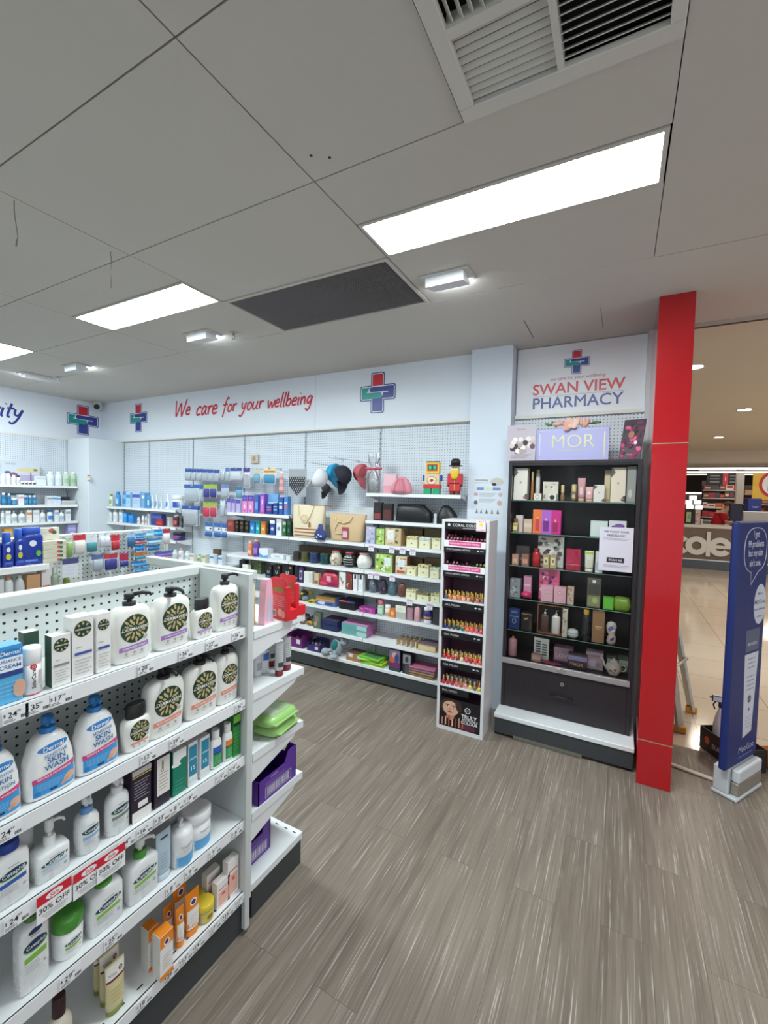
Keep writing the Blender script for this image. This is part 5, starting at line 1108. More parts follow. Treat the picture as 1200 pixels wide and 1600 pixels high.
C('perfume_box', 'plain white box right of the dark violet one', 475, 491, 893, S['R5'], .06, 'E6E4E0', [('r', .1, .45, .1, .9, 'D2CFC8')])
C('perfume_box', 'small cream and brown pack behind the red gift bag', 491, 500, 896, S['R5'], .05, 'CDB896', [('r', -.4, .4, .1, .4, '8A6A4A')])
loc, wd, h = bk(496, 531, 893, S['R5'], .08); f = MB(); f.loft([(0, wd*.5, .035, 3), (h*.25, wd*.5, .036, 3), (h*.6, wd*.42, .03, 2.6, wd*.04, 0), (h, wd*.30, .014, 2.2, wd*.06, 0)], mat('B02848', .35), 26); t = thing('gift_bag', 'crimson cellophane gift bag with pink label on the rear shelf', 'gift', loc); f.build('body', t)
f = MB(); f.prints([('e', -.2, .2, .2, .12, 'D9486A'), ('e', .2, .15, .2, .1, '7A1F5A'), ('e', .1, .4, .12, .1, 'E06A8A'), ('r', -.05, .18, .4, .72, 'E6A6B5')], lambda x, z: -.036, wd, h, .002); f.build('label_card', t)
C('perfume_box', 'white box with green floral sprig beside crimson gift bag', 530, 542, 893, S['R5'], .05, 'E9E8E2', [('e', -.1, .5, .1, .25, '6A9A6A', .4), ('e', .1, .35, .08, .15, 'C96A7A', -.4)])
C('perfume_box', 'red and green patterned narrow box on the rear shelf', 542, 552, 896, S['R5'], .05, '8A3A3A', FLO(15, ['C9A66A', '3F5A3A', 'D9C9A0'], 8))
for i, (a, b_) in enumerate(((552, 560), (560, 569))): C('perfume_box', 'tall white box with dark top, %s of the pair beside the blue grey vase' % ('left', 'right')[i], a, b_, 897+i, S['R5'], .05, 'E9ECEE', [('r', -.25, .25, .72, 1, '2A2A30'), ('l', -.3, .3, .1, .5, 3, 'A9B5BC')])
# R6
r = random.Random(5)
def pile(name, label, cat, pl, pr, pt, z, cols, n, rad, group):
    loc, wd, h = bk(pl, pr, pt, z, .16)
    for i in range(n):
        c = cols[i % len(cols)]; x = loc[0]+wd*((i % 3)/2-.5)*.75; lay = i//3; zz = z+rad*.62+lay*rad*1.15; y = YF+.05+.05*(i % 2)+.02*lay
        f = MB(); f.ball((0, 0, 0), rad, rad*.8, rad*.62, mat(c, .6), 14, 8); f.prints([('e', 0, 0, .35, .3, cols[(i+1) % len(cols)])], lambda a, b_: -rad*.8, rad, rad, .001)
        solo(name, f, label % ordn(i), cat, (x, y, zz), 0, group)
pile('toy_mask', '%s animal print plush toy in the pile on the puzzle shelf', 'toy', 463, 482, 920, S['R6'], ['3A3A32', 'C9B93A', '6A7A8A', 'A88A4A'], 6, .042, 'animal print plush toys')
C('toy_box', 'yellow and black toy carton beside the plush pile', 480, 494, 938, S['R6'], .08, 'D6C22E', [('r', -.5, .5, .6, 1, '2A2A2A'), ('e', 0, .4, .3, .2, '6A5A2A')])
C('puzzle_box', 'flat puzzle box with sunset print and yellow lid edge', 494, 531, 931, S['R6'], .16, '5F7AB5', [('r', -.5, .5, .72, 1, '8A7A3A'), ('r', -.5, .5, .52, .72, 'D98A4A'), ('e', -.2, .3, .2, .2, 'C9D0E6'), ('e', .2, .25, .25, .15, '3A4A7A')], top='5A4A32')
C('game_box', 'black box with rainbow top edge on the puzzle shelf', 530, 562, 937, S['R6'], .18, '1D1A22', [('r', -.5, -.1, .86, 1, 'D9603A'), ('r', -.1, .2, .86, 1, '8A3A9A'), ('r', .2, .5, .86, 1, '3A4AA0')], top='1A181E')
C('game_box', 'low magenta box with floral print beside black rainbow box', 561, 589, 949, S['R6'], .07, 'B03A9A', FLO(16, ['E6C9A0', 'E06AB5', '6A2A86'], 12), top='8A2F86', side='5A2A7A')
Bt('lotion_bottle', 'mint green bottle with tall pink cap on the rear shelf', 589, 600, 937, S['R6'], '9ACBA8', 'cyl', [('r', -.4, .4, .2, .7, 'C9E2CC')], .32, 'D06A7E', wf=.42)
Bt('lotion_bottle', 'white round topped lotion bottle beside mint green bottle', 600, 611, 945, S['R6'], 'E6DCCB', 'cyl', [('r', -.4, .4, .1, .5, 'C9A68A')], .3, 'EFEDE8', wf=.42)
C('perfume_box', 'small orange box beside the white round topped bottle', 609, 619, 951, S['R6'], .05, 'E07A2E', [('e', 0, .5, .3, .25, 'F2B98A')])
C('perfume_box', 'large cream and grey square box on the rear shelf', 618, 637, 946, S['R6'], .08, 'B9B5AE', [('r', -.5, .5, .52, 1, 'E4E6D8'), ('l', -.35, .35, .6, .85, 3, '8A9A7A')], top='E4E6D8')
C('perfume_box', 'mauve box between the grey box and pink bottle', 636, 647, 949, S['R6'], .07, 'A8858F', [('l', -.3, .3, .2, .7, 4, 'C9A9B0')])
Bt('lotion_bottle', 'pale pink bottle on the rear shelf beside a mauve box', 647, 657, 944, S['R6'], 'D9A6B0', 'square', None, .16, '8A6A6E', wf=.25)
Bt('supplement_tub', 'purple and white tub below a price card, near the stand', 661, 676, 948, S['R6'], '3A2F7A', 'cyl', [('r', -.45, .45, .02, .32, 'E6E4EA'), ('r', -.45, .45, .4, .55, 'C9A64A')], .2, 'E2E2E8', wf=.46)
C('perfume_box', 'dark grey box at the right end of the bottle shelf', 677, 689, 949, S['R6'], .08, '3A3C40', None)
# R7
pile('toy_figure', '%s small soft toy in the pile on the boxed game shelf', 'toy', 466, 490, 956, S['R7'], ['8A6A2E', '3A3F8A', 'B58A2A', '6A3A5A', '2A2A2E'], 6, .038, 'small soft toys')
C('toy_box', 'dull green toy pack beside the small soft toys', 490, 503, 957, S['R7'], .05, '5F6A5A', [('e', 0, .6, .3, .2, '8A7A6A'), ('e', -.2, .3, .2, .15, 'A9A08A')])
hz = .055
for k in range(2):
    loc, wd, h = bk(502, 534, 968, S['R7'], .16); carton('%s flat navy box, left stack' % ('lower', 'upper')[k], 'box', wd, .052, .18, '26315F', [('r', -.5, .5, .0, .2, '1A2040'), ('l', -.3, .2, .4, .8, 2, '5A6AA0')], (loc[0], YF+.095, S['R7']+.0535*k), 0, 'boxed_game', 'flat boxed games', 'top' and '4A3A4A')
    loc, wd, h = bk(533, 580, 968, S['R7'], .16); carton('%s flat pink sided box with teal front, right stack' % ('lower', 'upper')[k], 'box', wd, .055, .17, '6AA8A6', [('r', .1, .48, .15, .85, 'A9CFCF'), ('l', -.4, .0, .3, .7, 2, '3F7A7A')], (loc[0], YF+.09, S['R7']+.0565*k), 0, 'boxed_game', 'flat boxed games', 'C987B5', 'B56A9E')
for i in range(5):
    a = 619+i*7.4; C('spectacles_box', 'beige slim spectacles box, %s from left' % ordn(i), a, a+7.2, 996+i*1.2, S['R7'], .15, ('C9B196', 'D6C0A6', 'B89C80')[i % 3], [('r', -.4, .4, .0, .6, 'DCC9B2')], group='slim spectacles boxes', top='8A7460')
C('book_box', 'open topped box with orange edges holding spectacles leaflets', 653, 686, 1005, S['R7'], .16, 'D9D0A6', [('r', -.5, .5, .86, 1, 'D08A3A'), ('r', -.5, .5, 0, .1, 'C97A30')], top='6A5A6A', side='C98A3A')
# base shelf
def tray_box(name, label, pl, pr, pt, z, col, contents, seed):
    loc, wd, h = bk(pl, pr, pt, z, .16); t = thing(name, label, 'tray', loc); d = .16; m = mat(col, .45); f = MB(); th = .003
    f.box(-wd/2, wd/2, -d/2, d/2, 0, th, m); f.box(-wd/2, wd/2, -d/2, -d/2+th, th, h*.62, m); f.box(-wd/2, wd/2, d/2-th, d/2, th, h, m); f.box(-wd/2, -wd/2+th, -d/2, d/2, th, h*.8, m); f.box(wd/2-th, wd/2, -d/2, d/2, th, h*.8, m); f.build('tray', t)
    g = MB(); g.rect(wd*.1, wd*.34, h*.25, h*.52, FLATY(-d/2), mat('D9D6DE'), .001); g.build('price_sticker', t)
    rr = random.Random(seed)
    for i in range(6):
        f = MB(); c = contents[i % len(contents)]; f.loft([(0, .018, .016, 2.4), (.03, .024, .02, 2.4), (.06, .020, .016, 2.2), (.075, .008, .008, 2)], mat(c, .6), 12)
        p = Vector(loc)+Vector((wd*(-.27+.27*(i % 3)), -.03+.06*(i//3), th+.001))
        solo('soft_toy', f, '%s small item in %s' % (ordn(i), ('the crimson edged purple tray', 'the second dark purple tray')[seed % 2]), 'toy', p, 0, 'items inside the purple trays')
tray_box('display_tray', 'purple and crimson open display tray on the base shelf', 449, 481, 984, S['R8'], '6A2A6E', ['B5764A', '7A2A3A', '8A5A3A'], 2)
tray_box('display_tray', 'dark purple open display tray beside the grey plush elephant', 480, 508, 1000, S['R8'], '3F2F6E', ['2A2A2E', '6A5A7A', '3A3A44'], 3)
# grey plush slumped at the shelf edge
p = at_y(525, 1012, YF+.02); t = thing('plush_toy', 'grey and teal plush toy slumped on the edge of the base shelf', 'toy', (p.x, YF+.03, S['R8'])); G1, G2_ = mat('9AA3A8', .95), mat('1F6A6E', .9)
f = MB(); f.ball((0, 0, .085), .062, .055, .085, G1, 18, 12); f.build('body', t)
f = MB(); f.ball((0, -.012, .105), .046, .050, .060, G2_, 16, 10); f.build('vest', t)
f = MB(); f.ball((.075, .02, .15), .045, .042, .042, G1, 16, 10); f.build('head', t)
for x_, y_, z_ in ((-.10, -.05, .038), (.02, -.075, .022)):
    f = MB(); f.ball((x_, y_, z_), .042, .040, .038 if z_ > .03 else .022, G1, 14, 9); f.tube([(x_*.9, y_*.9, z_+.01), (x_*.3, y_*.4, .06)], .018, G1, 10); f.build('foot', t)
for s_ in (-1, 1): f = MB(); f.ball((.075, .045 if s_ > 0 else -.02, .185), .016, .008, .022, G1, 10, 6); f.build('ear', t)
C('kraft_tray', 'low brown carton tray with white stickers beside the plush', 541, 572, 1019, S['R8'], .14, 'A87C52', [('r', -.35, -.1, .5, .95, 'D9DCE6'), ('r', .2, .4, .45, .85, 'C9CFDE')], top='5A4632')
loc, wd, h = bk(562, 607, 1020, S['R8'], .16)
for k in range(4):
    t = thing('craft_pack', ('lowest lime green craft pack', 'lime and yellow craft pack lying second from the bottom', 'lime craft pack lying third from the bottom', 'topmost lime and dark green craft pack')[k]+' on the base shelf', 'pack', (loc[0]+.012*(k % 2)-.01*k, YF+.085-.006*k, S['R8']+.019*k), (.06, -.08, .1, -.12)[k], 'lime green craft packs')
    f = MB(); f.box(-wd*.46, wd*.46, -.085, .085, 0, .018, mat(('7FC93A', 'C9D62E', '8AD03E', '6FB83A')[k], .3), .004); f.build('pack', t)
    f = MB(); f.box(-wd*.3, wd*.34, -.06, .05, .0181, .0188, mat(('3F6A3A', '9FB5A6', 'C9D0C0', '4F7A4A')[k], .5)); f.build('printed_panel', t)
C('toy_box', 'dark box printed with purple and orange picture on the base shelf', 608, 629, 1013, S['R8'], .10, '3A2A44', [('r', -.48, .48, .4, .98, '7A6A86'), ('e', 0, .7, .25, .18, 'C9A6A0'), ('e', -.2, .5, .2, .15, 'D9603A'), ('e', .2, .6, .2, .2, '3A4A7A'), ('r', -.5, .5, .18, .38, '7A2A6A'), ('r', -.5, .5, 0, .18, '2F4A4A')], side='2A2030')
C('toy_box', 'black and white photo printed box right of the purple picture box', 629, 646, 1020, S['R8'], .10, '2A2A2E', [('r', -.45, .45, .5, .96, '8A8A8E'), ('e', 0, .72, .2, .15, '3A3A3E'), ('r', -.2, .3, .05, .45, '4A4A50')], side='1E1A20')
loc, wd, h = bk(637, 686, 1030, S['R8'], .16)
for k in range(4):
    f = MB(); f.box(-wd*.47, wd*.47, -.08, .08, 0, .021, mat(('8A6A48', '9A7A5A', '8A6A70', 'A8607E')[k], .9), .008, 2); solo('towel', f, ('folded brown towel at the bottom of the pile', 'folded tan towel second in the pile', 'folded mauve towel third in the pile', 'folded pink towel on top of the pile')[k], 'towel', (loc[0], YF+.075, S['R8']+.0218*k), .03*(k-1), 'folded towels on the base shelf')
# hanging price cards
for i, (px, py, z) in enumerate(((580, 852, 'R3'), (612, 855, 'R3'), (629, 856, 'R3'), (645, 858, 'R3'), (579, 895, 'R4'), (589, 896, 'R4'), (613, 899, 'R4'), (640, 936, 'R5'), (671, 943, 'R5'))):
    p = at_y(px, py, 3.482); f = MB(); fl = FLATY(-.0005); f.box(-.028, .028, -.0005, .0005, -.055, 0, mat('E9EAF2', .4)); f.rect(-.024, .024, -.024, -.004, fl, mat('C9A9C6'), .0004); f.word(('$24', '$19', '$29', '$15', '$24', '$19', '$29', '$12', '$39')[i], 0, -.038, .014, fl, mat('8A8A9A'), .0004)
    solo('price_card', f, ('price card hanging %s from left under the upper gift shelf', 'price card hanging %s from left under the lower gift shelf', 'price card hanging %s from left under the vase shelf')[0 if i < 4 else (1 if i < 7 else 2)] % ordn(i if i < 4 else (i-4 if i < 7 else i-7)), 'price card', p, 0, 'hanging price cards')

# ================================================================== NAIL POLISH STAND
NX0, NX1, NY, NH = -1.172, -.812, 3.085, 1.60
NXC = (NX0+NX1)/2; NW = NX1-NX0; ND = .235
ns = thing('display_stand', 'tall narrow white stand of lipsticks and nail polish with black header', 'display stand', (NXC, NY, 0))
SW = mat('D9D7D9', .35); PLUM = mat('5A3C50', .5)
f = MB(); f.box(-NW/2, -NW/2+.022, 0, ND, 0, NH, SW, .002); f.build('side_panel', ns)
f = MB(); f.box(NW/2-.022, NW/2, 0, ND, 0, NH, SW, .002); f.build('side_panel', ns)
f = MB(); f.box(-NW/2+.022, NW/2-.022, ND-.012, ND, 0, NH, PLUM); f.box(-NW/2+.0221, -NW/2+.0235, .012, ND-.012, .03, NH-.02, PLUM); f.box(NW/2-.0235, NW/2-.0221, .012, ND-.012, .03, NH-.02, PLUM); f.build('back_panel', ns)
f = MB(); f.box(-NW/2+.022, NW/2-.022, 0, ND-.012, NH-.018, NH, SW); f.box(-NW/2+.022, NW/2-.022, 0, ND-.012, 0, .03, SW); f.build('frame', ns)
IW = NW-.046
def zl(py): return at_y(690, py, NY).z
f = MB(); fl = FLATY(.006); f.box(-IW/2, IW/2, .006, .012, zl(826), NH-.02, mat('1B191C', .4)); f.build('header', ns)
f = MB(); hz_ = (zl(826)+NH-.02)/2; f.word('CORAL COLOURS', .02, hz_+.006, .02, fl, mat('E6E4E8', .4), .0006, .006, fit=IW*.74)
for k in range(5): f.disc(-IW*.40+.006*math.cos(k*1.257), hz_+.006+.006*math.sin(k*1.257), .005, .005, fl, mat('E6E4E8', .4), .0006, 8, 1)
f.rect(-.02, IW*.42, hz_-.018, hz_-.014, fl, mat('B5B2B8'), .0006); f.build('header_lettering', ns)
LIPZ = []
for k, (pt, pm, pb) in enumerate(((843, 852, 861), (881, 889.5, 899))):
    zt, zm, zb = zl(pt), zl(pm), zl(pb); LIPZ.append(zt)
    s = MB(); s.box(-IW/2, IW/2, .006, ND-.014, zm-.004, zm, SW); s.box(-IW/2, IW/2, -.004, .006, zm-.004, zt, mat('E6E6EA', .35)); s = s.build('shelf', ns)
    g = MB(); fl = FLATY(-.004); g.rect(-IW*.38, IW*.40, zm+.006, zt-.004, fl, mat('DB4A8A', .4), .0006); g.word('PLEASE ASK STAFF FOR TESTERS', 0, (zm+zt)/2+.001, .014, fl, mat('F8E6EE'), .001, .006, fit=IW*.72); g.build('pink_strip', s)
    g = MB(); g.box(-IW/2, IW/2, -.006, .004, zb, zm-.005, mat('18171A', .4)); g.word('MOISTURISING LIPSTICK', -IW*.14, (zb+zm)/2, .012, FLATY(-.006), mat('C9C6CC'), .0008, .004, fit=IW*.58); g.disc(IW*.33, (zb+zm)/2, .008, .006, FLATY(-.006), mat('C9C6CC'), .0008); g.rect(IW*.38, IW*.46, (zb+zm)/2-.004, (zb+zm)/2+.004, FLATY(-.006), mat('8A888E'), .0008); g.build('price_strip', s)
POLZ = []
for k, (pt, pb) in enumerate(((935, 945), (981, 991), (1028, 1038), (1068, 1078))):
    zt, zb = zl(pt), zl(pb); POLZ.append(zt-.004)
    s = MB(); s.box(-IW/2, IW/2, .006, ND-.014, zt-.006, zt-.002, SW); s.box(-IW/2, IW/2, -.003, .006, zt-.012, zt, mat('DCDCE0', .35)); s = s.build('shelf', ns)
    g = MB(); g.box(-IW/2, IW/2 if k < 3 else IW*.22, -.006, .004, zb-.012, zt-.013, mat('18171A', .4)); g.word('NAIL POLISH', -IW*.25, (zb+zt)/2-.012, .012, FLATY(-.006), mat('C9C6CC'), .0008, .004, fit=IW*.36)
    if k < 3: g.disc(IW*.32, (zb+zt)/2-.012, .008, .006, FLATY(-.006), mat('C9C6CC'), .0008); g.disc(IW*.41, (zb+zt)/2-.012, .012, .006, FLATY(-.006), mat('A9A6AC'), .0008)
    g.build('price_strip', s)
# portrait poster at the foot
zt, zb = zl(1088), .03
f = MB(); f.box(-IW/2, IW/2, .002, .006, zb, zt, mat('17151A', .35)); f.build('poster_panel', ns)
f = MB(); fl = FLATY(.002); PH = zt-zb; SK, SK2, HR, LP = mat('D3A48A', .6), mat('B98570', .6), mat('3A2420', .6), mat('A8484A', .5)
def E_(x, z, rx, rz, m, e, rot=0): f.disc(x*IW, zb+z*PH, rx*IW, rz*PH, fl, m, e, 24, 2, rot)
E_(-.24, .72, .26, .26, HR, .0004, .2); E_(-.22, .66, .20, .25, SK, .0006, -.15); E_(-.22, .40, .10, .14, SK2, .0005); E_(-.02, .78, .08, .20, HR, .0008, .3)
E_(-.30, .73, .045, .018, mat('F0E6E0'), .0009, -.1); E_(-.14, .71, .045, .018, mat('F0E6E0'), .0009, -.1); E_(-.30, .73, .02, .018, INK, .0011); E_(-.14, .71, .02, .018, INK, .0011)
E_(-.30, .775, .06, .012, HR, .0009, .1); E_(-.14, .755, .06, .012, HR, .0009, -.2); E_(-.24, .63, .022, .04, SK2, .0009); E_(-.24, .535, .065, .03, LP, .0009, -.1)
for k in range(7): q = -.44+.085*k; f.rect(q*IW, (q+.035)*IW, zb+.05*PH, zb+(.30+.05*(k % 3))*PH, fl, mat(('C9796A', 'D9A28A', 'A84A3A', 'E6B8A0', '8A3A3A', 'CF8A6A', 'B55A4A')[k], .4), .0012+.0001*k, slant=.01)
E_(.2, .12, .22, .10, mat('5A2A3A', .4), .0007); f.build('portrait_print', ns)
f = MB(); W_ = mat('EEECEE', .4); f.word('TRULY', .24*IW, zb+.50*PH, .03, fl, W_, .002, .02, fit=IW*.38); f.word('AFFORDABLE', .26*IW, zb+.39*PH, .016, fl, W_, .002, .01, fit=IW*.38); f.word('COLOUR', .25*IW, zb+.29*PH, .03, fl, W_, .002, .02, fit=IW*.40)
f.disc(.2*IW, zb+.72*PH, .07*IW, .07*IW, fl, W_, .002, 20); f.disc(.2*IW, zb+.72*PH, .055*IW, .055*IW, fl, mat('17151A'), .0022, 20); f.word('CC', .2*IW, zb+.72*PH, .012, fl, W_, .0024); f.build('poster_lettering', ns)
p = at_y(752, 812, NY-.012)
f = MB(); fl = FLATY(-.001); f.box(-.035, .035, -.001, .001, -.085, 0, mat('F0EEF0', .4)); f.rect(-.031, .031, -.082, -.003, fl, mat('C9436A'), .0002); f.rect(-.027, .027, -.078, -.007, fl, mat('F2F0F2'), .0004); f.word('SMILE', 0, -.017, .012, fl, mat('C9436A'), .0006, .012); f.disc(0, -.036, .014, .011, fl, mat('F0D92E'), .0006); f.word(':)', 0, -.036, .012, fl, INK, .0008); f.word("YOU'RE", 0, -.052, .007, fl, mat('4A3A6A'), .0006); f.word('ON', 0, -.061, .006, fl, mat('4A3A6A'), .0006); f.word('CAMERA', 0, -.071, .008, fl, mat('C9436A'), .0006)
solo('notice_card', f, 'small pink bordered card with a yellow face at the stand top corner', 'sign', p)
# lipsticks: tilted so that their coloured ends face the shopper
_lip = {}
def lipstick(x, y, z, col, label, group):
    t = None
    if col not in _lip:
        t = thing('lipstick', label, 'lipstick', (x, y, z), 0, group)
        f = MB(); f.tube([(0, 0, .007), (0, .052, .007)], .0075, mat('221C20', .3), 10); f.build('tube', t)
        f = MB(); f.tube([(0, -.006, .007), (0, -.0005, .007)], .0074, mat(col, .35), 10); f.build('shade_disc', t); _lip[col] = t
    else: t = dup(_lip[col], (x, y, z), 0, label, group)
    t.rotation_euler = (.18, 0, 0)
LC = ['B5475A', 'C96A78', 'A03A4A', 'D98A90', 'B03050', 'C9556A', 'E0A0A0', '9A2F45', 'D06A80', 'BF4A6A', 'CF7A86', 'A8455A']
rack = []
for row in range(2):
    zb_ = LIPZ[row]-.012
    for tier in range(3 if row == 0 else 2):
        n = 12
        for i in range(n):
            if row == 0 and tier == 2 and i in (3, 4, 6, 8, 9, 10, 11): continue
            if row == 1 and tier == 1 and i in (1, 4, 5, 7): continue
            if row == 1 and i == 8: continue
            col = LC[(i*5+tier*3+row*7) % 12] if not (row == 1 and i > 8) else ('A89A5A', '8A8A4A', 'B5A86A')[i % 3]
            lipstick(NXC-IW/2+.016+(IW-.032)*i/(n-1), NY+.018+.022*tier, zb_+.0185*tier+.001, col, 'lipstick %s from left in the %s line of the %s rack' % (ordn(i), ('front', 'middle', 'rear')[tier], ('top', 'lower')[row]), 'lipsticks on the %s rack' % ('top', 'lower')[row])
    f = MB()
    for tier in range(3 if row == 0 else 2): f.box(-IW/2, IW/2, .010+.022*tier, .030+.022*tier, zb_-.030, zb_-.0015+.0185*tier, mat('2A1E26', .5))
    f.build('lipstick_step', ns, (0, 0, 0))
_pol = {}
def polish(x, y, z, col, capc, label, group):
    k = (col, capc)
    if k in _pol: dup(_pol[k], (x, y, z), 0, label, group); return
    t = thing('nail_polish', label, 'nail polish', (x, y, z), 0, group); _pol[k] = t
    f = MB(); f.loft([(0, .0115, .0105, 3), (.002, .0125, .0115, 3), (.024, .0125, .0115, 3), (.029, .009, .008, 2.4), (.031, .006, .006, 2)], mat(col, .12, 0, 0, .5), 16); f.build('bottle', t)
    f = MB(); f.lathe([(.0068, .031), (.0068, .036), (.0062, .062), (.005, .064)], mat(capc, .3, .5), 14); f.build('cap', t)
PC = [['4A5670', 'C9763A', 'C9A27A', 'D9703F', 'D9A08A', 'E09A7A', '6A4A35', 'C96A3F', '8A5A45'], ['2A3070', '3A3A3F', '4A4A42', '3A3A35', '2A6A6A', 'D97A35', 'D9585A', 'E05A55', 'C9484A'], ['B5323A', 'C93A3A', 'C9352F', '6A3A2F', 'E0C99A', 'C94A4A', '8A2F35', 'D94A3F', 'E05A3A'], ['C92F35', 'B52A35', 'A82A3A', 'D06A6A', 'C9484F', 'D98A8A', 'D9C86A', '6A6A3A', 'C9B84A']]
for row in range(4):
    for dep in range(2):
        for i in range(9):
            if row == 3 and i == 6 and dep == 1: continue
            col = PC[row][i] if dep == 0 else PC[row][(i+2) % 9]
            cap = 'C9A24A' if row < 2 else ('D9B86A' if row == 2 else 'C9B08A')
            x = NXC-IW/2+.018+(IW-.036)*i/8+(.010 if dep else 0)*(1 if i < 8 else -1)
            polish(x, NY+.022+.040*dep, POLZ[row]+.0025+.0, col, cap, 'nail polish bottle %s from left, %s row, %s polish shelf of the stand' % (ordn(i), ('front', 'second')[dep], ('top', 'second', 'third', 'lowest')[row]), 'nail polishes on the %s shelf' % ('top', 'second', 'third', 'lowest')[row])

# leaflet taped on the pillar
a, c = at_y(737, 775, 3.603), at_y(787, 775, 3.603); zt_, zb_ = at_y(762, 744, 3.603).z, at_y(762, 809, 3.603).z
f = MB(); fl = FLATY(-.0005); pw, phh = c.x-a.x, zt_-zb_; f.box(-pw/2, pw/2, -.0005, 0, 0, phh, mat('DDE3EA', .5))
f.prints([('t', 'Dermatology', -.2, .90, .05, '5A6070', {'mw': .42}), ('r', -.42, .05, .83, .845, 'A9B0BC'), ('e', .28, .86, .2, .10, 'C9C6BE'), ('e', .2, .80, .07, .035, '2A2A30'), ('r', -.34, -.12, .66, .73, '7A90D0'), ('r', -.12, .12, .66, .73, 'DCDCC0'), ('r', .16, .40, .66, .73, '7A90D0')]+[('l', -.25, .3, .36+.14*k, .46+.14*k, 3, 'A9B2C0') for k in range(2)]+[('e', -.36, .56, .07, .04, 'C9A6B5'), ('e', .40, .56, .06, .05, 'C9B0B5'), ('e', -.36, .36, .06, .05, '6A6A70'), ('e', .38, .36, .07, .06, 'D0A6A6')]+[('p', [(x_, .10), (x_+.08, .10), (x_+.04, .22)], c_) for x_, c_ in ((-.36, '7A86A0'), (-.22, '8A94C0'), (-.05, '5A6A6A'), (.12, '8A9A9A'), (.3, '6A7A80'))], fl, pw, phh)
solo('leaflet', f, 'pale printed leaflet taped to the white pillar above the stand', 'poster', ((a.x+c.x)/2, 3.603, zb_))

# ================================================================== DARK DISPLAY CABINET
KX0, KX1, KY, KYB, KZ0, KZ1 = -.752, .118, 3.36, 3.72, .17, 2.05
KXC = (KX0+KX1)/2; KW = KX1-KX0
cab = thing('display_cabinet', 'black wood display cabinet with sliding glass doors on a grey plinth', 'cabinet', (KXC, KY, 0))
def cab_mat():
    m, nt, b = node_mat('black_oak', .4); tc = nt.nodes.new('ShaderNodeTexCoord'); mp = nt.nodes.new('ShaderNodeMapping'); mp.inputs['Scale'].default_value = (60, 60, 3)
    nt.links.new(tc.outputs['Object'], mp.inputs[0]); n = nt.nodes.new('ShaderNodeTexNoise'); n.inputs['Detail'].default_value = 4; nt.links.new(mp.outputs[0], n.inputs['Vector'])
    nt.links.new(mixc(nt, n.outputs['Fac'], lin('1C171C'), lin('352D33')), b.inputs['Base Color']); return m
OAK = cab_mat(); D_ = KYB-KY
f = MB(); t_ = .024
f.box(-KW/2, -KW/2+t_, 0, D_, KZ0, KZ1, OAK, .001); f.box(KW/2-t_, KW/2, 0, D_, KZ0, KZ1, OAK, .001); f.box(-KW/2+t_, KW/2-t_, 0, D_, KZ1-t_, KZ1, OAK, .001)
f.box(-KW/2+t_, KW/2-t_, D_-.008, D_, KZ0, KZ1-t_, OAK); f.box(-KW/2+t_, KW/2-t_, .01, D_-.008, .525, .543, OAK); f.build('carcass', cab)
f = MB(); f.box(-KW/2+t_+.001, KW/2-t_-.001, .002, .020, KZ0+.002, .505, OAK, .001); dr = f.build('drawer_front', cab)
f = MB(); f.tube([(-.075, -.018, .335), (.075, -.018, .335)], .006, BLACK, 10); f.tube([(-.065, .003, .335), (-.065, -.018, .335)], .005, BLACK, 8); f.tube([(.065, .003, .335), (.065, -.018, .335)], .005, BLACK, 8); f.build('handle', dr, (.0, 0, 0))
f = MB(); f.tube([(0, .003, .428), (0, -.006, .428)], .013, CHROME, 18); f.tube([(0, -.005, .428), (0, -.0075, .428)], .007, mat('6A6A6E', .3, .8), 14); f.build('lock', dr)
f = MB(); f.box(-KW/2+.001, KW/2-t_*.5, -.014, .010, .508, .546, mat('BFB9BC', .3, .6), .001); rail = f.build('door_track', cab)
f = MB(); f.tube([(-.01, -.013, .53), (-.01, -.024, .53)], .014, CHROME, 16); f.box(-.045, .02, -.0185, -.0135, .521, .539, CHROME, .002); f.build('showcase_lock', rail)
f = MB(); f.box(-KW/2+t_, KW/2-t_, .004, .02, KZ1-t_-.012, KZ1-t_, BLACK); f.build('top_track', cab)
GL = glass('FFFFFF', .05, .01)
f = MB(); f.box(-KW/2+t_+.002, .03, .006, .009, .547, KZ1-t_-.012, GL); f.build('glass_door', cab)
f = MB(); f.box(-.03, KW/2-t_-.002, .0125, .0155, .547, KZ1-t_-.012, GL); f.build('glass_door', cab)
KS = [1.755, 1.508, 1.255, 1.003, .757, .5435]
GS = glass('F2F8F5', .08, .02); GE = mat('6F8F84', .15)
for z in KS[:5]:
    f = MB(); f.box(-KW/2+t_+.002, KW/2-t_-.002, .035, D_-.012, z-.006, z, GS, faces={2: GE}); s = f.build('glass_shelf', cab)
    g = MB()
    for sx in (-1, 1):
        for yy in (.08, .28): g.tube([(sx*(KW/2-t_), yy, z-.010), (sx*(KW/2-t_-.012), yy, z-.010)], .0035, CHROME, 8)
    g.build('shelf_pin', s)
f = MB(); f.box(-KW/2-.012, KW/2+.028, -.15, D_+.03, .135, .167, SHELF, .003); f.build('base_shelf', cab)
f = MB(); f.box(-KW/2-.008, KW/2+.024, -.142, D_, .02, .134, PLINTH, .002); f.build('plinth', cab)
f = MB(); f.box(-KW*.35, KW*.18, -.145, -.143, .004, .03, mat('6A6A5E', .5)); f.build('kick_strip', cab)
for sx in (-1, 1): f = MB(); f.lathe([(.014, 0), (.014, .01), (.007, .012), (.007, .02)], BLACK, 12, sx*(KW/2-.0), -.11); f.build('foot', cab)
KF = KY+.055
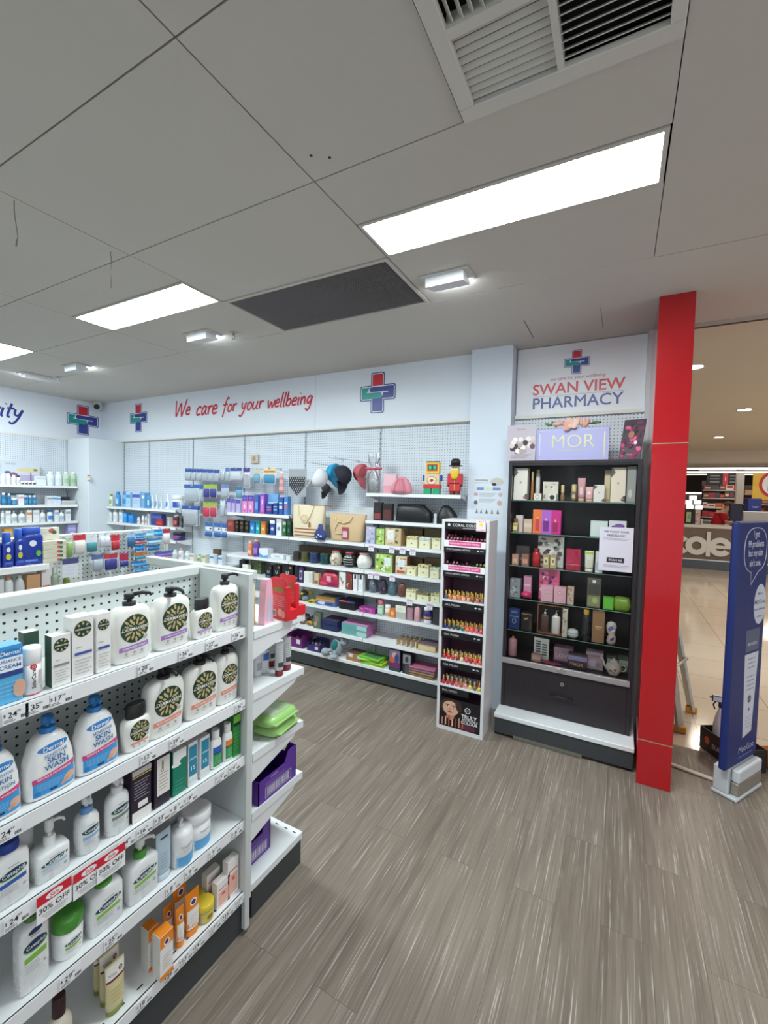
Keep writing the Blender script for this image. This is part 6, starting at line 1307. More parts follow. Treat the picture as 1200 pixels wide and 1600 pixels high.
def kc(name, label, pl, pr, pt, zi, d, col, spec=None, top=None, side=None, yf=None, cat='box', group=None): return C(name, label, pl, pr, pt, KS[zi], d, col, spec, top, side, yf or KF, group, cat)
def kb(name, label, pl, pr, pt, zi, col, shape, spec, capf, capc, **k): return Bt(name, label, pl, pr, pt, KS[zi], col, shape, spec, capf, capc, yf=k.pop('yf', KF), **k)
BOT = lambda s: [('p', [(-.5, .7), (-.2, .86), (-.32, .95), (-.5, 1)], '5F5A55'), ('p', [(.5, .02), (.2, .05), (.36, .18), (.5, .2)], '4A4A48'), ('e', .3, .1, .1, .03, 'B57A6A'), ('e', 0, .55, .08, .04, 'B9A98A')]
CWH = 'E4DDD2'
kc('gift_carton', 'tall white floral carton at left end of the cabinet top shelf', 800, 826, 732, 0, .08, CWH, BOT(1))
kb('perfume_bottle', 'slim amber bottle between the white carton and white tube, cabinet top shelf', 829, 834, 737, 0, 'A9713F', 'cyl', None, .3, 'C9A86A')
kb('perfume_bottle', 'tall white tube bottle standing behind a small white box', 836, 844, 734, 0, 'DCD8D0', 'cyl', None, .1, 'C9B890', yf=KF+.06)
kc('gift_carton', 'small white box with round seal on the cabinet top shelf', 834, 846, 771, 0, .04, CWH, [('e', 0, .5, .28, .32, '8A8A84'), ('e', 0, .5, .2, .24, CWH)])
kc('gift_carton', 'cream floral box behind a small black dotted box', 848, 873, 753, 0, .05, 'D8D0C0', FLO(21, ['8A7A6A', 'B9A890', 'EDE6DA'], 12), yf=KF+.05)
kc('gift_carton', 'small white box with black round seal in front of cream floral box', 856, 870, 772, 0, .04, CWH, [('e', 0, .5, .3, .36, '2A2A28')])
kb('perfume_bottle', 'little gold topped bottle, third item group on the cabinet top shelf', 875, 883, 758, 0, '8A6A45', 'pear', None, .45, 'D9C08A')
kb('perfume_bottle', 'gold topped glass bottle left of the pink tubes', 891, 902, 757, 0, '6A5A45', 'round_shoulder', [('e', 0, .5, .25, .25, 'C9B98A')], .42, 'D9C08A')
def kt(label, pl, pr, pt, zi, col, spec, capc, yf=None):
    loc, wd, h = bk(pl, pr, pt, KS[zi], .03, yf or KF); return tube_pack(label, 'tube', wd, h, .03, col, spec, loc, 0, capc)
kt('tall pink cream tube on the cabinet top shelf', 902, 915, 747, 0, 'CF9A9C', [('r', -.2, .2, .3, .6, 'E6C9C6')], 'C9A08A', KF+.035)
kt('shorter pink cream tube with white emblem beside the tall one', 914, 927, 761, 0, 'DDA9A9', [('e', 0, .6, .2, .1, 'EFDCD8')], 'CFA890')
kc('gift_carton', 'square white floral carton right of the pink tubes', 927, 945, 758, 0, .06, CWH, BOT(2)+[('e', -.3, .9, .12, .05, '5A5A50')])
kc('gift_carton', 'narrow tan patterned pack behind the tallest white carton', 944, 954, 735, 0, .05, 'A8946A', [('r', -.4, .4, .1, .9, 'C9BA96')], yf=KF+.05)
kc('gift_carton', 'tallest cream carton on the right half of cabinet top shelf', 954, 978, 731, 0, .08, 'E6D8C4', BOT(3))
kc('gift_carton', 'grey clear fronted carton at right end of the cabinet top shelf', 979, 994, 729, 0, .08, '8A8A86', [('r', -.4, .4, .05, .95, '9A9A94'), ('e', -.1, .25, .2, .12, 'C9C2B5')])
kc('gift_carton', 'pale pink box behind the square perfume bottle', 806, 818, 805, 1, .05, 'DCC9C4', [('l', -.3, .3, .3, .7, 3, 'B9A09A')], yf=KF+.05)
kb('perfume_bottle', 'square gold perfume bottle with dark cap on the second cabinet shelf', 800, 810, 810, 1, 'B9A05A', 'square', [('r', -.3, .3, .2, .6, 'E0D8B0')], .3, '6A4A35')
kc('gift_carton', 'low beige carton left of the bright gift box', 818, 832, 811, 1, .06, 'D2B49C', [('r', -.5, .5, .4, .7, 'E0CBB6')])
kc('gift_set', 'bright orange, violet and pink gift set box with three pictured bottles', 832, 878, 797, 1, .07, 'C8348A', [('r', -.5, -.18, 0, 1, 'E8793A'), ('r', -.18, .16, 0, 1, 'B264C6'), ('r', .16, .5, 0, 1, 'D02A86'), ('r', -.40, -.26, .1, .62, 'CF3A5A'), ('r', -.37, -.29, .62, .70, 'E6B04A'), ('r', -.12, .08, .1, .55, '7A2A8A'), ('r', -.06, .02, .55, .66, 'E0A0D0'), ('r', .22, .4, .1, .5, 'A01F5A'), ('r', .28, .34, .5, .62, 'E6B04A')], side='A01F6A')
kc('gift_carton', 'pale mint carton at the centre right of the second cabinet shelf', 922, 950, 814, 1, .06, 'C9D6CE', [('r', -.45, .45, .05, .95, 'D6E0DA')])
kc('gift_carton', 'white carton with purple flower behind the feedback notice', 951, 979, 814, 1, .06, 'DDDCE0', [('e', .1, .7, .3, .14, '8A5AA8'), ('e', -.25, .6, .12, .12, '3A3A4A'), ('e', .3, .5, .15, .1, '9FB5A0')])
kc('gift_carton', 'dark gift box behind the peach boxes, third cabinet shelf', 806, 828, 853, 2, .05, '3A3536', FLO(22, ['6A6462', '8A8482', '2A2626'], 10), yf=KF+.06)
kc('gift_carton', 'small peach box at the left end of the third cabinet shelf', 800, 811, 866, 2, .05, 'B98A72', [('r', -.35, .35, .2, .6, 'D6B39C')])
kc('gift_carton', 'small brown peach box beside the round red bottle', 815, 827, 866, 2, .05, '9A6A55', [('r', -.35, .35, .2, .6, 'C99A82')])
kb('perfume_bottle', 'round glossy red bottle on the third cabinet shelf', 831, 845, 857, 2, 'B52A2E', 'oval', None, .14, '7A1F22')
kc('gift_carton', 'large black and white floral box behind two gold caskets', 840, 882, 838, 2, .06, 'D2CCC6', FLO(23, ['3A3638', '8A8482', 'EDE9E4', '5A5658'], 26), yf=KF+.08)
for i, (a_, b_) in enumerate(((848, 859), (859, 870))): kc('casket', 'small gold casket with square emblem, %s of two' % ('left', 'right')[i], a_, b_, 867, 2, .05, 'B5A070', [('r', -.3, .3, .25, .8, 'E0D6B8'), ('r', -.12, .12, .4, .65, '7A6A4A')])
kc('gift_carton', 'embossed crimson box in the middle of the third cabinet shelf', 884, 908, 858, 2, .06, 'A8203F', [('r', -.44, .44, .32, .96, 'B5264A')]+FLO(24, ['C03A5A', '9A1A38'], 12)+[('r', -.5, .5, .26, .28, 'D6B08A')], side='7A1830')
kt('cream tube with lime green top beside the crimson box', 913, 928, 861, 2, 'DDD9C6', [('r', -.47, .47, .84, .97, 'A8C43A'), ('l', -.2, .2, .3, .6, 3, 'A9A898')], 'D9D4C0')
kc('gift_carton', 'slim white box half hidden behind the feedback notice', 930, 942, 862, 2, .05, 'D9DBDA', [('r', -.4, .4, .1, .5, 'B9C2BE')])
kc('gift_bag', 'crinkled clear bag of grey sachets at left of the fourth cabinet shelf', 795, 814, 904, 3, .06, '8A8C90', FLO(25, ['C9CCD0', '5A5C60', 'A9ACB0'], 18))
kc('gift_carton', 'tall pink box behind the round pink candle', 818, 831, 900, 3, .05, 'CF8FA8', [('r', -.4, .4, .55, .62, 'E6C0CF')], yf=KF+.05)
f = MB(); loc, wd, h = bk(816, 833, 921, KS[3], .05); f.ball((0, 0, h/2), wd/2, wd/2, h/2, mat('D2386A', .3), 20, 12); solo('candle', f, 'round bright pink candle on the fourth cabinet shelf', 'candle', (loc[0], KF+wd/2, KS[3]))
kc('gift_carton', 'pink and navy floral box standing behind two pale pink boxes', 842, 875, 889, 3, .05, 'D9668A', FLO(26, ['3A3A6A', 'E8A0B5', 'F0D6DC', 'B02A6A'], 26), yf=KF+.07)
for i, (a_, b_) in enumerate(((845, 865), (865, 885))): kc('gift_carton', 'pale pink box with round monogram, %s of the matching pair' % ('left', 'right')[i], a_, b_, 915+i*2, 3, .06, 'DDA9B4', [('e', 0, .62, .18, .13, 'B5707F'), ('e', 0, .62, .14, .10, 'E6BCC4')])
kc('gift_carton', 'narrow beige floral box beside the pale pink pair', 886, 897, 917, 3, .05, 'CBB09A', FLO(27, ['8A4A45', '6A7A5A', 'E0CDBA'], 10))
kc('gift_set', 'clear fronted gift pack with olive contents and white tag', 917, 939, 903, 3, .05, '5F5C50', [('r', -.45, .45, .05, .4, '8A8A62'), ('r', -.4, .4, .45, .8, '4A4840'), ('r', -.12, .12, .84, .94, 'E6E6E2'), ('e', .1, .25, .2, .1, 'A9B56A')])
kc('gift_carton', 'small bright green box on the fourth cabinet shelf', 942, 959, 933, 3, .05, '5FB53A', [('r', -.4, .4, .1, .9, '6AC244')], side='3F8A2A')
f = soft_pack(.115, .09, .085, mat('7A9A35', .35), 9); loc, wd, h = bk(960, 989, 932, KS[3], .09); solo('soap_pack', f, 'olive green wrapped pack beside the bright green box', 'pack', (loc[0]-.012, KF+.05, KS[3]))
kc('gift_carton', 'navy blue box with silver monogram, fifth cabinet shelf left end', 794, 813, 951, 4, .06, '22386A', [('r', -.4, .4, .62, .66, '8A9AC0'), ('e', 0, .42, .2, .14, '8A9AC0'), ('e', 0, .42, .14, .10, '22386A'), ('r', -.3, .3, .82, .9, '6A7AA8')])
kc('gift_carton', 'black box with gold ribbon trim beside the navy box', 814, 833, 957, 4, .06, '1E1A1C', [('r', -.45, .45, .92, .95, 'B59A5A'), ('e', -.05, .68, .2, .05, 'B59A5A', .4), ('r', .25, .42, .1, .6, '4A3F2A')])
loc, wd, h = bk(839, 881, 945, KS[4], .06, KF+.01); t = thing('gift_set', 'copper framed gift set holding a brown and a white pump bottle', 'gift set', (loc[0], loc[1], loc[2]))
f = MB(); COPPER = mat('B5755A', .3, .6); q = .006
for a_ in ((-wd/2, wd/2, 0, q), (-wd/2, wd/2, h-q, h), (-wd/2, -wd/2+q, q, h-q), (wd/2-q, wd/2, q, h-q)): f.box(a_[0], a_[1], -.03, .03, a_[2], a_[3], COPPER)
f.build('frame', t); f = MB(); f.box(-wd/2+q, wd/2-q, .026, .03, q, h-q, mat('2A2226', .5)); f.build('back_card', t)
for i, (xx, c_) in enumerate(((-.22, '5A4238'), (.22, 'D9D4CC'))):
    f = MB(); f.loft([(a_*h*.62+q, b_*wd*.17, b_*.02, 2.2) for a_, b_, _, _ in SHAPES['cyl']], mat(c_, .3), 18, cx=xx*wd); f.build('pump_bottle', t)
    f = MB(); f.lathe([(.008, q+h*.62), (.009, q+h*.68)], WHITE, 12, xx*wd, 0); f.tube([(xx*wd, 0, q+h*.68), (xx*wd, 0, q+h*.78), (xx*wd+.016, 0, q+h*.79)], .003, WHITE, 8); f.build('pump', t)
kc('gift_carton', 'slim cream floral box right of the copper framed set', 879, 887, 950, 4, .06, 'D9D2BE', FLO(28, ['8A9A7A', 'B98A7A', '6A7A6A'], 10))
loc, wd, h = bk(886, 906, 979, KS[4], .05); t = thing('stone_jar', 'round white stone jar on the fifth cabinet shelf', 'jar', (loc[0], KF+wd/2, KS[4])); f = MB(); f.lathe([(wd*.3, 0), (wd*.46, .012), (wd*.48, h*.42), (wd*.44, h*.52)], mat('C9CAC8', .3), 24); f.build('body', t); f = MB(); f.lathe([(wd*.46, h*.53), (wd*.49, h*.62), (wd*.40, h*.86), (wd*.2, h)], mat('D6D7D5', .3), 24); f.build('lid', t)
kb('perfume_bottle', 'tall black bottle with yellow stopper on the fifth cabinet shelf', 909, 922, 953, 4, '2E3236', 'cyl', None, .14, 'D9A82E')
kc('gift_carton', 'tall tan carton with gold lettering mark on the fifth cabinet shelf', 925, 945, 954, 4, .06, '9A7452', [('r', -.25, .3, .48, .52, 'D9BA8A'), ('r', -.2, .2, .42, .44, 'D9BA8A')])
loc, wd, h = bk(947, 964, 967, KS[4], .05); t = thing('sculpture_bottle', 'curvy white and violet sculptural bottle, fifth cabinet shelf right end', 'bottle', (loc[0], KF+.03, KS[4])); f = MB(); f.loft([(0, wd*.3, .014, 2), (h*.1, wd*.44, .02, 2), (h*.3, wd*.42, .02, 2, .004, 0), (h*.42, wd*.3, .016, 2, .003, 0), (h*.55, wd*.42, .02, 2, -.002, 0), (h*.8, wd*.5, .022, 2, 0, 0), (h*.95, wd*.36, .016, 2, 0, 0), (h, wd*.16, .008, 2, 0, 0)], mat('C9BDB8', .25), 24); f.build('body', t); f = MB(); f.prints([('e', -.05, .72, .3, .08, '6A6AA8', .8), ('e', .1, .25, .25, .05, '5A4A48', .8), ('e', .15, .62, .2, .04, 'E6E2E6', .8)], lambda x, z: -.0215, wd, h, .001); f.build('swirl', t)
kb('candle_jar', 'pink cylinder with small gold stopper at cabinet floor left', 792, 808, 994, 5, 'D9A0A8', 'cyl', None, .10, 'B58A4A', cat='candle', wf=.12)
f = MB(); loc, wd, h = bk(834, 858, 997, KS[5], .012, KF+.05); f.box(-wd/2, wd/2, -.006, .006, 0, h, mat('D9D6D2', .4)); f.prints([('r', -.42, .42, .06, .94, 'C9CCC6')]+[('r', -.36, -.05, .2+.12*k, .27+.12*k, '4A4A4A') for k in range(6)]+[('r', .06, .36, .2+.12*k, .27+.12*k, '5A5A5A') for k in range(5)], FLATY(-.006), wd, h); solo('card_sign', f, 'framed white card with dark lines on the cabinet floor', 'sign', loc)
kc('gift_carton', 'small pink pack of tubes in front of the framed card', 830, 846, 1022, 5, .04, 'C99A90', [('r', -.4, .4, .3, .7, 'E0BDB2')], yf=KF-.02)
f = MB(); loc, wd, h = bk(848, 880, 1029, KS[5], .04); f.loft([(0, wd*.40, .02, 2.2), (h*.3, wd*.5, .026, 2.2), (h*.7, wd*.46, .024, 2.2), (h, wd*.2, .01, 2)], mat('C84A6E', .35), 24); solo('soap_pack', f, 'rounded pink soap pack lying on the cabinet floor', 'soap', (loc[0], KF-.0, KS[5]))
kc('gift_box', 'mauve gift box printed LOVE at the back of the cabinet floor', 865, 896, 1011, 5, .09, 'A88492', [('t', 'LOVE', 0, .45, .3, 'E0C0CC'), ('r', -.5, .5, 0, .12, '6A3A5A')], yf=KF+.07)
kc('gift_box', 'brown floral box with lavender band and gold name MOR', 887, 918, 1021, 5, .05, '4A3436', [('r', -.5, .5, .52, .85, '9A94C0'), ('t', 'MOR', .05, .24, .22, 'C9B08A'), ('e', -.3, .3, .12, .12, '8A6A5A')], yf=KF+.01)
kc('gift_box', 'mauve gift box printed HOPE behind the teapot side', 915, 943, 1018, 5, .08, 'B09AA4', [('t', 'HOPE', 0, .78, .16, '8A2F4A'), ('e', -.1, .36, .28, .2, 'C9BAC4'), ('e', .2, .3, .14, .14, '9A86A0')], yf=KF+.05)
for i, (a_, b_) in enumerate(((947, 964), (965, 983))): kc('tin', 'dark green and cream tin behind the teapot, %s one' % ('left', 'right')[i], a_, b_, 1024+i*2, 5, .05, '4A554A', [('r', -.4, .4, .45, .8, 'B9BAA6'), ('r', -.4, .4, .1, .3, '6A7A6A')], yf=KF+.09)
loc, wd, h = bk(947, 977, 1034, KS[5], .07); loc = (loc[0]-.012, KF+.03, KS[5]); h = wd*.98; TP = mat('DDD6CC', .25); R_ = wd*.44
t = thing('teapot', 'cream floral china teapot on the cabinet floor', 'teapot', loc)
TS = [(0, R_*.6, R_*.6, 2), (.004, R_*.66, R_*.66, 2), (h*.35, R_, R_, 2), (h*.6, R_*.92, R_*.92, 2), (h*.78, R_*.6, R_*.6, 2)]
f = MB(); f.loft(TS, TP, 28); f.prints([('e', -.2, .32, .12, .08, 'B57A5A'), ('e', .1, .4, .1, .07, '7A8A6A'), ('e', .0, .22, .12, .06, 'C99A6A')], surf_of(TS), 2*R_*.9, h, .0015); f.build('body', t)
f = MB(); f.lathe([(R_*.6, h*.78), (R_*.5, h*.86), (R_*.15, h*.92), (R_*.12, h*.95), (R_*.16, h*.98), (R_*.05, h)], TP, 22); f.build('lid', t)
f = MB(); f.tube([(-R_*.8, 0, h*.3), (-R_*1.15, 0, h*.5), (-R_*1.35, 0, h*.82), (-R_*1.55, 0, h*.9)], [R_*.22, R_*.15, R_*.10, R_*.09], TP, 12); f.build('spout', t)
f = MB(); f.tube([(R_*.85, 0, h*.62), (R_*1.25, 0, h*.66), (R_*1.5, 0, h*.52), (R_*1.35, 0, h*.32), (R_*.9, 0, h*.25)], R_*.09, TP, 10); f.build('handle', t)
# feedback notice on the glass
p = at_y(961, 858, KY+.004); a = at_y(936, 858, KY+.004); c = at_y(989, 858, KY+.004); zt_, zb_ = at_y(961, 824, KY).z, at_y(961, 893, KY).z; pw, phh = (c.x-a.x)*1.0, zt_-zb_
f = MB(); fl = FLATY(-.0006); f.box(-pw/2, pw/2, -.0006, 0, 0, phh, mat('DAD6E2', .5)); f.prints([('t', 'WE WANT YOUR', 0, .895, .055, '4A4658', {'mw': .74}), ('t', 'FEEDBACK!', 0, .81, .055, '4A4658', {'mw': .52}), ('l', -.38, .42, .70, .76, 2, 'A9A4B5'), ('r', -.26, .26, .20, .31, '2A2632'), ('t', 'SCAN ME', 0, .255, .06, 'EDEAF2', {'mw': .4}), ('l', -.36, .40, .08, .15, 2, 'A9A4B5')], fl, pw, phh)
solo('notice', f, 'white feedback notice stuck to the right glass door of cabinet', 'notice', ((a.x+c.x)/2, KY+.0045, zb_))
# things on top of the cabinet
a, c = at_y(793, 690, KY+.05), at_y(837, 690, KY+.05); pw = c.x-a.x; phh = at_y(815, 664, KY+.05).z-KZ1
f = MB(); f.box(-pw/2, pw/2, -.002, .002, 0, phh, mat('BDB2BC', .4)); f.prints([('t', 'flowers', 0, .88, .06, '8A808A', {'mw': .4, 'bold': 0})]+[('e', random.Random(i).uniform(-.42, .42), random.Random(i+50).uniform(.25, .62), .09, .07, ('E6DAD6', '3A2A30', 'D6C4C0', '6A4A52', 'EDE6E0', 'B59A9A')[i % 6], i) for i in range(20)]+[('l', -.35, .35, .08, .2, 3, 'A9A0A8')], FLATY(-.002), pw, phh)
solo('poster', f, 'pale mauve flower poster standing at left on top of the cabinet', 'poster', ((a.x+c.x)/2, KY+.05, KZ1))
a, c = at_y(838, 692, KY+.07), at_y(952, 692, KY+.07); pw = c.x-a.x; phh = at_y(895, 669, KY+.07).z-KZ1
t = thing('brand_sign', 'lilac standing sign reading MOR on top of the cabinet', 'sign', ((a.x+c.x)/2, KY+.085, KZ1)); LL_ = mat('B4B2DE', .3)
f = MB(); f.box(-pw/2, pw/2, -.02, .02, 0, phh, LL_, .003); f.build('block', t); fl = FLATY(-.02); GD_ = mat('DDD9A8', .25, .4)
f = MB(); f.word('MOR', .01, phh*.60, phh*.22, fl, GD_, .001, -.012, fit=pw*.58); f.word('Melbourne, Australia', 0, phh*.32, phh*.08, fl, GD_, .001, 0, .1, fit=pw*.42); f.build('lettering', t)
f = MB()
for a_ in ((-.46, .46, .94, .955), (-.46, .46, .03, .04)): f.rect(a_[0]*pw, a_[1]*pw, a_[2]*phh, a_[3]*phh, fl, mat('D2D2EE', .3), .001)
f.rect(.43*pw, .445*pw, .1*phh, .85*phh, fl, GD_, .001); f.rect(-.455*pw, -.44*pw, .15*phh, .85*phh, fl, mat('DCDCF4', .3), .001); f.build('border', t)
t = thing('silk_rose', 'pink artificial rose with green leaves lying on the lilac sign', 'flower', ((a.x+c.x)/2-.012, KY+.075, KZ1+phh+.022)); PKR = [mat('E2B4A4', .7), mat('DDA392', .7), mat('E8C4B4', .7)]
for k in range(9):
    g = MB(); an = k*2.4; rr_ = .006+.0045*k; g.ball((0, 0, 0), .022+.001*k, .007, .022, PKR[k % 3], 12, 7)
    g.xform(Matrix.Translation((rr_*math.cos(an)-.0, -.032, .005+rr_*math.sin(an)*.75)) @ Matrix.Rotation(an+1.2, 4, 'Y')); g.build('petal', t)
for k in range(6):
    g = MB(); g.ball((0, 0, 0), .035, .02, .016, PKR[k % 3], 12, 7); g.xform(Matrix.Translation(((-.09, -.06, .06, .09, .11, .04)[k], -.005, (.012, .018, .02, .016, .01, .03)[k])) @ Matrix.Rotation(.5*k, 4, 'Y')); g.build('petal', t)
for x_, an in ((-.15, .3), (-.13, -.4), (.17, .1), (-.11, .9)):
    g = MB(); g.ball((0, 0, 0), .03, .008, .009, mat('4F7A3F', .6), 10, 6); g.xform(Matrix.Translation((x_, 0, .012)) @ Matrix.Rotation(an, 4, 'Y')); g.build('leaf', t)
g = MB(); g.tube([(.05, 0, .01), (.15, 0, .006), (.2, 0, .012)], .006, mat('2F3A2A', .5), 8); g.build('stem', t)
a, c = at_y(965, 690, KY+.06), at_y(1003, 690, KY+.06); pw = c.x-a.x; phh = at_y(985, 655, KY+.06).z-KZ1
f = MB(); f.box(-pw/2, pw/2, -.002, .002, 0, phh, mat('3A2030', .35)); f.prints([('e', random.Random(i*7).uniform(-.44, .44), random.Random(i*5+1).uniform(.06, .95), random.Random(i).uniform(.06, .14), random.Random(i+9).uniform(.04, .08), ('8A1F4A', 'C9356A', '5A1F3A', '2A1A26', 'E0588A', '6A2A45')[i % 6], i) for i in range(30)]+[('e', -.05, .62, .14, .09, 'A9705A'), ('e', .2, .42, .08, .05, 'E0D6DA'), ('t', 'rose', 0, .12, .06, 'B58A9A', {'mw': .4})], FLATY(-.002), pw, phh)
o = solo('poster', f, 'dark crimson rose poster leaning at right on top of the cabinet', 'poster', ((a.x+c.x)/2, KY+.05, KZ1)); o.rotation_euler = (-.12, .06, -.5)

# ================================================================== HANGING PACKS ON THE REAR WALL
HOOK = mat('C4C8CD', .3, .8)
_hook = {}
def hook(x, y0, y1, z, rz, label, group):
    L = round(abs(y0-y1), 3)
    if L in _hook: dup(_hook[L], (x, y0, z), rz, label, group); return
    f = MB(); f.tube([(0, 0, 0), (0, -L*.9, 0), (0, -L, .012)], .0025, HOOK, 8); f.box(-.015, .015, -.003, 0, -.012, .012, HOOK, .002)
    _hook[L] = solo('peg_hook', f, label, 'hook', (x, y0, z), rz, group)
def blister(name, label, loc, rz, wd, h, head, tray, spec, group=None, dp=.018, headf=.28, card=None):
    """card with printed header and a moulded clear or coloured pouch; origin at the top hang hole"""
    t = thing(name, label, 'pack', loc, rz, group); f = MB(); f.box(-wd/2, wd/2, 0, .0012, -h, 0, M(card or 'DDE3EC'), 0); fl = FLATY(0)
    f.rect(-wd/2, wd/2, -h*headf, 0, fl, M(head), .0005); f.disc(0, -h*.05, wd*.09, wd*.05, fl, mat('8A9098'), .0009, 10, 1)
    for q in spec or []:
        f.prints([q], lambda x, z: 0, wd, -h, .0008)
    f.build('card', t)
    g = MB(); S = [(-h*.96, wd*.40, dp*.5, 4), (-h*.92, wd*.45, dp*.9, 4), (-h*(headf+.08), wd*.44, dp*.8, 4), (-h*(headf+.02), wd*.38, dp*.4, 4)]
    g.loft(S, M(tray), 20, cy=0); g.build('pouch', t); return t
CLB = glass('DCE6F2', .2, .1, .55); CLW = glass('E9EEF4', .2, .1, .45)
def hung(label, pl, pr, pt, pb, head, tray, spec=None, yf=3.56, group='packs hanging on rear wall hooks', name='hanging_pack', dp=.018, headf=.28, card=None, nback=0):
    a, c = at_y(pl, (pt+pb)/2, yf), at_y(pr, (pt+pb)/2, yf); zt, zb = at_y((pl+pr)/2, pt, yf).z, at_y((pl+pr)/2, pb, yf).z
    wd = (c.x-a.x)*.95; x = (a.x+c.x)/2; blister(name, label, (x, yf, zt), 0, wd, zt-zb, head, tray, spec, group, dp, headf, card)
    for k in range(nback): blister(name, 'rear row %s' % label, (x, yf+.035*(k+1), zt), 0, wd, zt-zb, head, tray, None, group, dp, headf, card)
    hook(x, YB-.012, yf-.02, zt-.004, 0, 'wire hook carrying packs on the rear wall pegboard', 'peg hooks on the rear wall')
BLU = '2F4F9E'
for i, (a, b_) in enumerate(((289, 299), (299, 307), (307, 316), (316, 325), (325, 334), (334, 343))): hung('clear pack with blue header, %s from left in the top hanging row' % ordn(i), a, b_, 732+.4*i, 751+.4*i, BLU, CLB, nback=1 if i < 4 else 0)
hung('large blue edged clear pack in the second hanging row', 287, 312, 757, 785, '2F5FA8', CLB, [('r', -.3, .3, .35, .85, 'C9D6E6')], headf=.22, nback=1)
hung('slim blue pack between the large one and green topped ones', 312, 318, 757, 784, '3A5FA8', CLB)
for i, (a, b_) in enumerate(((318, 328), (328, 339))): hung('navy pack with lime green top, %s of two' % ('left', 'right')[i], a, b_, 757, 778, '9FB83A', '3A3F8A', headf=.3)
hung('largest blue headed clear pack at left of the third hanging row', 284, 309, 791, 821, '2A4FA0', CLW, [('l', -.3, .3, .45, .9, 4, 'A9B0C0')], headf=.18, nback=1)
for i, (a, b_) in enumerate(((317, 328), (328, 339))): hung('red pack with lime green top, %s of two' % ('left', 'right')[i], a, b_, 785, 808, '9FB04A', 'C23A55', headf=.32)
for i, (a, b_) in enumerate(((320, 333), (334, 346), (346, 356))): hung('white and deep blue pack, %s from left in the lowest hanging row' % ordn(i), a, b_, 816+i, 839+i, '3A66A8', '2F62A0', [('r', -.45, .45, .3, .58, 'DDE4EA'), ('e', .2, .42, .12, .06, 'C9CF4A')], headf=.62, card='DDE6EE')
for i, (a, b_, pt, pb, hd, tr) in enumerate(((345, 352, 731, 752, 'C9D6E2', CLW), (352, 359, 731, 752, '5A7AB5', CLB), (345, 358, 757, 778, '6A86B5', CLB), (344, 352, 782, 808, 'C9DCE6', CLB))): hung(('pale narrow pack right of the top blue row', 'blue grey narrow pack beside the multicoloured pack', 'clear and blue grey pack in the second row, right part', 'tall pale aqua pack at right of the red packs')[i], a, b_, pt, pb, hd, tr)
hung('navy pack with small coloured pictures in the top hanging row', 359, 378, 731, 751, '33478F', 'C9CFDA', [('r', -.45, .45, .3, .6, '5A70A8'), ('e', -.2, .5, .15, .12, 'C95A4A'), ('e', .2, .5, .15, .12, 'D9A05A'), ('r', -.45, .45, .8, .95, '33478F')], headf=.25)
hung('small teal and blue pack hanging lower, near the lilac cartons', 369, 379, 761, 779, '2F6FA0', '6A9AB0', [('e', .1, .5, .3, .15, 'E6E9EC')])
hung('white pack with purple header and oval print', 380, 391, 731, 762, '4A2F8A', CLW, [('e', 0, .45, .3, .16, '9A7FC0')], headf=.2)
hung('blue and sand shaded pack in the top hanging row', 396, 407, 732, 755, 'C9C4B0', '6FA0B5', headf=.35)
hung('colourful pack with yellow, blue and red bands', 411, 431, 731, 756, 'E0CF9A', '3F8AB0', [('r', -.45, .45, .18, .30, 'C96A3A')], headf=.4)
# socks, bandana
a = at_y(440, 745, 3.57); f = MB(); zt_, zb_ = at_y(440, 740, 3.57).z, at_y(440, 771, 3.57).z; hh = zt_-zb_
for k in range(6): f.loft([(-hh+hh*k/6, .036-.003*abs(k-1), .008, 2.4), (-hh+hh*(k+1)/6, .036-.003*abs(k-.5), .008, 2.4)], mat('DDA9A6' if k % 2 else 'C98F90', .9), 16, cap0=k == 0, cap1=k == 5)
f.box(-.03, .03, -.002, 0, 0, .03, mat('D9DDE2')); solo('socks', f, 'pink striped socks hanging left of the spotted bandana', 'socks', (a.x, a.y, zt_), 0); hook(a.x, YB-.012, 3.55, zt_+.025, 0, 'wire hook carrying packs on the rear wall pegboard', 'peg hooks on the rear wall')
a, c = at_y(451, 755, 3.56), at_y(479, 755, 3.56); zt_, zb_ = at_y(465, 733, 3.56).z, at_y(465, 776, 3.56).z; wd, h = c.x-a.x, zt_-zb_
t = thing('bandana_pack', 'charcoal spotted bandana folded in a clear bag', 'pack', ((a.x+c.x)/2, 3.56, zt_)); f = MB(); f.box(-wd/2, wd/2, -.004, 0, -h, 0, CLW); f.build('bag', t)
f = MB(); f.prism([(-wd*.42, -h*.28), (wd*.42, -h*.28), (wd*.42, -h*.62), (0, -h*.95), (-wd*.42, -h*.62)], 1, -.012, -.0045, mat('33343A', .8))
for i in range(7):
    for j in range(8):
        x, z = wd*(-.36+.12*i), -h*(.33+.08*j)
        if abs(x)/(wd*.42)+max(0, (-z/h-.62)/.33) < .95: f.disc(x+(wd*.06 if j % 2 else 0)*.8, z, wd*.022, wd*.022, FLATY(-.012), mat('C9CCD2', .7), .0006, 8, 1)
f.build('cloth', t)
a = at_y(395.5, 717, 3.70); f = MB(); f.box(-.055, .055, -.012, .012, -.05, .05, mat('CDBFA9', .7), .004); f.disc(0, 0, .03, .03, FLATY(-.012), mat('B09A80'), .0008); f.prints([('p', [(-.1, -.3), (.05, -.05), (-.02, .02)], 'B5705A'), ('p', [(.0, -.1), (.2, .3), (.1, .3)], '9A7A6A')], FLATY(-.012), .11, .1, .001); solo('wall_plaque', f, 'small square cream pack hung alone above the top row of packs', 'pack', (a.x, 3.725, a.z))
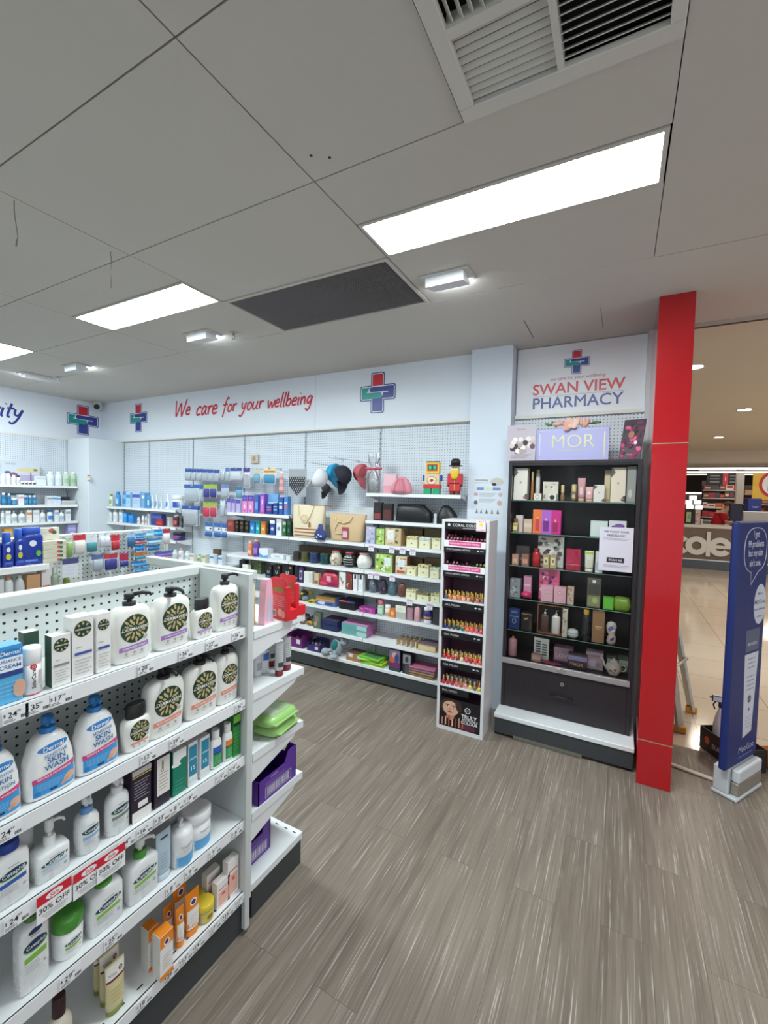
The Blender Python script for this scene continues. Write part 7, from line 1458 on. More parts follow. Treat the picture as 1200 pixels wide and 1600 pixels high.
# caps on hooks
def cap_hat(px, pt, pb, col, label, tilt, wd, brim=None, yf=3.60, s_=1):
    tilt = math.radians(tilt)
    p = at_y(px, pt, yf); h = p.z-at_y(px, pb, yf).z; q = at_y(px, (pt+pb)/2, yf)
    t = thing('cap', label, 'cap', (q.x, yf, q.z), 0, 'caps hanging on wall hooks'); m = mat(col, .85)
    R = Matrix.Rotation(tilt, 4, 'Y')
    f = MB(); f.ball((0, 0, 0), wd*.46, wd*.40, wd*.50, m, 22, 14)
    for v in f.bm.verts:
        if v.co.z < 0: v.co.z *= .05
    f.xform(R); f.build('crown', t)
    g = MB(); n = 14; o_ = [(s_*wd*(.20+.50*math.sin(PI*k/n)), wd*.40*math.cos(PI*k/n)) for k in range(n+1)]; g.prism(o_ if s_ > 0 else o_[::-1], 2, -.006, 0, M(brim or col))
    for v in g.bm.verts: v.co.z -= 1.6*max(0, abs(v.co.x)-.2*wd)**2/wd + .9*v.co.y**2/wd*.4
    g.xform(R); g.build('brim', t)
    g = MB(); g.ball((0, 0, wd*.50), .008, .008, .005, m, 8, 5); g.xform(R); g.build('button', t)
    g = MB()
    for k in range(6): an = PI*k/3; g.tube([(wd*.465*math.cos(an)*math.cos(b), wd*.405*math.sin(an)*math.cos(b), wd*.505*math.sin(b)) for b in (0, .3, .7, 1.15, 1.5)], .0012, m, 5)
    g.xform(R); g.build('seam', t)
    hook(q.x+.01, YB-.012, yf-.13, p.z+.03, 0, 'wire hook holding a cap above the tote bags', 'cap hooks above the tote bags'); return t
cap_hat(497, 730, 762, 'DDE0E4', 'white cap hanging leftmost of the four caps', 112, .21, None, 3.46)
cap_hat(507, 752, 776, '4A4A4A', 'grey brown cap half hidden behind the white cap', 70, .13, '3F3C3A', 3.668)
cap_hat(524, 722, 757, '2F9AC9', 'bright blue cap hanging between white and black caps', -78, .21, None, 3.632, -1)
cap_hat(533, 722, 766, '22232F', 'black cap hanging in front of the bright blue cap', 62, .22, None, 3.445)
cap_hat(566, 727, 752, 'C8636C', 'dusty red cap hanging rightmost beside the cellophane bag', -70, .195, None, 3.60, -1)

# ================================================================== CORNER SHELVES (rear wall, far left)
def row(spec, placer, group):
    for q in spec:
        k, label, pl, pr, pt, z, col, c2 = q[:8]
        if k == 'c': placer('c', label, pl, pr, pt, z, col, [('r', -.5, .5, .62, .82, c2), ('l', -.35, .35, .2, .5, 2, c2)], None, group)
        elif k == 'b': placer('b', label, pl, pr, pt, z, col, [('r', -.40, .40, .22, .62, c2)], c2 if len(q) < 9 else q[8], group)
        elif k == 'p': placer('p', label, pl, pr, pt, z, col, [('r', -.40, .40, .22, .62, c2)], c2 if len(q) < 9 else q[8], group)
        elif k == 'd': placer('d', label, pl, pr, pt, z, col, [('e', 0, .38, .28, .24, c2)], 'E9ECF0', group)
        elif k == 'j': placer('j', label, pl, pr, pt, z, col, [('r', -.4, .4, .2, .8, c2)], c2 if len(q) < 9 else q[8], group)
def prod(k, label, loc, wd, h, d, col, spec, capc, rz, group):
    if k == 'c': return carton(label, 'carton', wd, h, d, col, spec, loc, rz, 'carton', group)
    if k == 'b': return bottle(label, 'bottle', wd, h*.84, min(d, wd), col, 'cyl', spec, loc, rz, ('screw', wd*.3, h*.16, capc), group, 'bottle', label_part=False, seg=16)
    if k == 'p': return bottle(label, 'bottle', wd, h*.76, min(d, wd), col, 'oval', spec, loc, rz, ('pump', wd*.18, h*.24, capc, (.7, -.7), wd*.4), group, 'pump_bottle', label_part=False, seg=16)
    if k == 'd': return bottle(label, 'bottle', wd, h*.86, min(d, wd*.6), col, 'drop', spec, loc, rz, ('screw', wd*.2, h*.14, capc), group, 'drop_bottle', label_part=False, seg=16)
    if k == 'j': return jar(label, 'jar', wd/2, h, col, capc, h*.3, spec, loc, rz, 'jar', group)
def rearp(k, label, pl, pr, pt, z, col, spec, capc, group):
    loc, wd, h = bk(pl, pr, pt, z, .06, 3.52); d = .06
    if k != 'c': loc = (loc[0], 3.525+wd/2, loc[2])
    prod(k, label, loc, wd, h, d, col, spec, capc, 0, group)
WB = 'E6ECF2'
row([('c', 'blue cup with green tufts at the corner of the top shelf', 148, 158, 772, 1.515, '2F7FC4', '4A94D2'), ('c', 'small green carton beside the blue cup', 160, 165, 780, 1.515, '7FA84A', 'C9DCA0'), ('b', 'slim green and white tube, left of a pair on corner shelf', 165, 170, 772, 1.515, 'DDE6D2', '7FA84A', '6A9A3A'), ('b', 'slim green and white tube, right of a pair on corner shelf', 170, 176, 772, 1.515, 'DDE6D2', '7FA84A', '6A9A3A'),
     ('b', 'bright blue bottle at left of the blue run on the corner shelf', 178, 186, 768, 1.515, '3F94D2', 'A9D3F0', '2F7FC0'), ('b', 'light blue bottle, second of the blue run on corner shelf', 186, 197, 768, 1.515, '7FBBE6', '3F8FD0', '2F7FC0'), ('c', 'pale blue wipes pack in the middle of the corner shelf', 197, 207, 769, 1.515, 'A9CFEA', '4F94D0'), ('c', 'blue and white pack with pictures, middle of the corner shelf', 207, 222, 768, 1.515, 'B5CFEE', '4A5FB5'), ('c', 'blue and grey pack right of the pictured pack', 222, 229, 770, 1.515, '6FAAD6', 'DDE6EE'), ('b', 'slim blue bottle before the white teardrop bottles', 229, 235, 770, 1.515, '4A9AD6', 'C9E0F2', '3A86C9'),
     ('d', 'white teardrop bottle, first from left', 235, 241, 774, 1.515, WB, '7FB5E0'), ('d', 'white teardrop bottle, second from left', 241, 247, 772, 1.515, WB, '4F9AD6'), ('d', 'white teardrop bottle, third and narrowest', 248, 254, 776, 1.515, WB, '9AC3E6'), ('d', 'white teardrop bottle, fourth and largest', 255, 264, 772, 1.515, WB, '3F8FD0'), ('j', 'white jar with deep blue base and orange print', 265, 281, 774, 1.515, 'DDE6F0', '2F4FB0', 'E9EDF2')], rearp, None)
f = MB(); r = random.Random(8); p = at_y(153, 771, 3.55)
for k in range(14): x_ = r.uniform(-.035, .035); f.tube([(x_*.6, 0, 0), (x_, r.uniform(-.015, .015), r.uniform(.03, .05))], .004, mat('8FCB3A', .6), 5)
solo('grass_tuft', f, 'lime green tuft sticking up from the blue cup', 'brush', (p.x, 3.555, 1.515+bk(148, 158, 772, 1.515, .06, 3.52)[2]))
row([('p', 'white pump bottle at left end of the second corner shelf', 150, 158, 791, 1.30, 'DDE6EE', 'B5C9DC', 'E6EAEE'), ('p', 'white pump bottle, second on the second corner shelf', 159, 167, 793, 1.30, 'E2E8EC', 'C9D3DA', 'E6EAEE'), ('b', 'small white bottle, third on the second corner shelf', 167, 174, 797, 1.30, 'E9EDEF', 'C9D0D6', 'DDE2E6'), ('b', 'white bottle, fourth on the second corner shelf', 174, 182, 796, 1.30, 'E9EDEF', 'D0D6DC', 'DDE2E6'), ('b', 'wide white bottle before the blue packs, second corner shelf', 182, 191, 794, 1.30, 'E9EDEF', 'C0D2E2', 'DDE2E6'), ('c', 'bright blue pack on the second corner shelf, left one', 192, 201, 801, 1.30, '2F94DC', '5FB0EA'), ('c', 'bright blue pack on the second corner shelf, right one', 201, 211, 804, 1.30, '2A86D2', '4F9FE0'), ('b', 'small white and orange bottle after the blue packs', 213, 219, 808, 1.30, 'E6E9EC', 'D9A98A', 'E6E9EC'), ('b', 'small white and pink bottle, left of a pair', 220, 226, 806, 1.30, 'EAE9EA', 'D9A0A0', 'E6E9EC'), ('b', 'small white and pink bottle, right of a pair', 226, 231, 806, 1.30, 'EAE9EA', 'C98A8A', 'E6E9EC'), ('c', 'narrow pale lilac carton before the navy carton', 231, 236, 803, 1.30, 'DADDE8', 'A9AFD0'), ('c', 'wide navy carton on the second corner shelf', 236, 256, 803, 1.30, '2A3F86', '4A62AE')], rearp, None)
loc, wd, h = bk(245, 257, 811, 1.30, .05, 3.50); carton('low red carton in front of the navy carton', 'carton', wd, h, .022, 'B02A35', [('r', -.4, .4, .3, .6, 'C94A50')], (loc[0], 3.505, 1.30), 0)
row([('c', 'white and rose carton beside the brown medicine bottle', 262, 267, 808, 1.30, 'E6DDDC', 'C9A0A0'), ('b', 'dark brown medicine bottle with red label and white cap', 267, 277, 804, 1.30, '4A2A26', 'C9565A', 'E6E6E6'), ('b', 'small dark bottle at the end of the second corner shelf', 282, 287, 806, 1.30, '2A262A', '5A5A66', '222226'), ('j', 'dark violet jar with pink label on the third corner shelf', 266, 281, 832, 1.13, '2F2A66', '8A3F86', '1E1C2E')], rearp, None)
def lowp(k, label, pl, pr, pt, z, col, spec, capc, group):
    loc, wd, h = bk(pl, pr, pt, z, .06, 3.52); prod(k, label, (loc[0], 3.525+wd/2 if k != 'c' else loc[1], z), wd, h, .06, col, spec, capc, 0, group)
row([('b', 'white bottle leftmost of the small bottles above the end display rail', 268, 276, 859, .90, 'E4E9EA', 'B9D0CC', 'D0D8DA'), ('b', 'white bottle with pink cap above the end display rail', 277, 285, 857, .90, 'EAEBEC', 'C9B5B9', 'D9A6AC'), ('b', 'white bottle with grey label above the end display rail', 286, 295, 861, .90, 'E4E9EA', 'AFC6C2', 'D0D8DA'), ('c', 'white floral carton right of the small white bottles', 297, 306, 865, .90, 'E0E0D8', 'B58A8A'), ('b', 'green and white bottle above the end display rail', 307, 314, 866, .90, 'C9D6B5', '6A8A4A', '8AA05A'), ('c', 'cream narrow carton beside the green and white bottle', 316, 324, 866, .90, 'DDDCC6', '9A9A6A'), ('c', 'white carton with blue figure, left of a pair', 328, 337, 866, .90, 'DDE6EC', '3F8FC9'), ('c', 'white carton with blue figure, right of a pair', 341, 350, 868, .90, 'DDE6EC', '3F8FC9')], lowp, None)
C('carton', 'brown carton standing behind the blue figure cartons', 333, 344, 858, .90, .05, '5F4638', None, yf=3.62, cat='carton')
C('soap_carton', 'small white carton with green leaf seen over the end display rail', 379, 390, 882, S['R5']+.0, .05, 'E3E6DA', [('e', -.1, .3, .25, .2, '5FA84A'), ('r', -.5, .5, .75, 1, 'EEF0E8')], yf=3.53, cat='carton')
C('carton', 'low black carton behind the green leaf carton', 374, 386, 875, S['R5'], .06, '25272A', None, yf=3.62, cat='carton')
C('carton', 'dull green pack behind the white U packs', 392, 412, 874, S['R5'], .08, '5A6A46', FLO(31, ['7A8A5A', '4A553A'], 8), yf=3.60, cat='carton')
# small notice on the white corner box
a = at_y(138.5, 747, 3.259); f = MB(); f.box(-.035, .035, -.001, 0, -.04, .04, mat('D9D2CC', .5)); f.prints([('r', -.5, .5, .3, .5, 'B5707F'), ('r', -.36, .36, -.28, .25, 'E6DCA0'), ('r', -.5, .5, -.5, -.36, 'B5707F')], FLATY(-.001), .07, .08); solo('notice_card', f, 'tiny pink and yellow notice on the white corner box', 'notice', (at_y(139, 747, 3.259).x, 3.259, a.z))

# ================================================================== LEFT WALL SHELVES (stock faces +X)
LXF = -6.555
def leftp(k, label, pl, pr, pt, z, col, spec, capc, group):
    pb = proj(LXF, at_x((pl+pr)/2, pt, LXF).y, z)[1]; pm = (pt+pb)/2
    a, c = at_x(pl, pm, LXF), at_x(pr, pm, LXF); wd = (c.y-a.y)*.95; h = at_x((pl+pr)/2, pt, LXF-.02).z-z; d = .07
    prod(k, label, (LXF-(d/2 if k == 'c' else wd/2), (a.y+c.y)/2, z), wd, h, d, col, spec, capc, PI/2, group)
z1, z2, z3, z4 = 1.783, 1.53, 1.308, 1.05
row([('b', 'white bottle at the far left of the left wall top shelf', 2, 10, 740, z1, 'E6ECF0', 'D6DEE4', 'E9EDF0'), ('b', 'white bottle, second on the left wall top shelf', 11, 18, 740, z1, 'E6ECF0', 'D9E0E4', 'E9EDF0'), ('b', 'white bottle, third on the left wall top shelf', 19, 27, 742, z1, 'E9EAE9', 'D9D6D0', 'E9EDF0'), ('b', 'white bottle with black cap on the left wall top shelf', 27, 33, 743, z1, 'E6E8EA', 'C9CDD2', '2A2A2E')]+
    [('j', 'little white jar, %s of four before the lilac display card' % ordn(i), 33+6*i, 38.5+6*i, 752, z1, 'E9EBEC', '4A4A50', 'EDEFF0') for i in range(4)]+
    [('c', 'wide white carton between the jars and pump bottles', 57, 72, 744, z1, 'E2E8E8', 'C9D3D3'), ('b', 'tall white bottle, left of two beside green bottles', 75, 87, 737, z1, 'E2E9F0', 'D3DCE6', 'E9EEF2'), ('b', 'tall white bottle, right of two beside green bottles', 88, 99, 737, z1, 'E4EAF0', 'D6DEE8', 'E9EEF2'), ('b', 'pale green bottle, left of two on the left wall top shelf', 100, 110, 737, z1, 'C6D9C2', 'A9C6A4', 'E6ECE8'), ('b', 'pale green bottle, right of two at the shelf end', 111, 121, 738, z1, 'B9D2B4', '9ABB94', 'E6ECE8')], leftp, None)
row([('b', 'teal blue bottle at the far left of the second left wall shelf', 3, 11, 770, z2, '1F6FA0', '3F8FBE', 'E6ECF0'), ('b', 'teal blue bottle, second on the second left wall shelf', 12, 18, 771, z2, '1F6FA0', '2F7FB0', 'E6ECF0'), ('j', 'teal blue jar with white lid, second left wall shelf', 19, 28, 778, z2, '2476A5', '4A94BE', 'E6ECF0'), ('c', 'white carton with rose print below the teal pack', 29, 38, 773, z2, 'E6E2E6', 'C9A6B5'), ('b', 'teal blue bottle right of the white carton, left of a pair', 38, 44, 774, z2, '1F6FA0', '3F8FBE', 'E6ECF0'), ('b', 'teal blue bottle right of the white carton, right of a pair', 45, 51, 774, z2, '1F6FA0', '3F8FBE', 'E6ECF0'), ('b', 'teal blue bottle standing last before the shelf gap', 52, 58, 774, z2, '2A7AA8', '4A94BE', 'E6ECF0'), ('c', 'white carton after the gap on the second left wall shelf', 74, 83, 775, z2, 'DDDFE6', '9AA0AC'), ('c', 'blue and white carton, left of a pair on second left wall shelf', 83, 89, 775, z2, 'DCE4EE', '4F94C9'), ('c', 'blue and white carton, right of a pair on second left wall shelf', 89, 95, 776, z2, 'DCE4EE', '5FA0D0'), ('c', 'low grey carton at the end of the second left wall shelf', 96, 119, 782, z2, 'B9B9B6', 'D6D6D4')], leftp, None)
a = at_x(38, 774, LXF-.1); carton('dark teal flat pack lying on the left wall bottles', 'carton', .30, .025, .05, '1F6070', None, (LXF-.13, at_x(38, 774, LXF).y, z2+.12), PI/2); carton('white carton supporting the flat teal pack', 'carton', .20, .119, .05, 'D9DEE4', None, (LXF-.13, at_x(38, 774, LXF).y, z2), PI/2)
carton('dark navy carton behind the low grey carton', 'carton', .12, .10, .05, '2A2F45', None, (LXF-.14, at_x(100, 780, LXF-.14).y, z2), PI/2)
row([('b', 'white tube bottle at the far left of the third left wall shelf', 2, 8, 798, z3, 'DCE2E6', 'C0C9CE', 'D0D6DA'), ('c', 'tall white carton, second on the third left wall shelf', 9, 17, 798, z3, 'E0E5E8', 'B9C3CA'), ('p', 'white pump bottle, left of a pair on the third left wall shelf', 18, 29, 798, z3, 'E2E6EA', 'A9B5BE', 'E6EAEC'), ('p', 'white pump bottle, right of a pair on the third left wall shelf', 30, 41, 798, z3, 'E2E6EA', 'A9B5BE', 'E6EAEC'), ('c', 'white carton with orange top on the third left wall shelf', 42, 50, 797, z3, 'E6DFD8', 'C98A5F'), ('c', 'tall plain white carton right of the orange topped one', 52, 62, 797, z3, 'E2E3E4', 'C3C6CA'), ('p', 'white pump bottle behind the cream soap stack', 63, 73, 797, z3, 'E2E6EA', 'B9C3CA', 'E6EAEC'), ('b', 'blue capped bottle behind the cream soap stack', 75, 84, 797, z3, 'DDE6F0', '3F80C9', '2F6FC0'), ('c', 'white and blue carton on the third left wall shelf right part', 86, 92, 797, z3, 'E0E6EA', '8FB0D0'), ('p', 'white pump bottle near the right end of third left wall shelf', 93, 102, 797, z3, 'E4E8EC', 'A9BAD0', 'E6EAEC'), ('c', 'tall white carton at right end of third left wall shelf', 103, 111, 796, z3, 'E2E6E8', '9AA6B0')], leftp, None)
row([('c', 'orange carton on the lowest visible left wall shelf', 7, 19, 826, z4, 'D99A3A', 'E6B86A'), ('c', 'lilac low carton on the lowest visible left wall shelf', 106, 119, 820, z4, '9A94C9', 'B5B0DC')], leftp, None)
a, c = at_x(2, 735, -6.72), at_x(62, 735, -6.72); wd = c.y-a.y; h = at_x(30, 720, -6.72).z-z1
f = MB(); f.box(-wd/2, wd/2, -.002, .002, 0, h, mat('CBD2DC', .45)); f.prints([('r', -.05, .4, .02, .42, 'B5A9C9'), ('e', .2, .62, .34, .10, 'D9CBA0'), ('r', .24, .27, .02, .52, '6A4A6A'), ('e', -.2, .38, .12, .12, '8A5A7A'), ('e', -.35, .5, .08, .06, '5A6A7A'), ('t', 'WAVES', -.28, .86, .08, '8A9098', {'mw': .3, 'bold': 0}), ('e', .38, .64, .06, .05, '7A7A5A')], FLATY(-.002), wd, h)
solo('display_card', f, 'lilac and cream picture card behind jars on left wall shelf', 'sign', (-6.72, (a.y+c.y)/2, z1), PI/2)

# ================================================================== SECOND GONDOLA STOCK
G2F = G2X+.235
def g2p(k, label, pl, pr, pt, z, col, spec, capc, group, xo=0):
    X = G2F-xo; pb = proj(X, at_x((pl+pr)/2, pt, X).y, z)[1]; pm = (pt+pb)/2
    a, c = at_x(pl, pm, X), at_x(pr, pm, X); wd = (c.y-a.y)*.95; h = at_x((pl+pr)/2, pt, X-.02).z-z; d = .06
    prod(k, label, (X-(d/2 if k == 'c' else wd/2), (a.y+c.y)/2, z), wd, h, d, col, spec, capc, PI/2, group)
NB = '1F3A9A'
for i, (a, b_, pt) in enumerate(((-14, 4, 833), (4, 24, 833), (24, 41, 827))): 
    X = G2F; pb = proj(X, at_x((a+b_)/2, pt, X).y, 1.345)[1]; y0, y1 = at_x(a, (pt+pb)/2, X).y, at_x(b_, (pt+pb)/2, X).y; wd = (y1-y0)*.95; h = at_x((a+b_)/2, pt, X).z-1.345
    bottle(('deep blue sunscreen bottle cut by the left edge', 'deep blue sunscreen bottle with ribbed cap, front left', 'deep blue sunscreen bottle with white shield, taller one')[i], 'bottle', wd, h*.74, .05, NB, 'square', [('e', 0, .68, .16, .10, 'E2E6EE'), ('e', 0, .40, .22, .12, 'C9C23A'), ('r', -.3, .3, .12, .2, '4A66C0')], (X-.03, (y0+y1)/2, 1.345), PI/2, ('flip', wd*.34, .02, h*.28, '2F5FC0'), 'blue sunscreen bottles')
bottle('large deep blue sunscreen pack with broad blue cap', 'bottle', .105, .17, .05, NB, 'square', [('e', 0, .68, .16, .10, 'E2E6EE'), ('e', .25, .35, .12, .1, '6AB54A'), ('r', -.4, .2, .1, .16, '6A86D0')], (G2F-.035, at_x(53, 850, G2F).y, 1.345), PI/2, ('flip', .045, .022, .035, '2450B8'), 'blue sunscreen bottles')
q0, q1 = at_x(68, 855, G2F), at_x(104, 855, G2F)
for k in range(5):
    f = MB(); wd = q1.y-q0.y; hh = .024; f.box(-wd/2, wd/2, -.05, .05, 0, hh, mat('D6D2BC', .5), .002); f.prints([('e', .18, .5, .10, .3, 'C9545A'), ('e', .28, .4, .08, .3, '3F6A4A'), ('l', -.4, .05, .2, .8, 2, 'A9A088')], FLATY(-.05), wd, hh); solo('soap_carton', f, 'cream soap carton, %s from bottom of the neat stack' % ordn(k), 'carton', (G2F-.055, (q0.y+q1.y)/2, 1.345+.0245*k), PI/2+.02*(k % 2), 'cream soap cartons on the second gondola')
f = MB(); wd = .13; f.box(-wd/2, wd/2, -.02, .02, 0, .07, mat('DAD7C4', .5), .002); f.prints([('e', .2, .75, .12, .18, 'C9545A'), ('e', .3, .62, .1, .15, '3F6A4A'), ('l', -.4, .1, .2, .7, 3, 'A9A088')], FLATY(-.02), wd, .07); solo('soap_carton', f, 'upright cream soap carton on top of the stack, above the rest', 'carton', (G2F-.075, at_x(80, 815, G2F).y, 1.345+.1227), PI/2)
for q in (('c', 'white carton with black mark at the left edge, under the blue bottles', -6, 7, 905, 1.08, 'DAD8D6', '4A4A4A'), ('b', 'white tube with peach base under the blue bottles', 8, 24, 894, 1.08, 'DDE2E0', 'D6A68A', 'C99A80'), ('p', 'grey white spray bottle under the blue bottles', 25, 42, 886, 1.08, 'CDD0D2', 'BFC3C6', 'D6D9DA'), ('c', 'peach gift box with white handle shape under blue bottles', 42, 64, 897, 1.08, 'C99A6F', 'E6D2BA'), ('c', 'white and red carton on the lower shelf beside the peach box', 65, 80, 888, 1.08, 'D6D0CC', 'B5504A'), ('b', 'clear green bottle beside the lavender label', 82, 96, 886, 1.08, '9AA894', '6A8A4A', 'C9CDC6'), ('b', 'olive green tub under the lavender label', 101, 112, 893, 1.08, '7A8A3F', '9AA85A', '6A7A3A')):
    k, label, pl, pr, pt, z, col, c2 = q[:8]; sp = [('r', -.40, .40, .02, .40, c2)] if k != 'c' else [('r', -.4, .4, .3, .6, c2)]
    g2p(k, label, pl, pr, pt, z, col, sp, q[8] if len(q) > 8 else 'D6D9DA', None)
p = at_x(105, 886, G2F); f = MB(); f.box(-.042, .042, -.001, 0, -.055, .055, mat('DADDE6', .4)); f.prints([('r', -.5, .5, .2, .5, '4A4F80'), ('l', -.3, .3, -.4, .1, 3, 'B0B5C9')], FLATY(-.001), .084, .11); solo('price_card', f, 'lavender headed price card hanging at the end of the blue bottle shelf', 'price card', (G2F+.035, p.y, p.z), PI/2)
G2H = G2X+.10
def g2h(label, pl, pr, pt, pb, head, tray, spec=None, headf=.28, card=None, n=0):
    a, c = at_x(pl, (pt+pb)/2, G2H), at_x(pr, (pt+pb)/2, G2H); zt, zb = at_x((pl+pr)/2, pt, G2H).z, at_x((pl+pr)/2, pb, G2H).z
    blister('hanging_pack', label, (G2H, (a.y+c.y)/2, zt), PI/2, (c.y-a.y)*.95, zt-zb, head, tray, spec, 'packs hanging on the second gondola', .016, headf, card)
    x = (a.y+c.y)/2
    o = _hook.get('g2')
    if not o:
        m_ = MB(); m_.tube([(0, 0, 0), (0, -.1, 0), (0, -.115, .01)], .0025, HOOK, 8); m_.box(-.012, .012, -.003, 0, -.01, .01, HOOK, .002)
        _hook['g2'] = solo('peg_hook', m_, 'wire hook carrying packs on the second gondola', 'hook', (G2X+.0135, x, zt-.006), PI/2, 'peg hooks on the second gondola')
    else: dup(o, (G2X+.0135, x, zt-.006), PI/2, 'wire hook carrying packs on the second gondola', 'peg hooks on the second gondola')
for q in (('green tube shaped pack at the left end of the hanging packs', 103, 113, 840, 872, 'C9D2BE', '8AA85A', None, .22), ('red headed bandage pack beside the green one', 114, 134, 835, 866, 'C4323A', 'DCD6D2', [('e', 0, .62, .2, .12, 'C9A090')], .3), ('white and teal bandage pack in the upper hanging row', 134, 152, 836, 863, 'DDE2E6', '3F8A92', [('r', -.4, .4, .4, .6, 'E4E7EA')], .4), ('white pack with navy triangle in the upper hanging row', 154, 173, 834, 855, 'DDE0E8', 'D3D6E0', [('p', [(.5, .1), (.5, 1), (-.1, 1)], '2A3F8A')], .2), ('red plaster pack beside the navy triangle pack', 173, 187, 835, 860, 'C8303A', 'B5303F', None, .4), ('blue grey bandage pack in the lower hanging row', 143, 161, 866, 893, '5A6F9A', 'A9B5BE', None, .3), ('red, white and navy plaster pack in the lower row', 162, 184, 865, 891, 'C23A4A', '3A3F8A', [('r', -.4, .4, .3, .6, 'DDDDE4')], .3), ('crimson and navy plaster pack right of the lower row', 186, 201, 864, 886, 'B03050', '2F3A86', None, .55), ('tall pack of two blue bottles in the upper row', 198, 211, 831, 855, 'A9C3D6', '3F6FA0', None, .3), ('orange carton like pack low on the pegboard, left', 113, 122, 873, 899, 'C9723A', 'C9804A', None, .3),
          ('blue wave pack, top left of the right block', 211, 227, 833, 841, '4A94C9', '3F86C0', None, .5), ('blue and red banded flat pack, right block second row', 209, 228, 842, 850, '3A70A8', 'B5606A', None, .4), ('bright blue rounded pack, right block third row', 209, 226, 851, 860, '2F80BE', '2F80C4', None, .4), ('pale blue pack at the top middle of the right block', 228, 239, 829, 840, '7FB5D6', '9AC6DE', None, .4), ('sky blue oval pack at the top right of the block', 240, 254, 827, 838, '2F8FD0', '3F9AD9', None, .4), ('white pack with dark red band at the gondola end', 254, 266, 826, 850, 'A83A45', 'DCD8DC', None, .3), ('blue striped long pack in the middle of the right block', 229, 253, 841, 850, '4A8FC4', 'A9CBE0', None, .4), ('teal and blue pack low in the right block', 229, 250, 851, 860, '2F7FB0', '2A6FA8', None, .4), ('purple and blue long pack along the end rail', 240, 271, 861, 870, '4A66B0', '8A5FA8', None, .5), ('orange and teal striped pack in the lower right block', 209, 228, 863, 874, 'D07A45', '3F90A8', None, .5), ('big blue rounded pack, lower right block', 206, 236, 876, 885, '2F80BE', '3F94CF', None, .4), ('light blue pack at the bottom of the right block', 208, 234, 886, 893, '6FB0D6', '4A9ACB', None, .4)):
    g2h(q[0], q[1], q[2], q[3], q[4], q[5], q[6], q[7], q[8])

# ================================================================== SHOP ENTRANCE AND MALL
f = MB(); a, c = Vector((.36, 3.455, 0)), Vector((.60, 3.397, 0)); n_ = (c-a).normalized(); f.box(0, (c-a).length, -.016, .016, 0, .014, mat('D8CFC4', .5), .005)
o = solo('cable_cover', f, 'pale floor cable cover running from red column to the antenna base', 'cable cover', a); o.rotation_euler = (0, 0, math.atan2(n_.y, n_.x))
BA = math.radians(57.9)
bn = thing('security_pedestal', 'anti theft pedestal in a navy sleeve with speech bubble and cream tube', 'security gate', (.708, 3.385, 0), BA)
GP = mat('C9CED2', .35); f = MB(); f.box(-.172, .172, -.068, .068, 0, .022, GP, .006); f.build('base_plate', bn)
f = MB(); f.box(-.168, .168, -.02, .06, .022, .175, GP, .006); f.build('post_foot', bn)
f = MB(); f.box(-.14, .165, -.064, -.021, .10, .178, mat('D6DBDE', .3), .012, seg=3); f.build('cover', bn)
f = MB(); f.box(-.14, .165, -.062, -.021, .024, .098, mat('9C9488', .4, .3), .004); f.build('lower_cover', bn)
NV = mat('12276A', .55)
BW_, BT_ = .41, .042; f = MB(); f.box(-BW_/2-.01, BW_/2-.01, -BT_/2, BT_/2, .176, 1.665, NV, .014, seg=3); f.build('sleeve', bn)
fl = FLATY(-BT_/2); WT = mat('D9DCEA', .5); BZ, BH = .176, 1.489
def bz(v): return BZ+BH*v
g = MB(); cx, cz, rx, rz = .012, bz(.883), .150, .135
P_ = [(cx+rx*math.copysign(abs(math.cos(t))**.8, math.cos(t)), -BT_/2-.001, cz+rz*math.copysign(abs(math.sin(t))**.8, math.sin(t))) for t in [-PI/2+.25+k*(2*PI-.5)/40 for k in range(41)]]
P_ = P_+[(cx-.045, -BT_/2-.001, cz-rz-.075), P_[0]]
g.tube(P_, .0022, WT, 6); g.build('speech_bubble', bn)
g = MB()
for k, s_ in enumerate(('I got', '99 problems', 'but my skin', "ain't one.")): g.word(s_, cx+.003, bz((.945, .905, .868, .832)[k]), .042, fl, WT, .001, .012, sx=.72, maxw=.25)
g.build('lettering', bn)
g = MB(); g.disc(.112, bz(.655), .082, .125, fl, mat('CFD3E2', .5), .0008, 28, 2)
for k, s_ in enumerate(('Make a', 'MOO-ve', 'for the MooGoo', 'section.')): g.word(s_, .112, bz((.70, .665, .635, .605)[k]), (.018, .034, .016, .016)[k], fl, mat('4A4F66', .5), .0012, .004, maxw=.145)
g.build('oval_badge', bn)
g = MB(); g.flat([(-.05, bz(.555)), (.135, bz(.555)), (.130, bz(.465)), (-.045, bz(.465))], [(0, 1, 2, 3)], fl, mat('55607A', .5), .0008); g.word('MOOGOO', .043, bz(.495), .02, fl, WT, .0012, .004, fit=.12)
g.flat([(-.05, bz(.455)), (.135, bz(.455)), (.095, bz(.12)), (-.02, bz(.105))], [(0, 1, 2, 3)], fl, mat('D3D5E2', .5), .0008)
for k in range(7): g.rect(-.005, .09, bz(.43-.018*k-(.02 if k > 2 else 0)), bz(.434-.018*k-(.02 if k > 2 else 0)), fl, mat('8A8FA6', .5), .0012)
g.disc(.043, bz(.262), .024, .024, fl, mat('4F5668', .5), .0012, 20); g.word('natural', .043, bz(.262), .008, fl, WT, .0016, .002, fit=.036); g.disc(.043, bz(.218), .010, .012, fl, mat('4F5668', .5), .0012, 10)
for k in range(4): g.rect(.005, .085, bz(.185-.014*k), bz(.188-.014*k), fl, mat('A9ADC0', .5), .0012)
g.build('tube_print', bn)
g = MB(); g.word('MooGoo', .04, bz(.06), .05, fl, WT, .001, -.008, fit=.20, rot=.0); g.rect(-.06, .13, bz(.028), bz(.031), fl, mat('7A8AC0', .5), .001); g.build('lettering', bn)
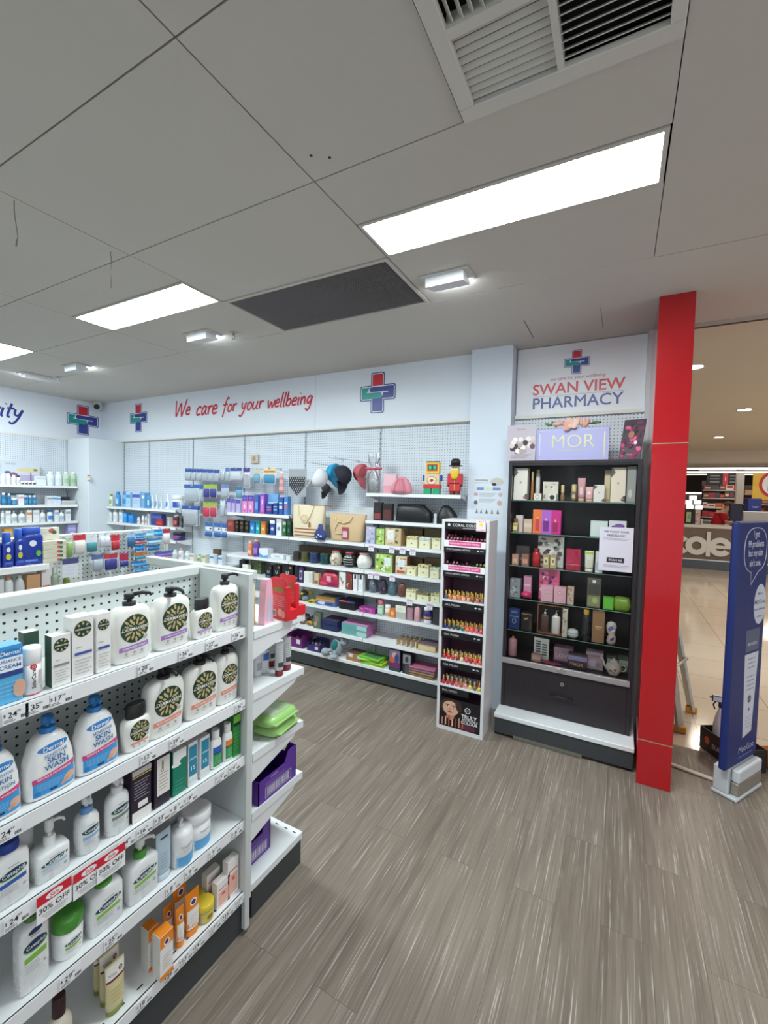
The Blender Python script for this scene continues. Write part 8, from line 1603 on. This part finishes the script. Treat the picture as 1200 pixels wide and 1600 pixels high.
# ladder standing behind the column
lad = thing('step_ladder', 'aluminium step ladder with orange feet behind the red column', 'ladder', (.30, 4.20, 0)); AL = mat('B5B6B4', .35, .7)
for ft, tp in (((.297, .214), (-.05, .02)), ((.174, -.215), (-.06, -.03)), ((-.28, .214), (-.42, .02)), ((-.40, -.215), (-.43, -.03))):
    g = MB(); d0, d1 = Vector((ft[0], ft[1], .02)), Vector((tp[0], tp[1], 1.72)); g.box(-.032, .032, -.012, .012, 0, (d1-d0).length, AL, .002)
    g.xform(Matrix.Translation(d0) @ (d1-d0).to_track_quat('Z', 'Y').to_matrix().to_4x4()); r_ = g.build('rail', lad)
    g = MB(); g.box(-.04, .04, -.02, .02, 0, .05, mat('E09A2E', .5), .006); g.build('foot', r_, (ft[0], ft[1], 0))
for k in range(5):
    q = .16+.17*k; g = MB(); z_ = 1.72*q; x0_, x1_ = -.40-.03*q, .174-.234*q; y_ = -.215+.185*q; g.box(x0_, x1_, y_-.035, y_+.035, z_, z_+.02, AL, .002); g.build('step', lad)
g = MB(); g.box(-.46, -.02, -.07, .06, 1.71, 1.74, mat('E09A2E', .5), .01); g.build('top_cap', lad)
g = MB(); g.tube([(.24, .15, .47), (.13, -.14, .47)], .012, AL, 8); g.build('spreader', lad)
# stock boxes and spray bottle on the floor
bx = thing('carton', 'black carton tray with a red dot behind the pedestal', 'carton', (.748, 3.737, 0), -1.02); K_ = mat('221E1C', .45); KI = mat('8A6F55', .7)
g = MB(); g.box(-.165, .15, -.1, .1, 0, .004, KI); g.box(-.165, .15, -.1, -.096, .004, .16, K_); g.box(-.165, .15, .096, .1, .004, .16, K_); g.box(-.165, -.161, -.1, .1, .004, .16, K_); g.box(.146, .15, -.1, .1, .004, .16, K_); g.build('tray', bx)
g = MB(); g.disc(-.10, .085, .022, .026, FLATY(-.1), mat('C9583F'), .001); g.word('EURO', -.0, .07, .045, FLATY(-.1), mat('C9B0A4'), .001, .01, fit=.11); g.build('lettering', bx)
q = at_y(1112, 1100, 3.78)
sb = thing('spray_bottle', 'clear spray bottle with navy trigger standing in the black carton', 'bottle', (.690, 3.832, .005)); hh = at_y(1108, 1087, 3.78).z; CLS = glass('F4F6F8', .2, .05, .75)
g = MB(); g.loft([(0, .04, .04, 2), (.01, .043, .043, 2), (hh*.45, .042, .042, 2), (hh*.62, .03, .03, 2), (hh*.74, .014, .014, 2), (hh*.78, .014, .014, 2)], CLS, 20); g.build('body', sb)
g = MB(); g.lathe([(.016, hh*.77), (.017, hh*.84), (.012, hh*.86)], mat('2A2F5A', .4), 14); g.box(-.055, .03, -.012, .012, hh*.86, hh*.97, mat('E0E2E6', .4), .006, seg=2); h_ = g.build('spray_head', sb)
g = MB(); g.tube([(-.03, 0, hh*.87), (-.045, 0, hh*.80), (-.035, 0, hh*.72)], .005, mat('232A5E', .4), 8); g.tube([(-.055, 0, hh*.92), (-.068, 0, hh*.92)], .006, mat('232A5E', .4), 8); g.build('trigger', h_)
g = MB(); g.loft([(0, .03, .03, 2.2), (.05, .033, .03, 2.2), (.09, .028, .026, 2.2), (.11, .012, .012, 2)], mat('D9CDB4', .6), 16); solo('cleaning_cloth', g, 'crumpled pale cloth and yellow sponge in the black carton', 'cloth', (.75, 3.72, .0045)); 
ob = thing('carton', 'orange carton behind the right edge of the pedestal', 'carton', (1.09, 3.80, 0), .6); O_ = mat('C97A3A', .5)
g = MB(); g.box(-.15, .15, -.1, .1, 0, .004, KI); g.box(-.15, .15, -.1, -.096, .004, .12, O_); g.box(-.15, .15, .096, .1, .004, .12, O_); g.box(-.15, -.146, -.1, .1, .004, .12, O_); g.box(.146, .15, -.1, .1, .004, .12, O_); g.build('tray', ob)
g = MB(); g.word('protect', -.03, .06, .035, FLATY(-.1), mat('E6C9A4'), .001, .004, fit=.16); g.build('lettering', ob)
g = MB(); g.loft([(0, .05, .03, 3), (.03, .055, .035, 3), (.05, .04, .025, 3)], mat('E0C22E', .6), 16); solo('sponge', g, 'yellow sponge lying in the orange carton', 'sponge', (1.06, 3.78, .0045))

# ---- supermarket service counter
def box_thing(name, label, cat, x0, x1, y0, y1, z0, z1, col, group=None, spec=None, bev=.004):
    f = MB(); cx_, cy_ = (x0+x1)/2, (y0+y1)/2; f.box(x0-cx_, x1-cx_, y0-cy_, y1-cy_, 0, z1-z0, M(col), bev)
    if spec: f.prints(spec, FLATY(y0-cy_), x1-x0, z1-z0, .002)
    return solo(name, f, label, cat, (cx_, cy_, z0), 0, group)
CYF = 14.0; ct = thing('service_counter', 'timber clad supermarket service counter with large white letters', 'counter', (3.0, CYF, 0))
def clad_mat():
    m, nt, b = node_mat('timber_laminate', .45); tc = nt.nodes.new('ShaderNodeTexCoord'); mp = nt.nodes.new('ShaderNodeMapping'); mp.inputs['Scale'].default_value = (1.2, 1, 26)
    nt.links.new(tc.outputs['Object'], mp.inputs[0]); n = nt.nodes.new('ShaderNodeTexNoise'); n.inputs['Detail'].default_value = 4; nt.links.new(mp.outputs[0], n.inputs['Vector'])
    nt.links.new(mixc(nt, n.outputs['Fac'], lin('5A4A40'), lin('94806F')), b.inputs['Base Color']); return m
zt_, zs_ = at_y(1100, 825, CYF).z, at_y(1100, 874, CYF).z
g = MB(); g.box(-2.2, 2.6, 0, .6, zs_, zt_, clad_mat()); g.build('front_panel', ct)
g = MB(); g.box(-2.22, 2.62, -.04, .64, zt_, zt_+.08, mat('E6E0D6', .3), .004); g.build('worktop', ct)
g = MB(); g.box(-2.2, 2.6, -.002, .6, 0, zs_-.03, mat('5A6470', .5)); g.build('plinth', ct)
g = MB(); g.box(-2.2, 2.6, -.012, .0, zs_-.03, zs_, mat('D6D6D6', .3, .5)); g.build('kick_rail', ct)
lx = lambda px, py=852: at_y(px, py, CYF).x-3.0
zx0, zx1 = at_y(1090, 868, CYF).z, at_y(1090, 837, CYF).z; XH = zx1-zx0
def arc_letter(g, cx, cz, r, th, a0, a1, y0=-.05, y1=-.002, n=30):
    P = [(cx+r*math.cos(a0+(a1-a0)*k/n), cz+r*math.sin(a0+(a1-a0)*k/n)) for k in range(n+1)]+[(cx+(r-th)*math.cos(a1+(a0-a1)*k/n), cz+(r-th)*math.sin(a1+(a0-a1)*k/n)) for k in range(n+1)]
    m = mat('EDEBE6', .4); i = g.mi(m); A = [g.bm.verts.new((x, y0, z)) for x, z in P]; B = [g.bm.verts.new((x, y1, z)) for x, z in P]; L = n+1
    for k in range(n):
        for q in ((A[k], A[k+1], A[2*L-2-k], A[2*L-1-k]),): g.bm.faces.new(q).material_index = i
    for k in range(2*L): g.bm.faces.new((A[k], B[k], B[(k+1) % (2*L)], A[(k+1) % (2*L)])).material_index = i
R0 = XH*.465; czl = (zx0+zx1)/2; TH = XH*.26
g = MB(); arc_letter(g, lx(1061.5), czl, R0, TH, .7, 2*PI-.7); g.build('letter', ct)
g = MB(); arc_letter(g, lx(1088), czl, R0, TH, 0, 2*PI-.001, -.046); g.build('letter', ct)
g = MB(); g.box(lx(1103), lx(1109.5), -.05, -.002, zx0, at_y(1106, 831, CYF).z, mat('EDEBE6', .4)); g.build('letter', ct)
g = MB(); arc_letter(g, lx(1125), czl, R0, TH, 0, 2*PI-.62, -.054); g.box(lx(1125)-R0+TH*.5, lx(1125)+R0-.005, -.0535, -.003, czl-TH*.28, czl+TH*.28, mat('EDEBE6', .4)); g.build('letter', ct)
g = MB(); arc_letter(g, lx(1156), czl+R0*.42, R0*.58, TH*.85, .5, PI*1.5); arc_letter(g, lx(1156), czl-R0*.42, R0*.58, TH*.85, -PI*.5-PI*.0, PI*.5, -.049, -.003); arc_letter(g, lx(1156), czl-R0*.42, R0*.58, TH*.85, PI*1.15, PI*1.5, -.048, -.003); g.build('letter', ct)
ZC = zt_+.081
# staff member in red shirt leaning on the counter
def skin(name, V, E, Rd, m, parent, sub=2):
    me = bpy.data.meshes.new(name); me.from_pydata(V, E, []); bm = bmesh.new(); bm.from_mesh(me); ly = bm.verts.layers.skin.verify(); bm.verts.ensure_lookup_table()
    for v, r in zip(bm.verts, Rd): v[ly].radius = (r, r) if not isinstance(r, tuple) else r
    bm.verts[0][ly].use_root = True; bm.to_mesh(me); bm.free()
    o = bpy.data.objects.new(name, me); COL.objects.link(o); o.modifiers.new('skin', 'SKIN'); sb_ = o.modifiers.new('sub', 'SUBSURF'); sb_.levels = sub; sb_.render_levels = sub
    dg = bpy.context.evaluated_depsgraph_get(); me2 = bpy.data.meshes.new_from_object(o.evaluated_get(dg)); bpy.data.objects.remove(o)
    for p in me2.polygons: p.use_smooth = True
    me2.materials.clear(); me2.materials.append(m); o = bpy.data.objects.new(name, me2); COL.objects.link(o); o.parent = parent; return o
SKN = mat('C79A80', .6); PX, PY = at_y(1118, 820, 14.95).x, 14.95
pr = thing('person', 'person in a red short sleeved shirt leaning over the service counter', 'person', (PX, PY, 0))
V = [(0, 0, .95), (.02, 0, 1.12), (.10, 0, 1.36), (.16, 0, 1.48), (.20, 0, 1.55), (.25, 0, 1.63), (.27, 0, 1.72)]
E_b = [(i, i+1) for i in range(6)]; Rb = [.14, .13, (.15, .15), .07, .055, .085, .075]
def limb(par, pts, rs):
    global V, E_b, Rb
    last = par
    for p, r in zip(pts, rs): V.append(p); Rb.append(r); E_b.append((last, len(V)-1)); last = len(V)-1
    return last
for s_ in (-1, 1):
    limb(0, [(0, s_*.09, .88), (.02, s_*.10, .50), (-.02, s_*.10, .09), (.12, s_*.10, .035)], [.085, .062, .042, .035])
    hd = limb(3, [(.13, s_*.19, 1.42), (.20, s_*.23, 1.20), (.40, s_*.15, ZC+.055), (.47, s_*.13, ZC+.045)], [.055, .045, .03, .026])
    for k in range(4): limb(hd, [(.505, s_*(.13+.022*(k-1.5)), ZC+.04), (.535-.006*abs(k-1), s_*(.13+.026*(k-1.5)), ZC+.028), (.55-.008*abs(k-1), s_*(.13+.027*(k-1.5)), ZC+.012)], [.0095, .009, .008])
    limb(hd-0, [(.47, s_*.085, ZC+.035), (.50, s_*.07, ZC+.022)], [.011, .009])
skin('body', V, E_b, Rb, SKN, pr)
sv = [(0, 0, .93), (.02, 0, 1.12), (.10, 0, 1.36), (.155, 0, 1.47), (.13, -.19, 1.43), (.18, -.225, 1.26), (.13, .19, 1.43), (.18, .225, 1.26)]
skin('shirt', sv, [(0, 1), (1, 2), (2, 3), (3, 4), (4, 5), (3, 6), (6, 7)], [.17, .165, (.19, .19), .11, .098, .08, .098, .08], mat('C9202F', .8), pr)
tv = [(0, 0, .96), (0, -.09, .86), (.02, -.10, .5), (-.02, -.10, .11), (0, .09, .86), (.02, .10, .5), (-.02, .10, .11)]
skin('trousers', tv, [(0, 1), (1, 2), (2, 3), (0, 4), (4, 5), (5, 6)], [.15, .105, .08, .06, .105, .08, .06], mat('26262C', .8), pr)
g = MB(); g.ball((.255, 0, 1.705), .098, .092, .085, mat('5F5148', .9), 18, 12)
for v in g.bm.verts:
    if v.co.x > .30 and v.co.z < 1.74: v.co.x = .30
    if v.co.z < 1.65: v.co.z = 1.65
g.build('hair', pr)
for s_ in (-1, 1): g2_ = MB(); g2_.ball((.332, s_*.032, 1.67), .010, .012, .008, INK, 8, 6); g2_.build('eye', pr)
g2_ = MB(); g2_.ball((.345, 0, 1.64), .018, .012, .02, SKN, 10, 7); g2_.build('nose', pr)
g2_ = MB(); g2_.ball((.33, 0, 1.598), .008, .025, .006, mat('9A5A52'), 10, 6); g2_.build('mouth', pr)
# things on and behind the counter
def on_counter(name, label, cat, pa, pb, pt, col, spec=None, y=14.25, d=.2):
    a, c = at_y(pa, 815, y), at_y(pb, 815, y); return box_thing(name, label, cat, a.x, c.x, y, y+d, ZC, at_y((pa+pb)/2, pt, y).z, col, None, spec)
on_counter('display_screen', 'screen with a pale green picture at left end of the service counter', 'screen', 1071, 1080, 798, '2A2A2C', [('r', -.4, .4, .12, .9, 'B9CF8A'), ('e', 0, .55, .22, .2, '6FA8B5')])
on_counter('card_terminal', 'small dark payment terminal on the service counter', 'card terminal', 1081, 1085, 809, '23232A')
on_counter('person_stand_in', 'pink patterned block standing in for a person at the service counter', 'stand', 1086, 1094, 797, 'D6BDB8', FLO(41, ['C98A94', 'EDE3E0', '8A5A5F'], 14))  # plain block in place of a bending figure
on_counter('brochure_stand', 'small white brochure stand beside the pink patterned block', 'stand', 1095, 1098, 811, 'D9D6D0')
a = at_y(1106, 810, 15.6); g = MB(); g.lathe([(.16, 0), (.24, .05), (.26, .75), (.24, .78)], mat('8F9A8C', .6), 24); g.disc(0, .4, .1, .1, lambda x, z: -.25, mat('A9B3A4'), .003); solo('waste_bin', g, 'grey green round bin behind the service counter', 'bin', (a.x, 15.6, .45)); 
box_thing('bin_shelf', 'low grey cupboard carrying the grey green bin', 'cupboard', a.x-.35, a.x+.35, 15.3, 15.9, 0, .449, '6F6A66')
a = at_y(1149, 805, 14.3); f = thing('till_monitor', 'dark navy till monitor on a stand before the person', 'monitor', (a.x, 14.32, ZC)); g = MB(); g.box(-.13, .15, -.03, .03, .12, at_y(1147, 787, 14.3).z-ZC, mat('232642', .5), .03, seg=2); g.build('screen', f); g = MB(); g.lathe([(.1, 0), (.1, .02), (.03, .03), (.03, .13)], mat('2A2A30', .5), 14); g.build('stand', f)
a = at_y(1155, 780, 15.75)
box_thing('square_post', 'cream square post rising beside the service counter', 'post', a.x-.085, a.x+.085, 15.7, 15.87, 0, 4.39, 'CFC3B2')
a, c = at_y(1163, 800, 16.2), at_y(1215, 800, 16.2); box_thing('checkout', 'white checkout counter right of the cream post', 'counter', a.x, c.x, 16.2, 17.0, 0, at_y(1180, 800, 16.2).z, 'D6D2CA')
a, c = at_y(1169, 790, 17.4), at_y(1190, 790, 17.4); box_thing('promo_display', 'navy promotional display stand right of the cream post', 'display stand', a.x, c.x, 17.4, 17.9, 0, at_y(1180, 779, 17.4).z, '23337F', None, [('t', 'WEST', .05, .86, .05, 'C9CFEA', {'mw': .5}), ('t', '22', 0, .74, .07, '6F80C0', {'mw': .5})])
# supermarket beyond: dark ceiling, aisle shelving, lights, hanging signs
b = MB(); b.box(-1, 16, 13.2, 13.5, 2.72, CZ+.08, mat('CFC4B4', .8)); b.box(-1, 16, 13.2, 15.3, 2.70, 2.72, mat('B9AD9C', .85)); struct('trim_4', b)
b = MB(); b.box(-1, 16, 15.3, 32, 4.4, 4.5, mat('2A2624', .9)); struct('ceiling_supermarket', b)
b = MB(); b.box(-1, 16, 31.8, 32, 0, 4.4, mat('4A3F3A', .9)); struct('wall_far', b)
b = MB(); b.box(-1.1, -1, 3.951, 32, 0, 4.5, mat('5A4F48', .9)); b.box(16, 16.1, 3.78, 32, 0, 4.5, mat('C9BDAE', .9)); struct('wall_mall', b)
WARM = panel_mat((1.0, .93, .82), 2.6)
def strip(label, x0, x1, y, z):
    f = MB(); f.box(x0, x1, y, y+.09, z, z+.03, WARM); t = thing('strip_light', label, 'light', (0, 0, 0), 0, 'strip lights in the supermarket'); f.build('tube', t); g = MB(); g.box(x0, x1, y-.02, y+.11, z+.0301, z+.06, mat('8A8078', .6)); g.build('housing', t)
for k, (y, z, x0, x1, nm) in enumerate(((13.75, 2.60, 1.2, 4.6, 'nearest strip light under the shopfront soffit'), (15.0, 2.58, 1.3, 7.0, 'second strip light under the shopfront soffit'), (17.2, 2.75, 2.2, 8.0, 'strip light just beyond the cream post'), (19.0, 2.78, 2.4, 8.5, 'strip light behind the hanging black sign'), (23, 3.0, 1.5, 10, 'strip light deep inside the supermarket'), (27, 3.1, 1.5, 11, 'furthest strip light inside the supermarket'))): strip(nm, x0, x1, y, z)
a, c = at_y(1104, 748, 18), at_y(1154, 748, 18); z0_, z1_ = at_y(1130, 758, 18).z, at_y(1130, 739, 18).z
hs = thing('hanging_sign', 'long black hanging aisle sign with a red square', 'sign', ((a.x+c.x)/2, 18, z0_)); W_h = c.x-a.x
g = MB(); g.box(-W_h/2, W_h/2, 0, .05, 0, z1_-z0_, mat('1E1C1C', .6)); g.build('panel', hs); g = MB(); g.rect(.02*W_h, .18*W_h, 0, z1_-z0_, FLATY(0), mat('C8323F', .5), .002); g.word('1', .10*W_h, (z1_-z0_)/2, .12, FLATY(0), WT, .004); g.build('number_square', hs)
g = MB()
for x_, ww in ((-.24, .3), (.32, .18)):
    for k in range(3): g.rect((x_-ww/2)*W_h, (x_+ww/2)*W_h, (z1_-z0_)*(.22+.25*k), (z1_-z0_)*(.30+.25*k), FLATY(0), mat('8A8684', .6), .002)
g.build('aisle_list', hs)
g = MB()
for s_ in (-.4, .4): g.tube([(s_*W_h, .025, z1_-z0_), (s_*W_h, .025, 4.4-z0_)], .006, mat('3A3A3A'), 6)
g.build('hanger', hs)
a = at_y(1200, 757, 20); rs = thing('hanging_sign', 'yellow square sign with red ring at the right edge of the photo', 'sign', (a.x, 20, a.z-.55)); g = MB(); g.box(-.42, .9, 0, .05, 0, 1.05, mat('E0B23A', .5)); g.build('panel', rs); g = MB(); g.disc(.2, .55, .45, .48, FLATY(0), mat('C02A35', .5), .002, 28); g.disc(.2, .55, .36, .38, FLATY(0), mat('E9E6E0', .5), .004, 28); g.word('PR', .15, .42, .2, FLATY(0), INK, .006, .02); g.build('ring_print', rs)
g = MB(); g.tube([(.2, .025, 1.05), (.2, .025, 4.4-(a.z-.55))], .006, mat('3A3A3A'), 6); g.build('hanger', rs)
rr = random.Random(12)
def aisle(label, x0, x1, y, zs, cols, n):
    t = thing('aisle_shelving', label, 'shelving', ((x0+x1)/2, y, 0), 0, 'supermarket aisle shelving'); hw = (x1-x0)/2
    g = MB(); g.box(-hw, hw, .3, .34, 0, zs[-1]+.35, mat('5A4A44', .7)); g.build('back_panel', t)
    for z in zs:
        g = MB(); g.box(-hw, hw, 0, .3, z-.03, z, mat('D2C9BC', .5)); g.build('shelf', t)
        x = -hw+.02; k = 0
        while x < hw-.05:
            wd = rr.choice((.14, .18, .24)); wd = min(wd, hw-x-.01); h = rr.uniform(.14, .26); c = rr.choice(cols)
            f = MB(); f.box(-wd/2+.004, wd/2-.004, 0, .2, 0, h, mat(c, .5)); f.rect(-wd*.35, wd*.35, h*.3, h*.65, FLATY(0), mat(rr.choice(cols), .5), .002)
            k += 1; solo('grocery_pack', f, 'small grocery pack on the far supermarket shelves', 'grocery', ((x0+x1)/2+x+wd/2, y+.03, z+.001), 0, 'groceries on the far supermarket shelves'); x += wd
RC = ['B52A30', 'C94A3F', 'D9C9B0', '8A3A35', 'C9A27A', '6A3F3A', 'E0D6C6', 'A8333A', '4A4A50', 'C9784A']
a, c = at_y(1097, 790, 20), at_y(1154, 790, 20); aisle('red and cream stocked shelving behind the red shirted person', a.x, c.x, 20, [.5, .85, 1.2, 1.55, 1.9, 2.2], RC, 0)
a, c = at_y(1162, 790, 22), at_y(1204, 790, 22); aisle('shelving with red and yellow packs right of the cream post', a.x, c.x, 22, [.9, 1.3, 1.7, 2.1], ['B52A30', 'D9B23A', 'E0D0B0', '8A2A30', 'C9A27A'], 0)
a, c = at_y(1066, 785, 17), at_y(1096, 785, 17); kk = thing('kiosk', 'dark kiosk wall with glowing white product panels beyond the column', 'kiosk', ((a.x+c.x)/2, 17, 0)); hw = (c.x-a.x)/2
g = MB(); g.box(-hw, hw, .05, .5, 0, at_y(1080, 770, 17).z, mat('1E1A1A', .6)); g.build('back_wall', kk)
g = MB(); g.box(-hw, hw*.9, -.1, .05, at_y(1080, 771.5, 17).z, at_y(1080, 769.5, 17).z, WARM); g.build('strip_lamp', kk)
LITP = panel_mat((1.0, .92, .84), .45)
for px, py in ((1083, 778), (1076, 785), (1090, 785), (1078, 792), (1092, 793)):
    q = at_y(px, py, 17); g = MB(); g.box(-.10, .10, 0, .049, -.07, .07, LITP, .02, seg=2); g.build('lit_panel', kk, (q.x-(a.x+c.x)/2, 0, q.z))
# mall downlights: one real by the column, the rest added for brightness
def downlight(x, y, label, z=CZ+.004, P=MALL_POWER):
    t = thing('downlight', label, 'light', (x, y, z), 0, 'downlights in the mall ceiling'); g = MB(); g.lathe([(.075, -.006), (.09, -.004), (.09, 0)], WHITE, 24, cap0=False); g.build('ring', t)
    g = MB(); g.lathe([(.07, -.003), (.07, -.001)], DLM, 20); g.build('lens', t)
    l = bpy.data.lights.new('downlight_lamp', 'AREA'); l.shape = 'DISK'; l.size = .3; l.energy = P; l.color = (1.0, .90, .76); o = bpy.data.objects.new('lamp', l); COL.objects.link(o); o.parent = t; o.location = (0, 0, -.012)
DLM = panel_mat((1.0, .93, .82), 30)
downlight(.54, 4.89, 'small lit downlight in the mall ceiling next to the red column')
for x, y in ((2.4, 5.2), (1.4, 7.4), (3.4, 8.2), (1.6, 10.4), (3.8, 11.0), (6, 8)): downlight(x, y, 'mall ceiling downlight added to brighten the mall', P=MALL_POWER*2)
for x, y, z in ((2.6, 16.2, 4.0), (3.5, 18.6, 4.2), (4.5, 21, 4.2), (6, 25, 4.2)): downlight(x, y, 'supermarket ceiling downlight added to brighten the aisles', z, MALL_POWER*3)

# a hair of clearance under everything that stands on a shelf, counter or floor
for o in list(COL.objects):
    if o.parent is None and o.get('label') and o.get('category') not in ('shelving', 'cabinet', 'display stand', 'column', 'light', 'vent', 'lettering', 'emblem'): o.location.z += .0006
